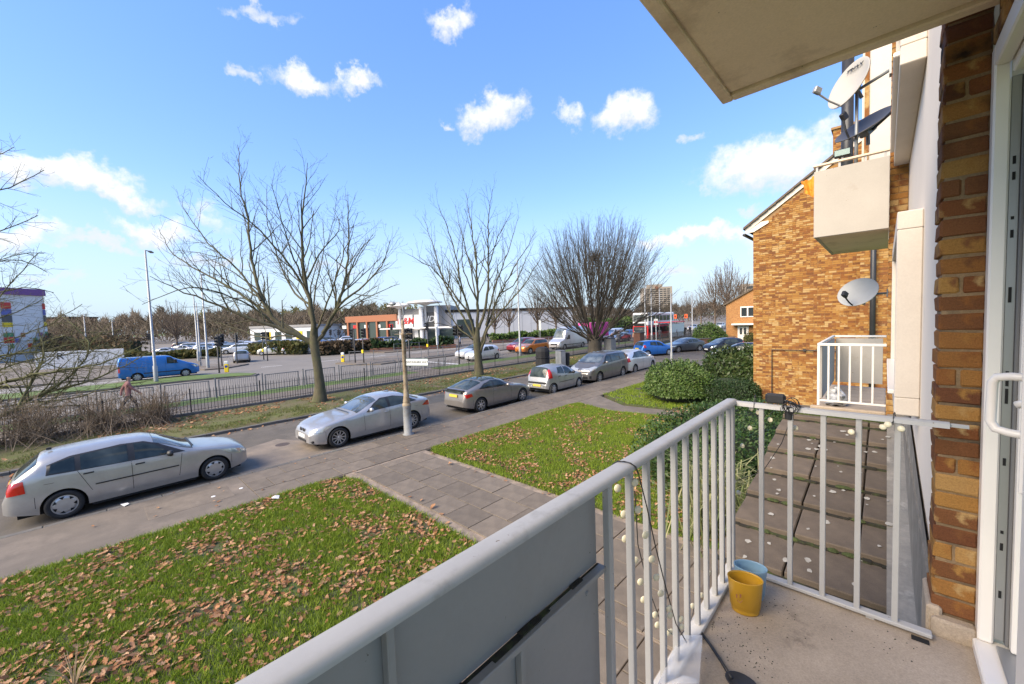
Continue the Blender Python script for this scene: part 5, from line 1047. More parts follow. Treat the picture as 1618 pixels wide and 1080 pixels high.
def btree(name, label, px_, py_, h, k, group, rz=0, zb=0.0, depth=None):
    p = at(px_, py_, zb) if depth is None else np.array([0, 0, H])+depth*ray(px_, py_); p[2] = zb
    t_ = thing(name, label, 'tree', p, rz, group); s_ = h/(7, 11, 9)[k]; obj('crown', BT[k], t_, None, None, (s_, s_, s_)); return t_
for px_, h, nm, dp in ((782, 9, 'left', 84), (805, 10, 'middle', 88), (850, 12.5, 'right', 92), (879, 12, 'rightmost', 86)):
    btree('bare_tree', 'small bare tree before the white retail wall, %s of four' % nm, px_, 530, h, 0, 'trees before the white wall', px_, .1, dp)
for px_, dp, h, k, lb in ((278, 82, 11, 2, 'bare tree behind the blue van, beside the tall lamp columns'), (1130, 118, 17, 1, 'tall bare birch left of the far brick house'), (1150, 112, 19, 1, 'tallest bare birch behind the far brick house'), (1172, 106, 15, 2, 'brown bare birch against the far brick house roof'), (1088, 230, 17, 2, 'faint bare tree right of the tower block'), (1108, 150, 13, 0, 'low bare tree beyond the line of pedestrians')):
    btree('bare_tree', lb, px_, 520, h, k, None, px_, 0, dp)
# ---- far woods that read as one mass
def wood(name, px0, px1, d0, d1, h0, h1, n, mat, seed, tl=3.0, w=.16):
    g = np.random.default_rng(seed); px_ = g.uniform(px0, px1, n); dd = g.uniform(d0, d1, n)
    P = np.array([np.array([0, 0, H])+b_*ray(a, 515) for a, b_ in zip(px_, dd)]); hh = h0+(h1-h0)*(.55*vnoise(px_+500, dd*0, .06, seed)+.45*vnoise(px_+500, dd*0, .19, seed+1))
    z = hh*np.sqrt(g.random(n)); P[:, 2] = z; e = g.normal(0, 1, (n, 3)); e[:, 2] = np.abs(e[:, 2])+.7; e /= np.linalg.norm(e, axis=1)[:, None]; ln = tl*g.uniform(.5, 1.2, n)[:, None]
    sd_ = np.cross(e, fw); sd_ /= np.linalg.norm(sd_, axis=1)[:, None]; ww = w*g.uniform(.5, 1.4, n)[:, None]
    V = np.stack([P-sd_*ww-e*ln*.3, P+sd_*ww-e*ln*.3, P+e*ln*.7], 1).reshape(-1, 3)
    return tag(obj(name, fastmesh(name, V, np.arange(3*n).reshape(-1, 3), mat)), 'brown far-off bare woodland along the skyline', 'woodland', kind='stuff')
wood('far_woodland', -80, 640, 130, 190, 7.5, 13, 24000, 'wood_far', 101)
wood('far_woodland', 870, 1240, 190, 280, 5, 12, 12000, 'wood_far', 102)
wood('far_evergreens', 300, 660, 200, 260, 10, 16, 5000, 'bush_far', 103, 3, .3)
# ================================================================== bushes and hedges
def leafcloud(n, shape, seed, size, mat, jit=.12, flat_=False):
    """leaf quads spread through the outer shell of a lumpy form; shape(u)->points on the surface and normals"""
    g = np.random.default_rng(seed); P, Nn = shape(g, n); e1 = np.cross(Nn, g.normal(0, 1, (n, 3))); e1 /= np.linalg.norm(e1, axis=1)[:, None]; tl = Nn*g.uniform(-.2, .9, (n, 1))+e1*g.uniform(.3, 1, (n, 1)); tl /= np.linalg.norm(tl, axis=1)[:, None]
    sd_ = np.cross(tl, Nn+g.normal(0, .35, (n, 3))); sd_ /= np.linalg.norm(sd_, axis=1)[:, None]+1e-9; s_ = size*g.uniform(.6, 1.4, (n, 1))
    V = np.stack([P, P+tl*s_*.5+sd_*s_*.22, P+tl*s_, P+tl*s_*.5-sd_*s_*.22], 1).reshape(-1, 3); return fastmesh('leaves', V, np.arange(4*n).reshape(-1, 4), mat)
def ell(rx, ry, rz_, lump=.12, sq=2.0, fr=3.1):
    def f_(g, n):
        v = g.normal(0, 1, (n, 3)); v[:, 2] = np.abs(v[:, 2])*g.choice([1, 1, 1, -.25], n); v /= np.linalg.norm(v, axis=1)[:, None]
        q = (np.abs(v)**sq).sum(1)**(-1/sq); a = np.arctan2(v[:, 1], v[:, 0])
        lm = 1+lump*(np.sin(a*fr+v[:, 2]*5)+np.sin(a*7.3+v[:, 2]*9+1)*.6+np.sin(a*13+v[:, 2]*17)*.35); dp = 1-np.abs(g.normal(0, .09, n))
        P = v*(q*lm*dp)[:, None]*[rx, ry, rz_]; Nn = v/np.array([rx, ry, rz_]); Nn /= np.linalg.norm(Nn, axis=1)[:, None]; P[:, 2] = np.maximum(P[:, 2], -.02*rz_); return P, Nn
    return f_
def bush(name, label, loc, r, n, size, mat, seed, cat='bush', group=None, rz=0, sq=2.0, lump=.12, cbase=.35):
    th = thing(name, label, cat, loc, rz, group); obj('leaves', leafcloud(n, ell(*r, lump=lump, sq=sq), seed, size, mat), th, (0, 0, r[2]*cbase))
    c_ = MB().lathe([(0, r[2]*1.1), (.45, r[2]*1.02), (.7, r[2]*.8), (.8, r[2]*.45), (.76, r[2]*.12), (.6, 0), (0, 0)], 14); c_.v[0] *= [r[0], r[1], 1]; c_.v[0][:, 2] *= 1.08; c_.build('inner_core', 'leaf_core', th, True); return th  # solid dark core fills the inside of the leaf shell
bush('round_bush', 'large rounded bright green bush at the bend of the garden path', (-6.75, 18.1, .1), (1.55, 1.45, 1.28), 15000, .11, 'bush_leaf', 110, lump=.085)
bush('laurel_bush', 'dark broad-leaved bush beside the brick gable', (-4.9, 21.2, .1), (1.75, 1.2, 1.5), 8000, .2, 'laurel_leaf', 111, lump=.12, sq=2.6)
bush('clipped_hedge', 'low clipped dark green hedge at the foot of the gable', (-4.75, 18.1, .1), (1.15, .7, .95), 13000, .075, 'hedge_leaf', 112, 'hedge', sq=5, lump=.02, cbase=.12)
bush('spreading_shrub', 'low dark spreading shrub below the corner of our railing', (-2.95, 11.0, .1), (1.5, 2.7, 1.05), 19000, .09, 'shrub_leaf', 113, 'shrub', sq=2.4, lump=.1, rz=-.15)
# grassy clump by the porch
gc = thing('strappy_plant', 'pale strappy leaved plant beside the porch roof', 'plant', (-2.15, 7.6, .1)); g = np.random.default_rng(14); V = []
for i in range(420):
    a = g.uniform(0, 6.28); r_ = g.uniform(.3, 1.0); h_ = g.uniform(.6, 1.35); p0 = np.array([g.normal(0, .28), g.normal(0, .5), 0]); p1 = p0+[math.cos(a)*r_*.4, math.sin(a)*r_*.4, h_*.8]; p2 = p0+[math.cos(a)*r_, math.sin(a)*r_, h_*g.uniform(.6, 1)]; w = np.array([-math.sin(a), math.cos(a), 0])*.012
    V += [p0-w, p0+w, p1+w, p1-w, p1-w, p1+w, p2+w*.3, p2-w*.3]
V = np.array(V); leafmat('strap_leaf', [(.1, .13, .04), (.2, .22, .09), (.32, .3, .15), (.07, .11, .03)], .6); obj('leaves', fastmesh('leaves', V, np.arange(len(V)).reshape(-1, 4), 'strap_leaf'), gc)
# dry stems bottom left
ds = thing('dry_stems', 'pale dry plant stems poking up at the bottom left of the lawn', 'plant', tuple(at(118, 1088, .1))); t_ = Tree(15)
for i in range(16):
    a = t_.g.uniform(0, 6.28); t_.tube(np.array([[0, 0, 0], [math.cos(a)*.12, math.sin(a)*.12, .35], [math.cos(a)*.35, math.sin(a)*.35, t_.g.uniform(.4, .75)]]), np.array([.011, .009, .005]), 4)
pm('straw', (.45, .34, .2), (.3, .2, .11), 8, .8, bst=0); obj('stems', t_.mesh('stems', 'straw'), ds, None, None, .5)
# ================================================================== railings along the verge
def text_mesh(name, body, size, mat, parent, M_, italic=0.0, extr=.002, bold=0.0):
    cu = bpy.data.curves.new('t', 'FONT'); cu.body = body; cu.size = size; cu.align_x = 'CENTER'; cu.align_y = 'CENTER'; cu.extrude = extr; cu.shear = italic; cu.offset = bold; cu.resolution_u = 3
    o = bpy.data.objects.new('t', cu); COL.objects.link(o); bpy.context.view_layer.update(); me = bpy.data.meshes.new_from_object(o.evaluated_get(bpy.context.evaluated_depsgraph_get())); me.name = name
    bpy.data.objects.remove(o); me.materials.clear(); me.materials.append(MATS[mat]); r_ = obj(name, me); r_.matrix_basis = M_
    if parent: r_.parent = parent; r_.matrix_parent_inverse = wm(parent).inverted()
    return r_
def frame_m(origin, xdir, zdir=(0, 0, 1)):
    x = Vector(xdir).normalized(); z_ = Vector(zdir).normalized(); y = z_.cross(x).normalized(); n = x.cross(z_)
    return Matrix(((x[0], z_[0], n[0], origin[0]), (x[1], z_[1], n[1], origin[1]), (x[2], z_[2], n[2], origin[2]), (0, 0, 0, 1)))
FX = -22.85
fence = thing('black_railings', 'long run of black iron bar railings behind the verge', 'fence', (FX, 20, .2))
def lp(v): return Vector(v)-Vector(fence.location)
MB().box(-.09, .09, -30.5, 52, -.25, .1, .01).build('plinth', 'kerb', fence, loc=(.02, 0, 0))
MB().box(-.02, .02, -30, 50, .94, .952).build('top_rail', 'black_iron', fence); MB().box(-.02, .02, -30, 50, .18, .195).build('bottom_rail', 'black_iron', fence)
bar_ = MB().box(-.009, .009, -.009, .009, 0, .96).add([(-.009, -.009, .96), (.009, -.009, .96), (.009, .009, .96), (-.009, .009, .96), (0, 0, 1.06)], [(0, 1, 4), (1, 2, 4), (2, 3, 4), (3, 0, 4)])
bme = bar_.mesh('railing_bar', 'black_iron'); pme = MB().box(-.024, .024, -.024, .024, 0, 1.1, .004).mesh('railing_post', 'black_iron')
rest = MB(); cnt = 0; y = -8.0
while y < 70:
    if abs((y+8) % 2.75) < .06 or abs((y+8) % 2.75-2.75) < .06: obj('railing_post', pme, fence, lp((FX, y, .28)))
    elif cnt < 296 and y > -5: obj('railing_bar', bme, fence, lp((FX, y, .28))); cnt += 1
    else: rest.box(-.01, .01, y-20-.01, y-20+.01, .08, 1.1)
    y += .125
tag(rest.build('railing_bars', 'black_iron', fence), kind='stuff')
# grey pedestrian guard rail: one thing, panels and posts its parts
gr = thing('guard_rail', 'grey steel pedestrian guard rail along the grass strip', 'guard rail', (-27.25, 5, .18)); gp = MB().box(-.03, .03, -.03, .03, 0, 1.12, .005).mesh('post', 'grey_steel')
inf = MB()
for k in range(18): inf.box(-.007, .007, -.88+k*.1035-.007, -.88+k*.1035+.007, .12, .98)
infm = inf.mesh('infill_bars', 'grey_steel'); frm = MB().box(-.018, .018, -.95, .95, .98, 1.02).box(-.018, .018, -.95, .95, .08, .12).box(-.018, .018, -.95, -.91, .12, .98).box(-.018, .018, .91, .95, .12, .98).mesh('panel_frame', 'grey_steel')
for k in range(13):
    y = -13+k*2.3; obj('post', gp, gr, (0, y-1.08, 0)); f_ = obj('panel_frame', frm, gr, (0, y, 0)); tag(obj('infill_bars', infm, f_), kind='stuff')
obj('post', gp, gr, (0, -13+12*2.3+1.08, 0))
def plain_rail(label, p0, p1, group='guard rails at the junction'):
    p0, p1 = np.array(p0), np.array(p1); d = p1-p0; L_ = np.hypot(*d); t_ = thing('guard_rail', label, 'guard rail', (p0[0], p0[1], .12), math.atan2(d[1], d[0]), group); n = max(1, int(L_/2))
    MB().box(0, L_, -.025, .025, 1.0, 1.05).build('top_rail', 'grey_steel', t_); MB().box(0, L_, -.02, .02, .5, .53).build('mid_rail', 'grey_steel', t_); MB().box(0, L_, -.02, .02, .1, .13).build('low_rail', 'grey_steel', t_)
    pm_ = MB().box(-.03, .03, -.03, .03, 0, 1.08).mesh('post', 'grey_steel')
    for i in range(n+1): obj('post', pm_, t_, (L_*i/n, 0, 0))
plain_rail('grey guard rail on the central pavement facing us', (-42.2, 19.2), (-37.2, 25)); plain_rail('grey guard rail running back along the central pavement', (-37.3, 26), (-37.4, 52)); plain_rail('grey guard rail by the traffic lights beyond the blue van', (-50.8, 3), (-50.8, 6)); plain_rail('short grey guard rail on the small junction island', (-54.2, 8.2), (-50.6, 9.2)); plain_rail('far guard rail before the brick edged shrub bed', (-50.6, 29.5), (-50.4, 44))
# ------------------------------------------------------------------ street lamp with the street name
lamp = thing('rusty_lamp_post', 'old cream rusty lamp post with street name plate by the silver saloon', 'lamp post', (-12.08, 7.42, .1))
MB().lathe([(.19, 0), (.19, .03), (.14, .05), (.135, .95), (.145, .97), (.145, 1.02)], 20).build('base', 'post_base', lamp, True)
MB().lathe([(.15, 1.02), (.15, 1.08), (.11, 1.12), (.125, 1.15), (.115, 1.2), (.1, 1.3), (.085, 1.55), (.075, 1.6)], 20).build('collar', 'post_paint', lamp, True)
MB().lathe([(.075, 1.6), (.066, 3.45), (.085, 3.47), (.085, 3.52), (.05, 3.55), (.048, 3.95), (.02, 4.0), (0, 4.0)], 18).build('shaft', 'post_paint', lamp, True)
sn = MB().tube([(0, 0, 3.95), (.05, .02, 4.2), (.03, .0, 4.45), (-.1, -.03, 4.58), (-.34, -.11, 4.58)], .018, 8).build('swan_neck', 'galv', lamp, True)
MB().lathe([(0, .07), (.05, .06), (.12, 0), (.1, -.05), (0, -.08)], 12, (-.4, -.13, 4.56), ex=1.5).build('lantern', 'galv', lamp, True)
MB().tube([(-.22, -.2, 3.5), (.24, .2, 3.5)], .012, 6).build('ladder_bar', 'post_paint', lamp)
pl = MB().box(.05, .92, -.012, .012, 2.42, 2.64, .004).build('name_plate', 'sign_white', lamp); pl.rotation_euler = (0, 0, .42)
MB().box(.05, .93, -.016, .016, 2.641, 2.662).box(.05, .93, -.016, .016, 2.4, 2.419).build('plate_frame', 'sign_edge', lamp).rotation_euler = (0, 0, .42)
bpy.context.view_layer.update()
text_mesh('street_name', 'DEVONSHIRE WAY', .1, 'text_black', pl, lamp.matrix_world @ Matrix.Rotation(.42, 4, 'Z') @ frame_m((.49, -.014, 2.53), (1, 0, 0)), bold=.001)
# ------------------------------------------------------------------ tall lamp columns
def column(label, p, h, arm=1.0, az=0, r=.09, name='lamp_column', mat='galv'):
    t_ = thing(name, label, 'lamp post', (p[0], p[1], 0), az, 'tall lamp columns'); MB().lathe([(r*1.5, 0), (r*1.5, 1.3), (r, 1.4), (r*.55, h), (0, h)], 12).build('shaft', mat, t_, True)
    if arm: MB().tube([(0, 0, h-.05), (arm*.4, 0, h+.05), (arm, 0, h+.1)], .035, 6).build('arm', mat, t_, True); MB().box(arm-.1, arm+.55, -.13, .13, h+.04, h+.16, .04).build('lantern', 'grey_steel', t_)
    return t_
def hgt(p, y_top, px_): # height whose tip falls on pixel row y_top
    d = float((np.array([p[0], p[1], H])-[0, 0, H])@fw); return H+(y_off(px_)-y_top)*d/F
def y_off(px_): return 540+F*math.tan(pit)-(px_-809)*math.tan(-rol)
for px_, py_, yt, lb, a_ in ((247, 604, 396, 'tall lamp column in front of the blue van', 1.2), (329, 582, 434, 'thick lamp column right of the blue van', .9), (314, 571, 465, 'thin pole left of the thick lamp column', 0), (317, 566, 478, 'thinnest pole close behind the thick lamp column', 0), (822, 561, 412, 'lamp column between the orange car and the bins', 0), (1020, 540, 420, 'lamp column left of the double-decker bus', 1), (1030, 541, 440, 'pole in front of the bus windscreen', 0), (1043, 535, 455, 'pole behind the bus shelter', 0), (1094, 527, 461, 'lamp column beyond the road works signs', 1.2), (138, 560, 497, 'lamp column far off behind the tangled tree', .8), (181, 556, 508, 'second far lamp column behind the tangled tree', .8)):
    p = at(px_, py_, .05); column(lb, p, hgt(p, yt, px_), a_, math.pi*.9, .1 if px_ > 240 else .12)
q_ = at(1061.5, 588, 0); column('slim grey pole rising behind the round bush', q_, hgt(q_, 463, 1061), 0, 2.2, .06)
# ------------------------------------------------------------------ traffic lights
hdm = MB().box(-.16, .16, -.12, .12, 0, .95, .03).mesh('signal_head', 'plastic_black'); vism = MB().lathe([(.1, 0), (.1, -.16)], 10, (0, -.12, 0), 'y').mesh('visor', 'plastic_black'); lensm = MB().lathe([(0, -.124), (.085, -.124)], 10, (0, 0, 0), 'y').mesh('lens', 'dark_grey')
def signal(label, p, heads, az, h=3.4, box=False, blue=False):
    t_ = thing('traffic_light', label, 'traffic light', (p[0], p[1], .1), az, 'traffic lights at the junction'); MB().lathe([(.07, 0), (.057, .5), (.057, h), (0, h)], 10).build('pole', 'traffic_blue' if blue else 'plastic_black', t_, True)
    for (zz, a_, off) in heads:
        e = obj('signal_head', hdm, t_, (off*math.cos(a_), off*math.sin(a_), zz), (0, 0, a_)); [(obj('visor', vism, e, (0, 0, .17+.3*k)), obj('lens', lensm, e, (0, 0, .17+.3*k))) for k in range(3)]
    if box: MB().box(-.12, .12, -.14, .0, 1.0, 1.35, .02).build('push_button_box', 'yellow', t_)
for (px_, py_, hd_, az, bx, lb) in ((346.6, 589, [(2.4, 0, .2), (2.4, 2, .3)], .3, 0, 'traffic light pole nearest the yellow bollard on the grass island'), (351, 578, [(2.5, 0, .2)], 1.2, 0, 'traffic light pole just behind the one by the yellow bollard'), (375, 574, [(2.4, 0, -.25)], -.5, 0, 'traffic light beside the dark hatchback leaving the junction'), (417, 568, [(2.5, 0, .2), (2.5, 1.6, .3)], .4, 1, 'left traffic light of the pair left of the big tree'), (423, 570, [(2.5, .5, .2)], 1, 0, 'right traffic light of the pair left of the big tree'),
                               (561.5, 573, [(2.6, 0, -.3), (1.6, 0, -.3)], -.2, 0, 'traffic light left of the yellow bollard right of the big tree'), (575, 573, [(2.6, 0, .25)], .2, 1, 'traffic light right of the big tree with a yellow box'), (523, 549, [(2.3, 0, .2)], 0, 0, 'far traffic light seen just right of the big trunk'), (536, 551, [(2.3, 0, .2)], 0, 0, 'far traffic light before the brown hedge'), (619.5, 547, [(2.9, 0, .2)], 0, 1, 'green pole before the glazed orange shop'), (648, 581, [(2.5, 0, .3), (2.5, 0, -.25)], .1, 0, 'traffic light close behind the rusty lamp post'), (677, 561, [(3.0, 0, 0)], 0, 1, 'traffic light before the dark sports sign'), (726, 576, [(2.6, 0, .3), (2.6, 0, -.3)], .2, 0, 'traffic light in front of the white cars'), (239, 566, [(2.8, 0, -.3), (2.8, 0, .3)], .2, 0, 'dark traffic light above the blue van roof')):
    signal(lb, at(px_, py_, .1), hd_, az, 3.5, bx)
def bollard(label, p, rz):
    t_ = thing('keep_left_bollard', label, 'bollard', (p[0], p[1], .1), rz, 'yellow keep-left bollards'); MB().box(-.17, .17, -.08, .08, 0, .75, .04).build('body', 'yellow', t_); MB().box(-.17, .17, -.07, .07, .75, 1.05, .05).build('top', 'sign_white', t_)
    MB().lathe([(0, -.085), (.12, -.085), (.12, -.08)], 14, (0, 0, .55), 'y').build('arrow_disc', 'traffic_blue', t_)
bollard('yellow bollard leaning on the grass island tip', at(358.5, 588, .1), 1.0); bollard('yellow bollard on the pavement tip right of the big tree', at(542, 572, .1), .8)
# ------------------------------------------------------------------ cabinets, bins and signs by the railings
def simple(name, label, cat, p, parts, rz=0, group=None):
    t_ = thing(name, label, cat, p, rz, group)
    for nm, mb, mt in parts: mb.build(nm, mt, t_)
    return t_
simple('black_bin', 'bulky black wrapped bin standing at the railings', 'bin', at(858, 588, .2), [('body', MB().lathe([(.5, 0), (.52, .3), (.48, 1.0), (.5, 1.5), (.42, 1.72), (.2, 1.8), (0, 1.8)], 12), 'rubber'), ('rim', MB().lathe([(.53, 1.05), (.53, 1.1), (.49, 1.1)], 12), 'plastic_black')])
simple('grey_cabinet', 'grey roadside cabinet just right of the black wrapped bin', 'cabinet', at(886, 578, .2), [('body', MB().box(-.42, .42, -.22, .22, 0, 1.2, .02), 'galv'), ('lid', MB().box(-.45, .45, -.25, .25, 1.201, 1.25, .02), 'grey_steel'), ('door_gap', MB().box(-.006, .006, -.223, -.22, .1, 1.1), 'near_black')], -.4)
simple('small_black_bin', 'small black bin beside the grey cabinet', 'bin', at(896, 577, .2), [('body', MB().lathe([(.2, 0), (.24, .95), (.24, 1.0), (0, 1.05)], 12), 'plastic_black')])
simple('dark_cabinet', 'dark cabinet at the foot of the fan-shaped tree', 'cabinet', at(964, 560, .2), [('body', MB().box(-.55, .55, -.3, .3, 0, 1.6, .02), 'grey_steel'), ('lid', MB().box(-.58, .58, -.33, .33, 1.601, 1.66, .02), 'plastic_black')], -.4)
simple('stone_pillar', 'square buff stone pillar at the railings before the bus', 'pillar', at(1010, 548, .2), [('shaft', MB().box(-.5, .5, -.4, .4, 0, 1.7, .03), 'brickwork_red'), ('cap', MB().box(-.55, .55, -.45, .45, 1.701, 1.8, .02), 'kerb')], -.3)
simple('direction_sign', 'white information panel on a post beside the traffic light', 'sign', at(692, 562, .1), [('panel', MB().box(-.62, .62, -.06, .06, 1.3, 3.4, .02), 'sign_white'), ('post', MB().box(-.12, .12, -.05, .05, 0, 1.3), 'galv')], -.75)
simple('back_of_sign', 'large pale road sign seen from behind above the white van', 'sign', at(854, 545, .1), [('panel', MB().box(-1.1, 1.1, -.03, .03, 2.2, 3.7, .01), 'sign_white'), ('post', MB().box(-.7, -.6, -.08, -.031, 0, 3.6), 'galv'), ('post', MB().box(.6, .7, -.08, -.031, 0, 3.6), 'galv')], -.75)
for px_, lb in ((1067, 'left orange-red road works sign'), (1084, 'right orange-red road works sign')):
    simple('road_works_sign', lb+' beyond the bus', 'sign', atd(px_, 505, 95)*[1, 1, 0], [('panel', MB().box(-.5, .5, -.03, .03, 2.9, 3.9, .05), 'orange_sign'), ('symbol', MB().lathe([(0, -.04), (.28, -.04)], 4, (0, 0, 3.4), 'y'), 'near_black'), ('post', MB().box(-.05, .05, .031, .1, 0, 4), 'galv')], -.5, 'road works signs')
simple('bus_stop', 'bus stop post with red flag before the double-decker', 'bus stop', at(1037, 547, .18), [('post', MB().lathe([(.05, 0), (.05, 3.4), (0, 3.4)], 8), 'sign_white'), ('flag', MB().box(-.35, .35, -.02, .02, 2.6, 3.3), 'sign_white'), ('flag_band', MB().box(-.34, .34, -.024, -.021, 2.8, 3.05), 'red')], -.5)
bs = simple('bus_shelter', 'glass bus shelter with red roof edge beside the bus', 'bus shelter', (-24.9, 61, .18), [('roof', MB().box(-.9, .9, -.2, 6.2, 2.5, 2.62, .03), 'red'), ('back_glass', MB().box(.8, .83, 0, 6, .3, 2.3), 'sign_white'), ('end_advert', MB().box(-.7, .7, 6.0, 6.08, .3, 2.3), 'sign_white')]); pm_ = MB().box(-.04, .04, -.04, .04, 0, 2.5).mesh('post', 'grey_steel')
for x, y in ((.78, 0), (.78, 3), (.78, 6), (-.78, 0), (-.78, 6)): obj('post', pm_, bs, (x, y, 0))
# ================================================================== traffic
def simple_car(name, c, glass, head=None, tail=None, fg=None, rg=None):
    """light version for distant traffic: paint, glass and lamps in one mesh"""
    mb = MB()
    def take(q, mi): mb.add(np.concatenate(q.v), q.f, mi)
    take(c.body(), 0); hw = c.hw
    for sd_ in (-1, 1):
        for g_ in glass: take(c.patch(g_, sd_, .012, 6, 4), 1)
        if head: take(c.patch(head, sd_, .012, 5, 3), 2)
        if tail: take(c.patch(tail, sd_, .012, 5, 3), 3)
        for w in c.ws: mb.lathe([(0, .1*sd_), (c.R*.6, .1*sd_)], 12, (c.L/2-w, sd_*(hw-.1), c.R), 'y', mi=5); mb.lathe([(c.R*.6, .09), (c.R*.97, .09), (c.R, 0), (c.R*.97, -.09)], 14, (c.L/2-w, sd_*(hw-.1), c.R), 'y', mi=4)
    if fg: take(c.screen(*fg), 1)
    if rg: take(c.screen(*rg), 1)
    mb.box(-c.L/2+.3, c.L/2-.3, -hw+.2, hw-.2, .16, .6, mi=4)
    return mb.mesh(name, ['paint', 'car_glass', 'headlamp', 'tail_lamp', 'rubber', 'rim_silver'], True)
HG = hk['side_glass']; hmesh = simple_car('car', c7, HG, hk['head'], hk['tail'], hk['front_glass'], hk['rear_glass'])
smesh = simple_car('car', c2, [[(1.92, .985), (3.4, 1.02), (3.3, 1.25), (2.9, 1.31), (2.45, 1.29), (2.25, 1.21)]], [(.07, .6), (.3, .6), (.62, .72), (.12, .7)], [(4.05, .82), (4.42, .76), (4.46, .92), (4.3, .97)], (1.5, 2.28, .9, .85), (4.0, 3.42, .84, .84))
cS = Car(4.6, 1.85, [(0, .7), (.05, .85), (.3, 1.0), (.9, 1.08), (1.2, 1.15), (1.9, 1.58), (2.2, 1.67), (3, 1.7), (4, 1.66), (4.3, 1.55), (4.5, 1.1), (4.57, .9), (4.6, .6)], [(0, .65), (.3, .88), (1.2, 1.05), (3, 1.1), (4.2, 1.12), (4.6, .6)], (.9, 3.65), .36, sill=.28, n=3.8)
vmesh = simple_car('car', cS, [[(1.65, 1.14), (4.2, 1.2), (4.1, 1.5), (3.4, 1.55), (2.2, 1.54), (1.95, 1.42)]], [(.07, .8), (.3, .82), (.7, .98), (.1, .92)], [(4.3, .9), (4.5, .88), (4.5, 1.2), (4.35, 1.25)], (1.25, 2.0, .9, .86), (4.5, 4.32, .82, .82))
QN = ('paint',)
def traffic(me, label, x, y, rz, col, name='car', group='queueing traffic on the main road'):
    o = obj(name, me, None, (x, y, 0), (0, 0, rz)); tag(o, label, 'car', group); o.color = (*col, 1); return o
S_ = -math.pi/2
traffic(hmesh, 'white hatchback nearest in the traffic queue, partly behind the middle tree', -29.9, 27.4, S_, (.75, .75, .74)); traffic(smesh, 'white car beside the nearest white hatchback in the queue', -33.2, 29.2, S_, (.72, .72, .72)); traffic(vmesh, 'dark red car in the far lane of the queue', -33.4, 37.5, S_, (.25, .02, .025)); traffic(vmesh, 'orange car in the near lane of the queue', -30.2, 35.6, S_, (.62, .2, .03)); traffic(hmesh, 'pale blue car between the orange car and the white van', -33.4, 46, S_, (.45, .55, .62)); traffic(smesh, 'dark silver car queueing behind the white van', -30.3, 57, S_, (.16, .17, .19)); traffic(hmesh, 'dark blue car just ahead of the bus', -33.6, 66, S_, (.05, .1, .25)); traffic(hmesh, 'silver hatchback with red tail lights turning into the retail park', -57.5, 12.8, math.radians(165), (.3, .3, .3))
traffic(smesh, 'silver car far along the main road under the road works signs', -33, 98, S_, (.5, .5, .5)); traffic(hmesh, 'red car far along the main road', -36, 94, S_, (.5, .03, .03)); traffic(hmesh, 'white car farthest along the main road', -30, 108, S_, (.7, .7, .7))
def van(label, x, y, rz, col, L_=5.6, Hh=2.5, W_=2.0, windows=False, group='vans on the main road'):
    c = Car(L_, W_, [(0, .75), (.05, .95), (.35, 1.12), (.8, 1.28), (.95, 1.36), (1.65, Hh-.28), (2.0, Hh-.05), (2.6, Hh), (L_-.15, Hh), (L_-.04, Hh-.15), (L_, 1.2)], [(0, .7), (.35, .95), (.9, 1.15), (2, 1.2), (L_-.3, 1.25), (L_, 1.1)], (1.0, L_-1.1), .34, plan=[(0, .72), (.1, .86), (.4, .95), (1, 1), (L_-.1, 1), (L_, .96)], sill=.28, n=7, k=.08)
    t_ = thing('van', label, 'van', (x, y, 0), rz, group); c.body().build('body', 'paint', t_, True).modifiers.new('es', 'EDGE_SPLIT').split_angle = math.radians(48)
    c.screen(1.05, 1.75, .92, .9).build('windscreen', 'windscreen', t_, True)
    for sd_ in (-1, 1):
        c.patch([(1.45, 1.28), (2.2, 1.28), (2.2, 1.82), (1.9, 1.82)], sd_, .01).build('side_window', 'car_glass', t_, True); c.patch([(.08, .8), (.3, .82), (.6, 1.05), (.12, .98)], sd_, .01).build('headlight', 'headlamp', t_, True); c.patch([(L_-.12, .8), (L_-.01, .8), (L_-.01, 1.3), (L_-.12, 1.3)], sd_, .01, 3).build('tail_light', 'tail_lamp', t_)
        c.patch([(2.28, .4), (2.292, .4), (2.292, 1.9), (2.28, 1.9)], sd_, .003, 3).build('door_seam', 'near_black', t_); c.patch([(1.2, .58), (L_-1.5, .58), (L_-1.5, .66), (1.2, .66)], sd_, .012).build('side_strip', 'plastic_black', t_)
        MB().box(L_/2-1.75, L_/2-1.55, sd_*(c.hw+.1)-.08, sd_*(c.hw+.1)+.08, 1.3, 1.6, .03).build('wing_mirror', 'plastic_black', t_)
        for w in c.ws:
            ty, rm, dk = wheel_mesh(.34, 'cover'); wo = obj('wheel', None, t_, (L_/2-w, sd_*(c.hw-.13), .34), (0, 0, 0 if sd_ > 0 else math.pi)); obj('tyre', ty, wo); obj('rim', rm, wo); obj('rim_shadow', dk, wo)
    MB().box(-L_/2+.2, L_/2-.2, -.75, .75, .2, .8).build('underbody', 'near_black', t_); MB().box(L_/2-.06, L_/2+.02, -.5, .5, .62, .8, .01).build('grille', 'plastic_black', t_); paint(t_, col); return t_
van('bright blue van on the far carriageway at the left', -45.6, 4.1, math.pi/2, (.02, .17, .5), 5.2, 1.98, 1.95, group=None); van('white high-roofed van in the traffic queue beside the fan-shaped tree', -30.3, 43.0, S_, (.6, .6, .6), 6.2, 2.85); van('smaller white van behind the dark silver car', -33.6, 60.5, S_, (.7, .7, .69), 4.9, 1.95)
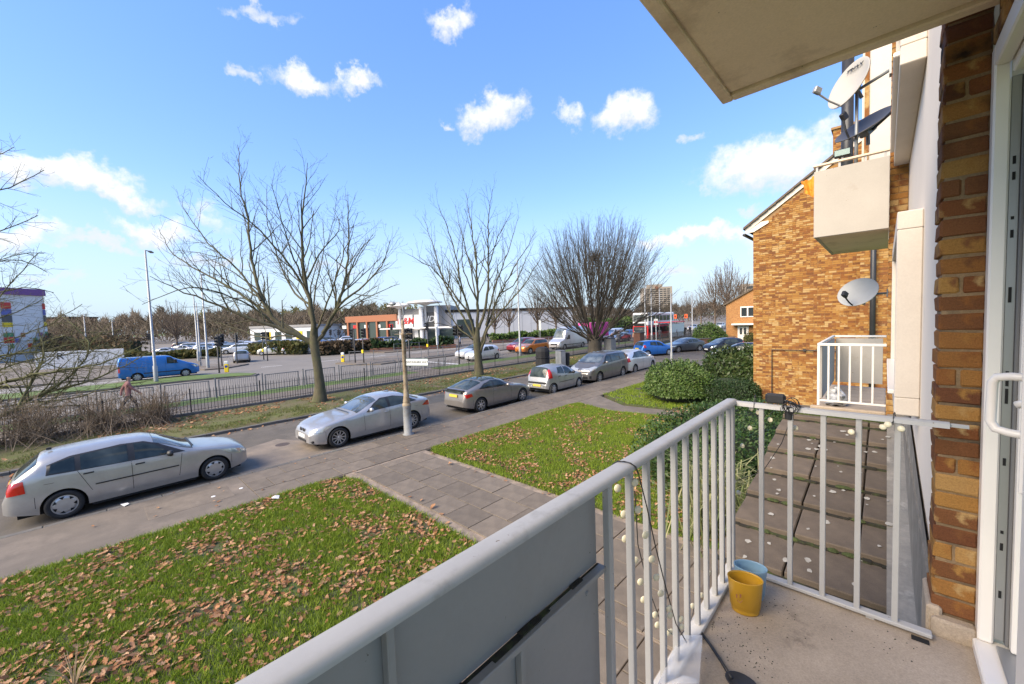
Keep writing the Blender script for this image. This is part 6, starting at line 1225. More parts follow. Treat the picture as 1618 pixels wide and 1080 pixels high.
tk = simple('pink_sided_lorry', 'lorry with bright pink side behind the white van', 'lorry', (-33.9, 55, 0), [('box_body', MB().box(-1.1, 1.1, -2.5, 3, .9, 3.1, .04), 'pink'), ('skirt', MB().box(-1.09, 1.09, -2.49, 2.99, .45, .899), 'bus_white'), ('cab', MB().box(-1.0, 1.0, -4.2, -2.6, .5, 2.5, .15), 'bus_white'), ('windscreen', MB().box(-.9, .9, -4.22, -4.19, 1.4, 2.2, .01), 'dark_glass')])
for x in (-.95, .95):
    for y in (-3.4, 1.8): MB().lathe([(0, .14), (.3, .14), (.46, .12), (.46, -.12), (.3, -.14), (0, -.14)], 16, (x, y, .46), 'x').build('wheel', 'rubber', tk)
# double-decker bus
bus = thing('double_decker_bus', 'red and white double-decker bus coming towards us', 'bus', (-27.6, 63.6, 0))
MB().box(-1.26, 1.26, -5.2, 5.2, .35, 2.3, .1).build('lower_deck', 'red', bus); MB().box(-1.26, 1.26, -5.2, 5.2, 2.305, 4.35, .16).build('upper_deck', 'bus_white', bus)
MB().box(-1.08, 1.08, -5.23, -5.19, .95, 2.2, .02).build('windscreen', 'dark_glass', bus); MB().box(-1.12, 1.12, -5.235, -5.19, 2.95, 4.05, .02).build('upper_windscreen', 'windscreen', bus); MB().box(-1.0, 1.0, -5.23, -5.19, 2.32, 2.75, .01).build('destination_blind', 'near_black', bus)
wn = MB().box(-.012, .012, -.62, .62, 0, .85, .01).mesh('side_window', 'dark_glass'); 
for sd_ in (-1, 1):
    for k in range(7): obj('side_window', wn, bus, (sd_*1.262, -4.4+k*1.38, 3.05)); obj('side_window', wn, bus, (sd_*1.262, -4.4+k*1.38, 1.25))
    MB().lathe([(0, -.02), (.12, -.02), (.13, 0)], 12, (sd_*.95, -5.2, .7), 'y').build('headlight', 'headlamp', bus)
    for y in (-2.9, 3): MB().lathe([(0, .15), (.3, .15), (.48, .13), (.48, -.13), (0, -.13)], 18, (sd_*1.12, y, .48), 'x').build('wheel', 'rubber', bus)
    MB().box(sd_*1.5-.09, sd_*1.5+.09, -5.45, -5.35, 1.9, 2.35, .03).build('wing_mirror', 'plastic_black', bus)
# car park
pk = np.random.default_rng(77); cols = [(.7, .7, .7)]*6+[(.5, .5, .5)]*4+[(.04, .04, .045)]*4+[(.2, .21, .23)]*3+[(.3, .02, .02), (.03, .08, .25), (.3, .36, .42), (.1, .1, .1), (.68, .66, .6)]
names = {(.7, .7, .7): 'white', (.5, .5, .5): 'silver', (.04, .04, .045): 'black', (.2, .21, .23): 'grey', (.3, .02, .02): 'red', (.03, .08, .25): 'blue', (.3, .36, .42): 'pale blue', (.1, .1, .1): 'charcoal', (.68, .66, .6): 'cream'}
cp_ = 0
for d in (60, 66, 73, 80, 88):
    x = 262+pk.uniform(0, 8)
    while x < (640 if d < 76 else 560):
        p = atd(x, 520, d); 
        if pk.random() < .86 and not (x < 420 and d < 64):
            cl_ = cols[pk.integers(len(cols))]; o = obj('parked_car', (hmesh, smesh, vmesh)[pk.integers(3)], None, (p[0], p[1], 0), (0, 0, math.radians(62)+pk.choice([0, math.pi])+pk.normal(0, .04))); tag(o, '%s car parked in the crowded retail car park' % names[cl_], 'car', '%s cars in the retail car park' % names[cl_]); o.color = (*cl_, 1); cp_ += 1
        x += 2.9*F/d/1.0*pk.uniform(.85, 1.25)
# ================================================================== buildings beyond
def bframe(px0, d0, px1, d1):
    a = atd(px0, 520, d0); b_ = atd(px1, 520, d1); L_ = math.hypot(*(b_-a)[:2]); return (a[0], a[1], 0), math.atan2(b_[1]-a[1], b_[0]-a[0]), L_
def zat(px_, py_, d): return (np.array([0, 0, H])+d*ray(px_, py_))[2]
loc, rz, Lb = bframe(546, 104, 627, 94)
sh = thing('orange_fronted_shop', 'glazed shop with orange-brown fascia and red columns', 'shop', loc, rz); zt = zat(627, 496, 94)
MB().box(0, Lb, .5, 20, 0, zt-.1).build('shell', 'cladding_grey', sh); MB().box(-.1, Lb, .1, .6, zt-1.55, zt, .03).build('fascia', 'orange_paint', sh)
cm = MB().box(-.25, .25, -.05, .3, 0, zt-1.56).mesh('column', 'orange_paint'); pn_ = MB().box(-1.55, 1.55, .4, .45, .3, zt-1.6).mesh('glass_bay', 'shop_glass'); n = int(Lb/3.7)
for i in range(n): obj('column', cm, sh, (1+i*3.7, 0, 0)); obj('glass_bay', pn_, sh, (2.85+i*3.7, 0, 0))
for i, mt in enumerate(('red', 'sign_white', 'sign_white', 'red', 'sign_white')): MB().box(Lb-3.2-i*4.4, Lb-1.6-i*4.4, .3, .38, 3.2, 4.0, .02).build('window_poster', mt, sh)
loc, rz, Lb = bframe(622, 94, 662, 92)
hm = thing('red_logo_shop', 'grey clad shop tower with red letters under a curved canopy', 'shop', loc, rz); Lb2 = Lb
MB().box(1.2, Lb, 1, 18, 0, zat(640, 488, 93)).build('shell', 'cladding_grey', hm); MB().box(.2, Lb*.72, .6, .95, zat(640, 518, 93), zat(640, 497, 93), .05).build('sign_board', 'bus_white', hm)
bpy.context.view_layer.update(); text_mesh('sign_letters', 'H&M', 2.1, 'red', hm, hm.matrix_world @ frame_m((Lb*.42, .55, zat(640, 507.5, 93)), (1, 0, 0)), .25, .03, .03)
def canopy(par, x, z, r, mt='cladding'):
    MB().lathe([(0, .5), (r*.5, .42), (r*.9, .12), (r, -.15), (r*.96, -.22), (r*.3, -.5), (.25, -.9), (.25, -z)], 20, (x, .2, z), ex=1.35).build('curved_canopy', mt, par, True)
canopy(hm, Lb*.25, zat(635, 482, 93), 2.3)
MB().box(-3, Lb+9, -1.2, 0, zat(650, 519, 93), zat(650, 517, 93)).build('entrance_canopy', 'bus_white', hm); MB().box(Lb*.78, Lb, .5, .9, 0, zat(655, 497, 93)).build('white_pier', 'cladding', hm)
loc, rz, Lb = bframe(660, 92, 712, 92)
jd = thing('dark_sign_shop', 'grey shop entrance with dark sign and big round canopy', 'shop', loc, rz); ztj = zat(690, 482, 92)
MB().box(1.5, Lb, 1, 18, 0, ztj).build('shell', 'cladding_grey', jd); MB().box(Lb*.2, Lb*.56, .5, .9, zat(680, 515, 92), zat(680, 493, 92), .05).build('sign_board', 'dark_grey', jd)
bpy.context.view_layer.update(); text_mesh('sign_letters', 'JD', 2.0, 'bus_white', jd, jd.matrix_world @ frame_m((Lb*.38, .45, zat(680, 504, 92)), (1, 0, 0)), .3, .03, .03)
canopy(jd, Lb*.24, zat(670, 477, 92), 3.1)
for x in (Lb*.14, Lb*.6): MB().lathe([(.5, 0), (.5, ztj-.2), (0, ztj-.2)], 12, (x, -.4, 0)).build('white_column', 'cladding', jd, True)
MB().box(0, Lb*1.1, .4, .9, 0, zat(690, 520, 92)).build('dark_entrance', 'shop_glass', jd)
loc, rz, Lb = bframe(706, 93, 905, 105)
wl = thing('white_retail_unit', 'long white clad retail wall with dark roof edge', 'building', loc, rz); zw = zat(800, 487, 98)
MB().box(0, Lb, 0, 20, 0, zw-.6).build('wall', 'cladding', wl); MB().box(-.2, Lb+.2, -.25, 20.2, zw-.6, zw).build('roof_edge', 'near_black', wl); MB().box(2.5, 6.5, -.1, -.02, .3, 4.5).build('dark_window', 'shop_glass', wl)
pmn = MB().box(-.02, .02, -.02, .0, 0, zw-.62).mesh('panel_joint', 'cladding_grey')
for i in range(1, 14): obj('panel_joint', pmn, wl, (Lb*i/14, -.01, 0))
# a further row of plain shops between the trees, left
loc, rz, Lb = bframe(395, 128, 500, 124)
rs = thing('pale_retail_row', 'pale low row of shops beyond the car park', 'building', loc, rz); zr = zat(450, 517, 126); MB().box(0, Lb, 0, 15, 0, zr).build('wall', 'cladding', rs); MB().box(-.3, Lb+.3, -.3, 15, zr, zr+.7).build('roof_edge', 'cladding_grey', rs)
for i in range(6): MB().box(1.5+i*Lb/6.3, 1.5+i*Lb/6.3+2.2, -.1, -.02, .3, 2.8).build('shop_window', ('shop_glass', 'yellow', 'shop_glass')[i % 3], rs)
# brick beds and hedges before the shops
def hedge(label, px0, d0, px1, d1, h, mat, seed, wall=True, w=1.2, n=2600):
    loc, rz, Lb = bframe(px0, d0, px1, d1); t_ = thing('hedge', label, 'hedge', loc, rz, 'hedges of the retail park'); g = np.random.default_rng(seed)
    P = np.stack([g.uniform(0, Lb, n), g.normal(0, w*.4, n), h*np.sqrt(g.random(n))], 1); P[:, 2] *= .75+.5*vnoise(P[:, 0], P[:, 0]*0, .6, seed); e = g.normal(0, 1, (n, 3)); e /= np.linalg.norm(e, axis=1)[:, None]; s_ = np.cross(e, g.normal(0, 1, (n, 3))); s_ /= np.linalg.norm(s_, axis=1)[:, None]; z_ = .28*g.uniform(.5, 1.3, (n, 1))
    V = np.stack([P-e*z_, P+s_*z_*.6, P+e*z_, P-s_*z_*.6], 1).reshape(-1, 3); obj('leaves', fastmesh('leaves', V, np.arange(4*n).reshape(-1, 4), mat), t_); MB().box(.1, Lb-.1, -w*.35, w*.35, 0, h*.75, .2).build('inner_core', 'leaf_core', t_)  # dark box core inside the hedge leaves
    if wall: MB().box(-.2, Lb+.2, -w*.8, -w*.55, 0, .55, .03).build('brick_edge', 'brickwork_red', t_)
hedge('green hedge in a brick bed before the red letter shop', 585, 58, 716, 62, 1.5, 'hedge_leaf', 201); hedge('brown hedge by the traffic lights right of the big trunk', 498, 54, 600, 60, 1.9, 'bush_brown', 202, False); hedge('low green hedge before the white retail wall', 775, 70, 880, 78, 1.5, 'bush_leaf', 203); hedge('brown and olive shrubs beyond the junction left of the big trunk', 395, 62, 480, 58, 1.7, 'bush_far', 204, False); hedge('olive shrubs behind the blue van', 185, 54, 345, 58, 1.3, 'bush_far', 205, False); hedge('brown thicket behind the tangled tree', 60, 70, 215, 66, 3.6, 'bush_brown', 206, False, 2.2, 4200); hedge('dark green hedge left of the bus', 925, 92, 1003, 100, 3.2, 'bush_leaf', 207, False, 2)
# tower block, brick flats
loc, rz, Lb = bframe(1015, 478, 1063, 470)
tw = thing('tower_block', 'tall grey concrete tower block on the skyline', 'building', loc, rz); zt = zat(1040, 452, 475)
MB().box(0, Lb*.45, 0, 25, 0, zt-1.5).box(Lb*.56, Lb, 0, 25, 0, zt-1).build('wall', 'tower_concrete', tw); MB().box(Lb*.45, Lb*.56, 3, 24, 0, zt).build('stair_core', 'brickwork_red', tw); MB().box(Lb*.2, Lb*.7, 5, 20, zt-1.4, zt+2.5).build('plant_room', 'tower_concrete', tw)
wn = MB().box(-1.5, 1.5, -.3, -.02, 0, 1.0).mesh('window', 'dark_glass'); bn = MB().box(0, Lb*.11, -.5, 3, 0, 1.1).mesh('balcony', 'tower_concrete')
for k in range(14):
    for x in (.09, .2, .31, .4, .64, .76, .88): obj('window', wn, tw, (Lb*x, 0, 2+k*(zt-4)/14))
    obj('balcony', bn, tw, (Lb*.45, 0, 1+k*(zt-4)/14))
loc, rz, Lb = bframe(74, 190, 104, 190)
fl = thing('brick_flats', 'red brick block of flats beyond the tangled tree', 'building', loc, rz); zt = zat(90, 503, 190); MB().box(0, Lb, 0, 15, 0, zt).build('wall', 'brickwork_red', fl); MB().box(-.3, Lb+.3, -.3, 15.3, zt, zt+.8).build('parapet', 'near_black', fl); wn = MB().box(-.8, .8, -.15, -.02, 0, 1.3).mesh('window', 'sign_white')
for k in range(5):
    for i in range(4): obj('window', wn, fl, (Lb*(.17+.22*i), 0, 1.5+k*(zt-3)/4.6))
# colourful panelled store
loc, rz, Lb = bframe(-60, 60, 74, 70)
ts = thing('panelled_store', 'white retail store with coloured panels and purple roof band at the left edge', 'building', loc, rz); zt = zat(60, 457, 69)
MB().box(0, Lb, 0, 25, 0, zt-1.1).build('wall', 'cladding', ts); MB().box(-.2, Lb+.1, -.3, 25, zt-1.1, zt).build('roof_band', 'purple', ts)
for x0, x1 in ((.44, .56), (.965, 1.0)):
    z_ = zt-2.4
    for mt, h_ in (('red', 1.1), ('blue_panel', 1.0), ('dark_grey', 1.2), ('yellow', .8), ('bus_white', .9), ('green_panel', .7), ('red', 1.0)): MB().box(Lb*x0, Lb*x1, -.15, -.02, z_-h_+.08, z_, .02).build('coloured_panel', mt, ts); z_ -= h_
for i, mt in enumerate(('green_panel', 'blue_panel', 'orange_paint', 'red', 'green_panel', 'purple')): MB().box(Lb*(.5+.075*i), Lb*(.55+.075*i), -.2, -.05, 2.2+(i % 3)*.9, 2.9+(i % 3)*.9, .02).build('window_poster', mt, ts)
loc, rz, Lb = bframe(50, 46, 192, 50)
hb_ = thing('white_hoarding', 'white hoarding with black lettering behind the tangled branches', 'hoarding', loc, rz); MB().box(0, Lb, 0, .2, 0, 2.1, .02).build('board', 'bus_white', hb_); pm_ = MB().box(-.05, .05, .21, .3, 0, 2.1).mesh('post', 'grey_steel')
for i in range(5): obj('post', pm_, hb_, (.3+i*(Lb-.6)/4, 0, 0))
bpy.context.view_layer.update(); text_mesh('lettering', 'R', 1.1, 'text_black', hb_, hb_.matrix_world @ frame_m((Lb*.27, -.02, 1.5), (1, 0, 0)), 0, .01); text_mesh('lettering', 'St', .9, 'text_black', hb_, hb_.matrix_world @ frame_m((Lb*.5, -.02, .95), (1, 0, 0)), 0, .01)
# orange brick house at the bend
hs = thing('brick_house', 'small orange brick house with white door beyond the bend', 'house', (-14, 55, 0)); q0 = zat(1148, 487, float((np.array([-14.2, 55, 0]))@fw)) 
ez = 4.9
MB().prism([(-.6, 0), (10, 0), (10, ez+6), (4.5, ez+3.3), (-.6, ez)], 'y', 0, 9).build('wall', 'brickwork_orange', hs, fix=True)
MB().prism([(-.9, ez-.15), (-.9, ez+.05), (10.5, ez+6.5), (10.5, ez+6.3)], 'y', -.2, 9.2).build('roof', 'roof_tile', hs, fix=True)
w_ = MB().box(1.0, 2.6, -.06, .02, 3.3, 4.6, .02).build('window', 'upvc', hs)
for x in (1.12, 1.87): MB().box(x, x+.6, -.075, -.061, 3.42, 4.45).build('pane', 'dark_glass', w_)
d_ = MB().box(.7, 1.9, -.08, .02, .1, 2.2, .02).build('door', 'upvc', hs); MB().box(.95, 1.2, -.095, -.081, 1.2, 2.0).box(1.4, 1.65, -.095, -.081, 1.2, 2.0).build('door_pane', 'dark_glass', d_)
MB().box(.2, 4.2, -.9, .0, 2.35, 2.55, .02).build('porch_canopy', 'upvc', hs); w2 = MB().box(2.4, 3.4, -.06, .02, 1.0, 2.1, .02).build('window', 'upvc', hs); MB().box(2.52, 3.28, -.075, -.061, 1.1, 2.0).build('pane', 'dark_glass', w2)
simple('garden_wall', 'low brick garden wall at the end of the verge', 'wall', (-18.2, 46.5, 0), [('wall', MB().box(-.2, .2, 0, 9, 0, .9, .02), 'brickwork_red'), ('coping', MB().box(-.24, .24, -.04, 9.04, .901, .98, .01), 'kerb')], -.55)
bush('round_hedge', 'big round green hedge left of the brick house', (-15.9, 52.5, 0), (1.9, 1.7, 1.9), 5000, .22, 'bush_leaf', 115, 'hedge'); bush('small_bush', 'small bush at the brick house wall', (-11.2, 53.2, 0), (1.1, .9, 1.1), 1800, .2, 'bush_far', 116)
tag(MB().poly([(-16, 47), (-5, 48), (-5, 54.9), (-16, 54.9)], .03).build('house_lawn', 'far_turf'), kind=ST)
loc, rz, Lb = bframe(1172, 210, 1215, 205); fb = thing('pale_flats', 'pale block of flats peeping over the brick house roof', 'building', loc, rz); zt = zat(1185, 448, 208); MB().box(0, Lb, 0, 12, 0, zt).build('wall', 'tower_concrete', fb)
for k in range(4): MB().box(Lb*.2, Lb*.55, -.1, -.02, zt-2.6-k*3, zt-1.3-k*3).build('window', 'dark_glass', fb)
# ================================================================== people
def person_mesh(stride, arm, lean=0.0):
    P = [(0, 0, .95), (0, .02*lean, 1.15), (0, .04*lean, 1.38), (0, .05*lean, 1.5), (0, .06*lean, 1.6), (0, .06*lean+.01, 1.74)]
    Rr = [(.16, .12), (.15, .11), (.185, .12), (.065, .065), (.085, .095), (.07, .085)]; E_ = [(0, 1), (1, 2), (2, 3), (3, 4), (4, 5)]
    for sd_, st in ((-1, stride), (1, -stride)):
        k = len(P); P += [(sd_*.1, 0, .88), (sd_*.105, st*.22+.03, .5), (sd_*.11, st*.38-.04, .09), (sd_*.115, st*.38+.1, .05)]; Rr += [(.1, .1), (.07, .07), (.048, .05), (.04, .035)]; E_ += [(0, k), (k, k+1), (k+1, k+2), (k+2, k+3)]
        k = len(P); P += [(sd_*.2, 0, 1.4), (sd_*.25, -st*arm*.15, 1.13), (sd_*.23, -st*arm*.3+.1, .9), (sd_*.22, -st*arm*.33+.13, .82)]; Rr += [(.075, .075), (.055, .055), (.045, .045), (.04, .035)]; E_ += [(2, k), (k, k+1), (k+1, k+2), (k+2, k+3)]
    me = bpy.data.meshes.new('p'); me.from_pydata(P, E_, []); o = bpy.data.objects.new('p', me); COL.objects.link(o); sk = o.modifiers.new('s', 'SKIN'); ss_ = o.modifiers.new('ss', 'SUBSURF'); ss_.levels = ss_.render_levels = 1
    for v, r_ in zip(me.skin_vertices[0].data, Rr): v.radius = r_
    me.skin_vertices[0].data[0].use_root = True; bpy.context.view_layer.update(); m2 = bpy.data.meshes.new_from_object(o.evaluated_get(bpy.context.evaluated_depsgraph_get())); bpy.data.objects.remove(o); m2.name = 'person'
    for mt in ('cloth', 'trouser', 'skin', 'hair'): m2.materials.append(MATS[mt])
    for p in m2.polygons:
        c = p.center; p.use_smooth = True; hand = c.z < .86 and abs(c.x) > .19
        p.material_index = 2 if (hand or (c.z > 1.5 and not (c.z > 1.7 or c.y < 0))) else 3 if c.z > 1.52 else 1 if c.z < .86 else 0
    return m2
flat('trouser', (.03, .035, .05), .9); flat('hair', (.03, .022, .018), .8)
PM_ = [person_mesh(1, 1, 1), person_mesh(-.8, 1.1, 1.5), person_mesh(.3, .5, 0)]
def person(label, p, rz, col, k, s=1.0):
    o = obj('person', PM_[k], None, (p[0], p[1], p[2]), (0, 0, rz), s); tag(o, label, 'person', None); o.color = (*col, 1); return o
def fwy(px_, X): a = yaw+math.atan((px_-809)/F); return np.array([X, X/math.tan(a), .18])
for px_, X, rz, col, k, lb in ((950, -24.6, .1, (.015, .015, .02), 0, 'person in black walking just right of the fan-shaped tree trunk'), (968, -24.2, 3.0, (.02, .02, .03), 1, 'person in dark coat second right of the fan-shaped tree'), (978, -24.9, .2, (.05, .05, .06), 0, 'person in charcoal jacket beside the dark silver car'), (1003, -24.4, 3.1, (.3, .22, .15), 2, 'person in tan coat standing left of the bus front'), (1043, -24.5, .1, (.04, .04, .05), 2, 'person in dark clothes waiting by the bus shelter'), (1068, -24.3, 3.2, (.12, .08, .07), 1, 'person in brown jacket, leftmost of the walkers beyond the slim pole'), (1077, -24.6, 0, (.01, .01, .012), 2, 'person in black, second of the walkers beyond the slim pole'), (1083, -24.3, .1, (.02, .02, .02), 0, 'person in black, third of the walkers beyond the slim pole'), (1091, -24.5, 3.1, (.02, .022, .03), 1, 'person in navy, fourth of the walkers beyond the slim pole'), (1105, -23.8, .1, (.03, .03, .05), 2, 'person in dark blue near the round hedge'), (1114, -23.5, .1, (.02, .02, .02), 0, 'person in black, rightmost walker by the round hedge')):
    person(lb, fwy(px_, X), rz, col, k)
q = atd(771, 541, 74); q[2] = .1; person('person in black walking before the white retail wall', q, 1.2, (.012, .012, .014), 0)
q = at(205, 652, .18); person('person in pinkish top striding behind the leafless shrubs at the left railings', q, .15, (.36, .17, .15), 0)
q = atd(727, 545, 60); q[2] = .1; person('person in pale top near the white information panel', q, 2.0, (.4, .4, .42), 2)
# ================================================================== small things on and around the balconies
def atY(px_, py_, Y): d = ray(px_, py_); return np.array([0, 0, H])+Y/d[1]*d
def atX(px_, py_, X): d = ray(px_, py_); return np.array([0, 0, H])+X/d[0]*d
def orient(o, n, upv=(0, 0, 1)):
    """turn local +z to n"""
    o.rotation_euler = Vector(n).to_track_quat('Z', 'Y').to_euler()
def dish(name, label, c, n, r, mat, arm, ell_=1.0, roll=0, lnb_mat='plastic_black'):
    t_ = thing(name, label, 'satellite dish', c, 0, 'satellite dishes'); q = Vector(n).normalized(); z_ = q; y = (Vector((0, 0, 1))-q*q.z).normalized(); x = y.cross(z_)
    t_.matrix_world = Matrix(((x[0], y[0], z_[0], c[0]), (x[1], y[1], z_[1], c[1]), (x[2], y[2], z_[2], c[2]), (0, 0, 0, 1)))
    pr = [(r*k, .55*r*.35*k*k) for k in np.linspace(0, 1, 9)]+[(r*1.012, .19*r), (r*1.012, .19*r-.012)]+[(r*k, .55*r*.35*k*k-.012) for k in np.linspace(1, 0, 9)]
    MB().lathe(pr, 36, ex=ell_).build('reflector', mat, t_, True)
    e = np.array(arm); MB().tube([(0, -r*.96, .1*r), (e[0]*.5, -r*.98+e[1]*.5, e[2]*.55), e+[0, -r*.9, 0]], .012, 6).build('feed_arm', 'galv' if mat == 'dish_clean' else 'plastic_black', t_)
    lo = e+[0, -r*.9+.02, .0]; MB().box(lo[0]-.028, lo[0]+.028, lo[1]-.03, lo[1]+.06, lo[2]-.02, lo[2]+.08, .012).build('feed_horn', lnb_mat, t_)
    MB().box(-.06, .06, -.09, .09, -.09, -.012, .01).tube([(0, 0, -.06), (.0, -.1, -.2)], .022, 8).build('bracket', 'grey_steel', t_); return t_
nv = lambda a, e: (math.sin(math.radians(a))*math.cos(math.radians(e)), math.cos(math.radians(a))*math.cos(math.radians(e)), math.sin(math.radians(e)))
p1_ = atY(1346, 134, 7.2); d1_ = dish('satellite_dish', 'large clean white satellite dish with lettering, topmost of three', p1_, nv(222, 22), .325, 'dish_clean', (0, .0, .4), .84, lnb_mat='galv')
bpy.context.view_layer.update(); text_mesh('brand_lettering', 'TRIAX', .085, 'text_black', d1_, d1_.matrix_world @ Matrix.Translation((.0, .22, .052)) @ Matrix.Rotation(-.2, 4, 'X'), 0, .0015, .0008)
p2_ = atY(1368, 202, 7.4); dish('satellite_dish', 'dark mesh satellite dish in the middle of the three', p2_, nv(215, 52), .33, 'dish_mesh', (0, .05, .3), .98)
p3_ = atY(1357, 463, 8.6); dish('satellite_dish', 'rust-stained white satellite dish above the white railed balcony', p3_, nv(208, 28), .25, 'dish_white', (0, .02, .26), 1.12)
mk_ = thing('dish_brackets', 'metal wall arms and mast carrying the upper satellite dishes', 'bracket', p1_)
w1 = np.array([.03, 7.05, p1_[2]-.02]); sub(MB().tube([w1, p1_+[.06, .1, -.05]], .02, 8).box(.0, .03, 6.98, 7.1, w1[2]-.08, w1[2]+.08), 'wall_arm', 'galv', mk_); w2_ = np.array([.03, 7.05, p2_[2]]); sub(MB().tube([w2_, p2_+[.05, .05, -.04]], .018, 8), 'wall_arm', 'plastic_black', mk_); sub(MB().tube([(p1_[0]+.05, 7.22, 5.78), (p1_[0]+.05, 7.26, p1_[2]-.1)], .02, 8), 'mast', 'galv', mk_, True)
w3 = np.array([.03, 8.6, p3_[2]-.02]); ma = thing('dish_wall_arm', 'grey wall arm holding the rust-stained satellite dish', 'bracket', w3); sub(MB().tube([w3, p3_+[.05, .05, -.03]], .018, 8).box(.01, .035, 8.52, 8.68, w3[2]-.06, w3[2]+.06), 'arm', 'grey_steel', ma)
fl_ = thing('floodlight', 'green glass floodlight on the upper balcony rail', 'floodlight', atY(1331, 242, 6.75)); c_ = atY(1331, 242, 6.75); sub(MB().box(c_[0]-.085, c_[0]+.085, c_[1]-.03, c_[1]+.06, c_[2]-.04, c_[2]+.05, .012), 'housing', 'plastic_black', fl_); sub(MB().box(c_[0]-.075, c_[0]+.075, c_[1]-.034, c_[1]-.029, c_[2]-.03, c_[2]+.04), 'glass', 'teal_glass', fl_); sub(MB().box(c_[0]-.01, c_[0]+.01, c_[1], c_[1]+.02, c_[2]-.12, c_[2]-.04), 'bracket', 'grey_steel', fl_)
g = np.random.default_rng(31); oc = thing('orange_cloth', 'bright orange cloth caught on the corner of the upper balcony', 'cloth', atY(1281, 290, 6.9)); V = []; n = 7
a_, b_, c_, d_ = [atY(*q, 6.74) for q in ((1266, 287), (1290, 278), (1287, 311), (1275, 306))]
for i in range(n):
    for j in range(n):
        u, v = i/(n-1), j/(n-1); p = (a_*(1-u)+b_*u)*(1-v)+(d_*(1-u)+c_*u)*v; V.append(p+g.normal(0, .008, 3)+[0, -.03*math.sin(u*9), 0])
sub(MB().add(V, [(i*n+j, i*n+j+1, (i+1)*n+j+1, (i+1)*n+j) for i in range(n-1) for j in range(n-1)]), 'cloth_sheet', 'orange_cloth', oc, True)
# ------------------------------------------------------------------ pots
def pot(name, label, c, rx, ry, h, mat, rz):
    t_ = thing(name, label, 'plant pot', c, rz); e = rx/ry
    MB().lathe([(0, 0), (ry*.74, 0), (ry*.77, .006), (ry*.8, h*.16), (ry*.84, h*.17), (ry*.97, h*.95), (ry, h*.985), (ry*.99, h), (ry*.95, h), (ry*.92, h*.96), (ry*.78, .03), (0, .028)], 40, ex=e).build('shell', mat, t_, True)
    MB().lathe([(0, .05), (ry*.77, .052)], 24, ex=e).build('soil', 'soil', t_); return t_
yp = pot('yellow_pot', 'mustard yellow oval plant pot on the balcony floor', (-.48, 2.1, FL+.001), .077, .056, .165, 'yellow_pot', .35)
MB().box(-.03, -.024, -.064, -.06, .1, .115).box(-.045, -.04, -.062, -.058, .095, .11).tube([(-.04, -.063, .085), (-.03, -.066, .075), (-.02, -.067, .09)], .0015, 5).build('doodle', 'orange_paint', yp)
pot('blue_pot', 'pale blue oval plant pot behind the yellow one', (-.485, 2.225, FL+.001), .075, .054, .16, 'blue_pot', .3)
# ------------------------------------------------------------------ solar clip light
sl_ = thing('solar_panel_clip', 'black solar panel unit clipped to the end rail with tangled cable', 'solar light', (-.4, 2.42, RZ))
o = sub(MB().box(-.455, -.365, 2.4, 2.43, RZ+.0, RZ+.052, .01), 'panel_box', 'plastic_black', sl_); sub(MB().tube([(-.352, 2.42, RZ-.075), (-.352, 2.42, RZ-.01)], .019, 12).tube([(-.37, 2.41, RZ+.02), (-.34, 2.4, RZ+.015), (-.3, 2.42, RZ-.01), (-.27, 2.44, RZ-.02)], .007, 6), 'clip', 'plastic_black', sl_)
cw = MB(); g = np.random.default_rng(6)
for k in range(9):
    a = np.linspace(0, 6.28, 14); r_ = g.uniform(.015, .032); c0 = np.array([-.35+g.normal(0, .01), 2.395+g.normal(0, .006), RZ-.012+g.normal(0, .012)]); cw.tube(np.stack([c0[0]+r_*np.cos(a), c0[1]+.01*np.sin(a*1.5+k), c0[2]+r_*1.3*np.sin(a)], 1), .0016, 4)
sub(cw, 'cable_coil', 'plastic_black', sl_)
# ------------------------------------------------------------------ string of pale disc lights
st = thing('disc_light_string', 'string of pale translucent disc lights hanging along the railing', 'string lights', (-.6, 1.3, RZ)); wr = MB()
def pxX(pts, X): return [atX(*q, X) for q in pts]
wr.tube([(-.583, 1.2, RZ-.035), (-.586, 1.19, RZ-.01), (-.6, 1.18, RZ+.002), (-.62, 1.175, RZ+.004), (-.64, 1.17, RZ+.002), (-.656, 1.165, RZ-.012), (-.656, 1.16, RZ-.04)], .0026, 5)
A = pxX([(1008, 745), (1022, 800), (1035, 860), (1050, 920), (1068, 985), (1085, 1015)], -.6); wr.tube(A, .0022, 5); B_ = pxX([(1003, 775), (1008, 860), (1025, 930), (1045, 985), (1070, 1010), (1090, 985), (1105, 930)], -.645); wr.tube(B_, .002, 5)
y2_ = 2.452; C_ = [atY(*q, y2_) for q in ((1192, 632), (1200, 650), (1215, 655), (1235, 640))]; wr.tube(C_, .0018, 5); wr.tube([atY(*q, y2_) for q in ((1252, 655), (1235, 700), (1205, 745), (1160, 760))], .0018, 5)
for q in ((1192, 628), (1412, 655)): wr.tube([atY(q[0]-1, q[1]+16, 2.397), atY(q[0], q[1]-2, 2.41), atY(q[0]+2, q[1]-4, 2.44), atY(q[0]+3, q[1]+8, 2.444)], .002, 5)
wr.tube([atY(*q, 2.395) for q in ((1412, 665), (1405, 672), (1395, 670), (1388, 668))], .0018, 5)
sub(wr, 'wire', 'plastic_black', st)
dm = MB().lathe([(0, .0035), (.011, .003), (.0135, 0), (.011, -.003), (0, -.0035)], 16).mesh('disc_light', 'pale_disc', True)
def disc(p, n): o = obj('disc_light', dm, st); o.location = Vector(p)-st.location; orient(o, n)
for (x, y) in ((1003, 762), (1008, 805), (1020, 845), (1030, 883), (1037, 912), (1044, 937), (1057, 961), (1059, 972), (1076, 978), (1077, 990)): disc(atX(x, y, -.598), (.8, -.5, .1))
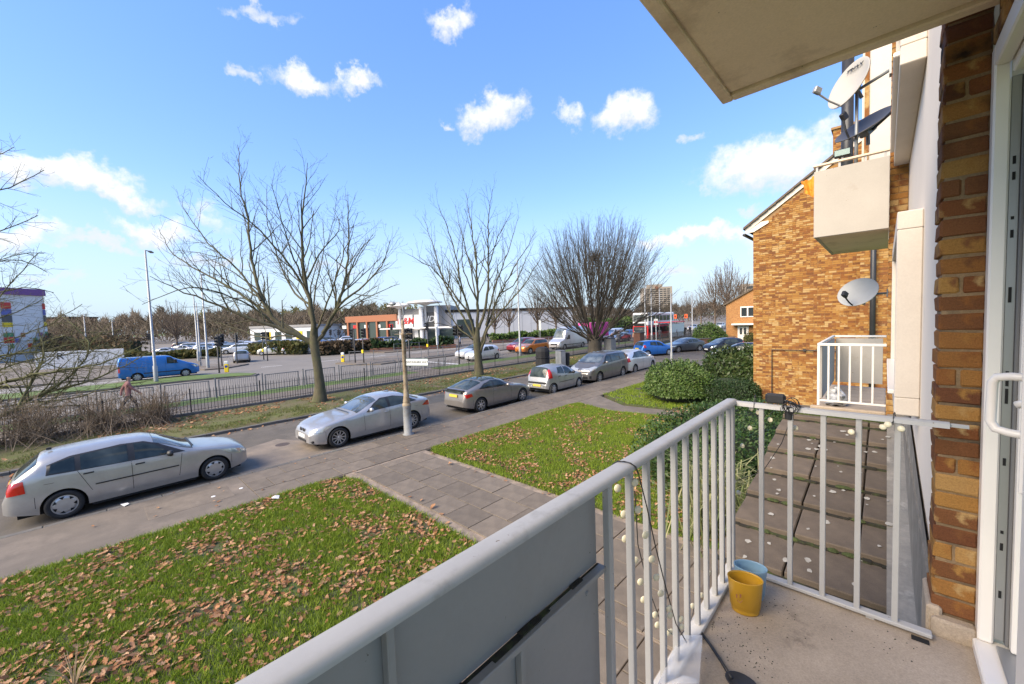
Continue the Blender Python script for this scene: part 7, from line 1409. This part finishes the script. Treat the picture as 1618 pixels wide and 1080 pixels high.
for (x, y) in ((976, 771), (986, 812), (988, 851), (1004, 885), (1012, 919), (1017, 947), (1035, 971), (1039, 987), (1056, 999), (1060, 998), (1094, 957), (1108, 940), (1120, 905)): disc(atX(x, y, -.648), (.8, -.5, .1))
for (x, y) in ((1187, 645), (1198, 651), (1217, 663), (1185, 676), (1173, 704), (1160, 760), (1167, 778), (1157, 805), (1257, 676)): disc(atY(x, y, 2.455), (-.3, -.9, .2))
for (x, y) in ((1395, 674), (1403, 670), (1424, 677), (1345, 682)): disc(atY(x, y, 2.393), (-.2, -.9, .3))
# ------------------------------------------------------------------ things on the floor
hs_ = thing('black_scoop', 'black plastic scoop with a long handle lying on the balcony floor', 'scoop', at(1150, 1070, FL)); P = [at(*q, FL+.012) for q in ((1107, 998), (1122, 1018), (1138, 1042), (1156, 1072))]; sub(MB().tube(P, .008, 8, ell=.7), 'handle', 'plastic_black', hs_, True)
c_ = at(1172, 1086, FL); sub(MB().lathe([(0, .012), (.03, .01), (.042, .022), (.045, .022), (.034, .003), (0, .001)], 20, c_, ex=1.3), 'bowl', 'plastic_black', hs_, True)
cb = thing('clear_plastic_box', 'crumpled clear plastic packaging in the corner by the panels', 'packaging', (-.6, 1.4, FL)); a_ = [at(*q, FL+.012) for q in ((1075, 1030), (1110, 1030), (1105, 1110), (1040, 1110))]
V = [p for p in a_]+[p+np.array([0, 0, .075]) for p in a_]; sub(MB().add(V, [(0, 1, 5, 4), (1, 2, 6, 5), (2, 3, 7, 6), (3, 0, 4, 7), (4, 5, 6, 7)]), 'box_shell', 'clear_plastic', cb); c_ = at(1083, 1085, FL+.015); sub(MB().tube([c_+[-.05, -.04, 0], c_+[.0, 0, .02], c_+[.03, .03, .02]], [.012, .02, .01], 8), 'white_insert', 'upvc', cb, True)
sub(MB().box(.1, .155, 2.37, 2.4, FL+.0005, FL+.004), 'drain_gap', 'near_black', bld)
cr_ = MB(); g = np.random.default_rng(55)
for k in range(230):
    c0 = (at(1125, 985, FL), at(1185, 1035, FL), at(1230, 960, FL), at(1400, 1010, FL))[g.choice(4, p=[.42, .3, .16, .12])]; p = c0[:2]+g.normal(0, (.05, .11)[k % 2], 2); s_ = g.uniform(.0012, .0045)
    if not (-.58 < p[0] < .27 and .3 < p[1] < 2.38): continue
    a = g.uniform(0, 6.28, 3); cr_.add([(p[0]+s_*math.cos(a[0]), p[1]+s_*math.sin(a[0]), FL), (p[0]+s_*math.cos(a[0]+2.1), p[1]+s_*math.sin(a[0]+2.1), FL), (p[0]+s_*math.cos(a[0]+4.2), p[1]+s_*math.sin(a[0]+4.2), FL), (p[0], p[1], FL+s_*.9)], [(0, 1, 3), (1, 2, 3), (2, 0, 3)])
tag(sub(cr_, 'soil_crumbs', 'dirt_and_shade', bld), kind='stuff')
# litter
simple('white_litter', 'scrap of white paper on the edge of the front lawn', 'litter', at(427, 788, .12), [('paper', MB().add([(0, 0, .02), (.16, .03, .05), (.2, .12, .02), (.1, .16, .06), (-.02, .1, .03), (.09, .08, .08)], [(0, 1, 5), (1, 2, 5), (2, 3, 5), (3, 4, 5), (4, 0, 5)]), 'white_paint')])
simple('white_litter', 'flattened white wrapper beside the silver five-door hatchback', 'litter', at(190, 797, .1), [('paper', MB().add([(0, 0, .01), (.26, .05, .02), (.2, .14, .03), (.05, .12, .02)], [(0, 1, 2, 3)]), 'white_paint')])
for i, (x, y) in enumerate(((337, 784), (381, 771))): MB().lathe([(0, .004), (.04, .003), (.045, 0)], 10, tuple(at(x, y, .105))).build('paint_spot', 'white_paint', foot)
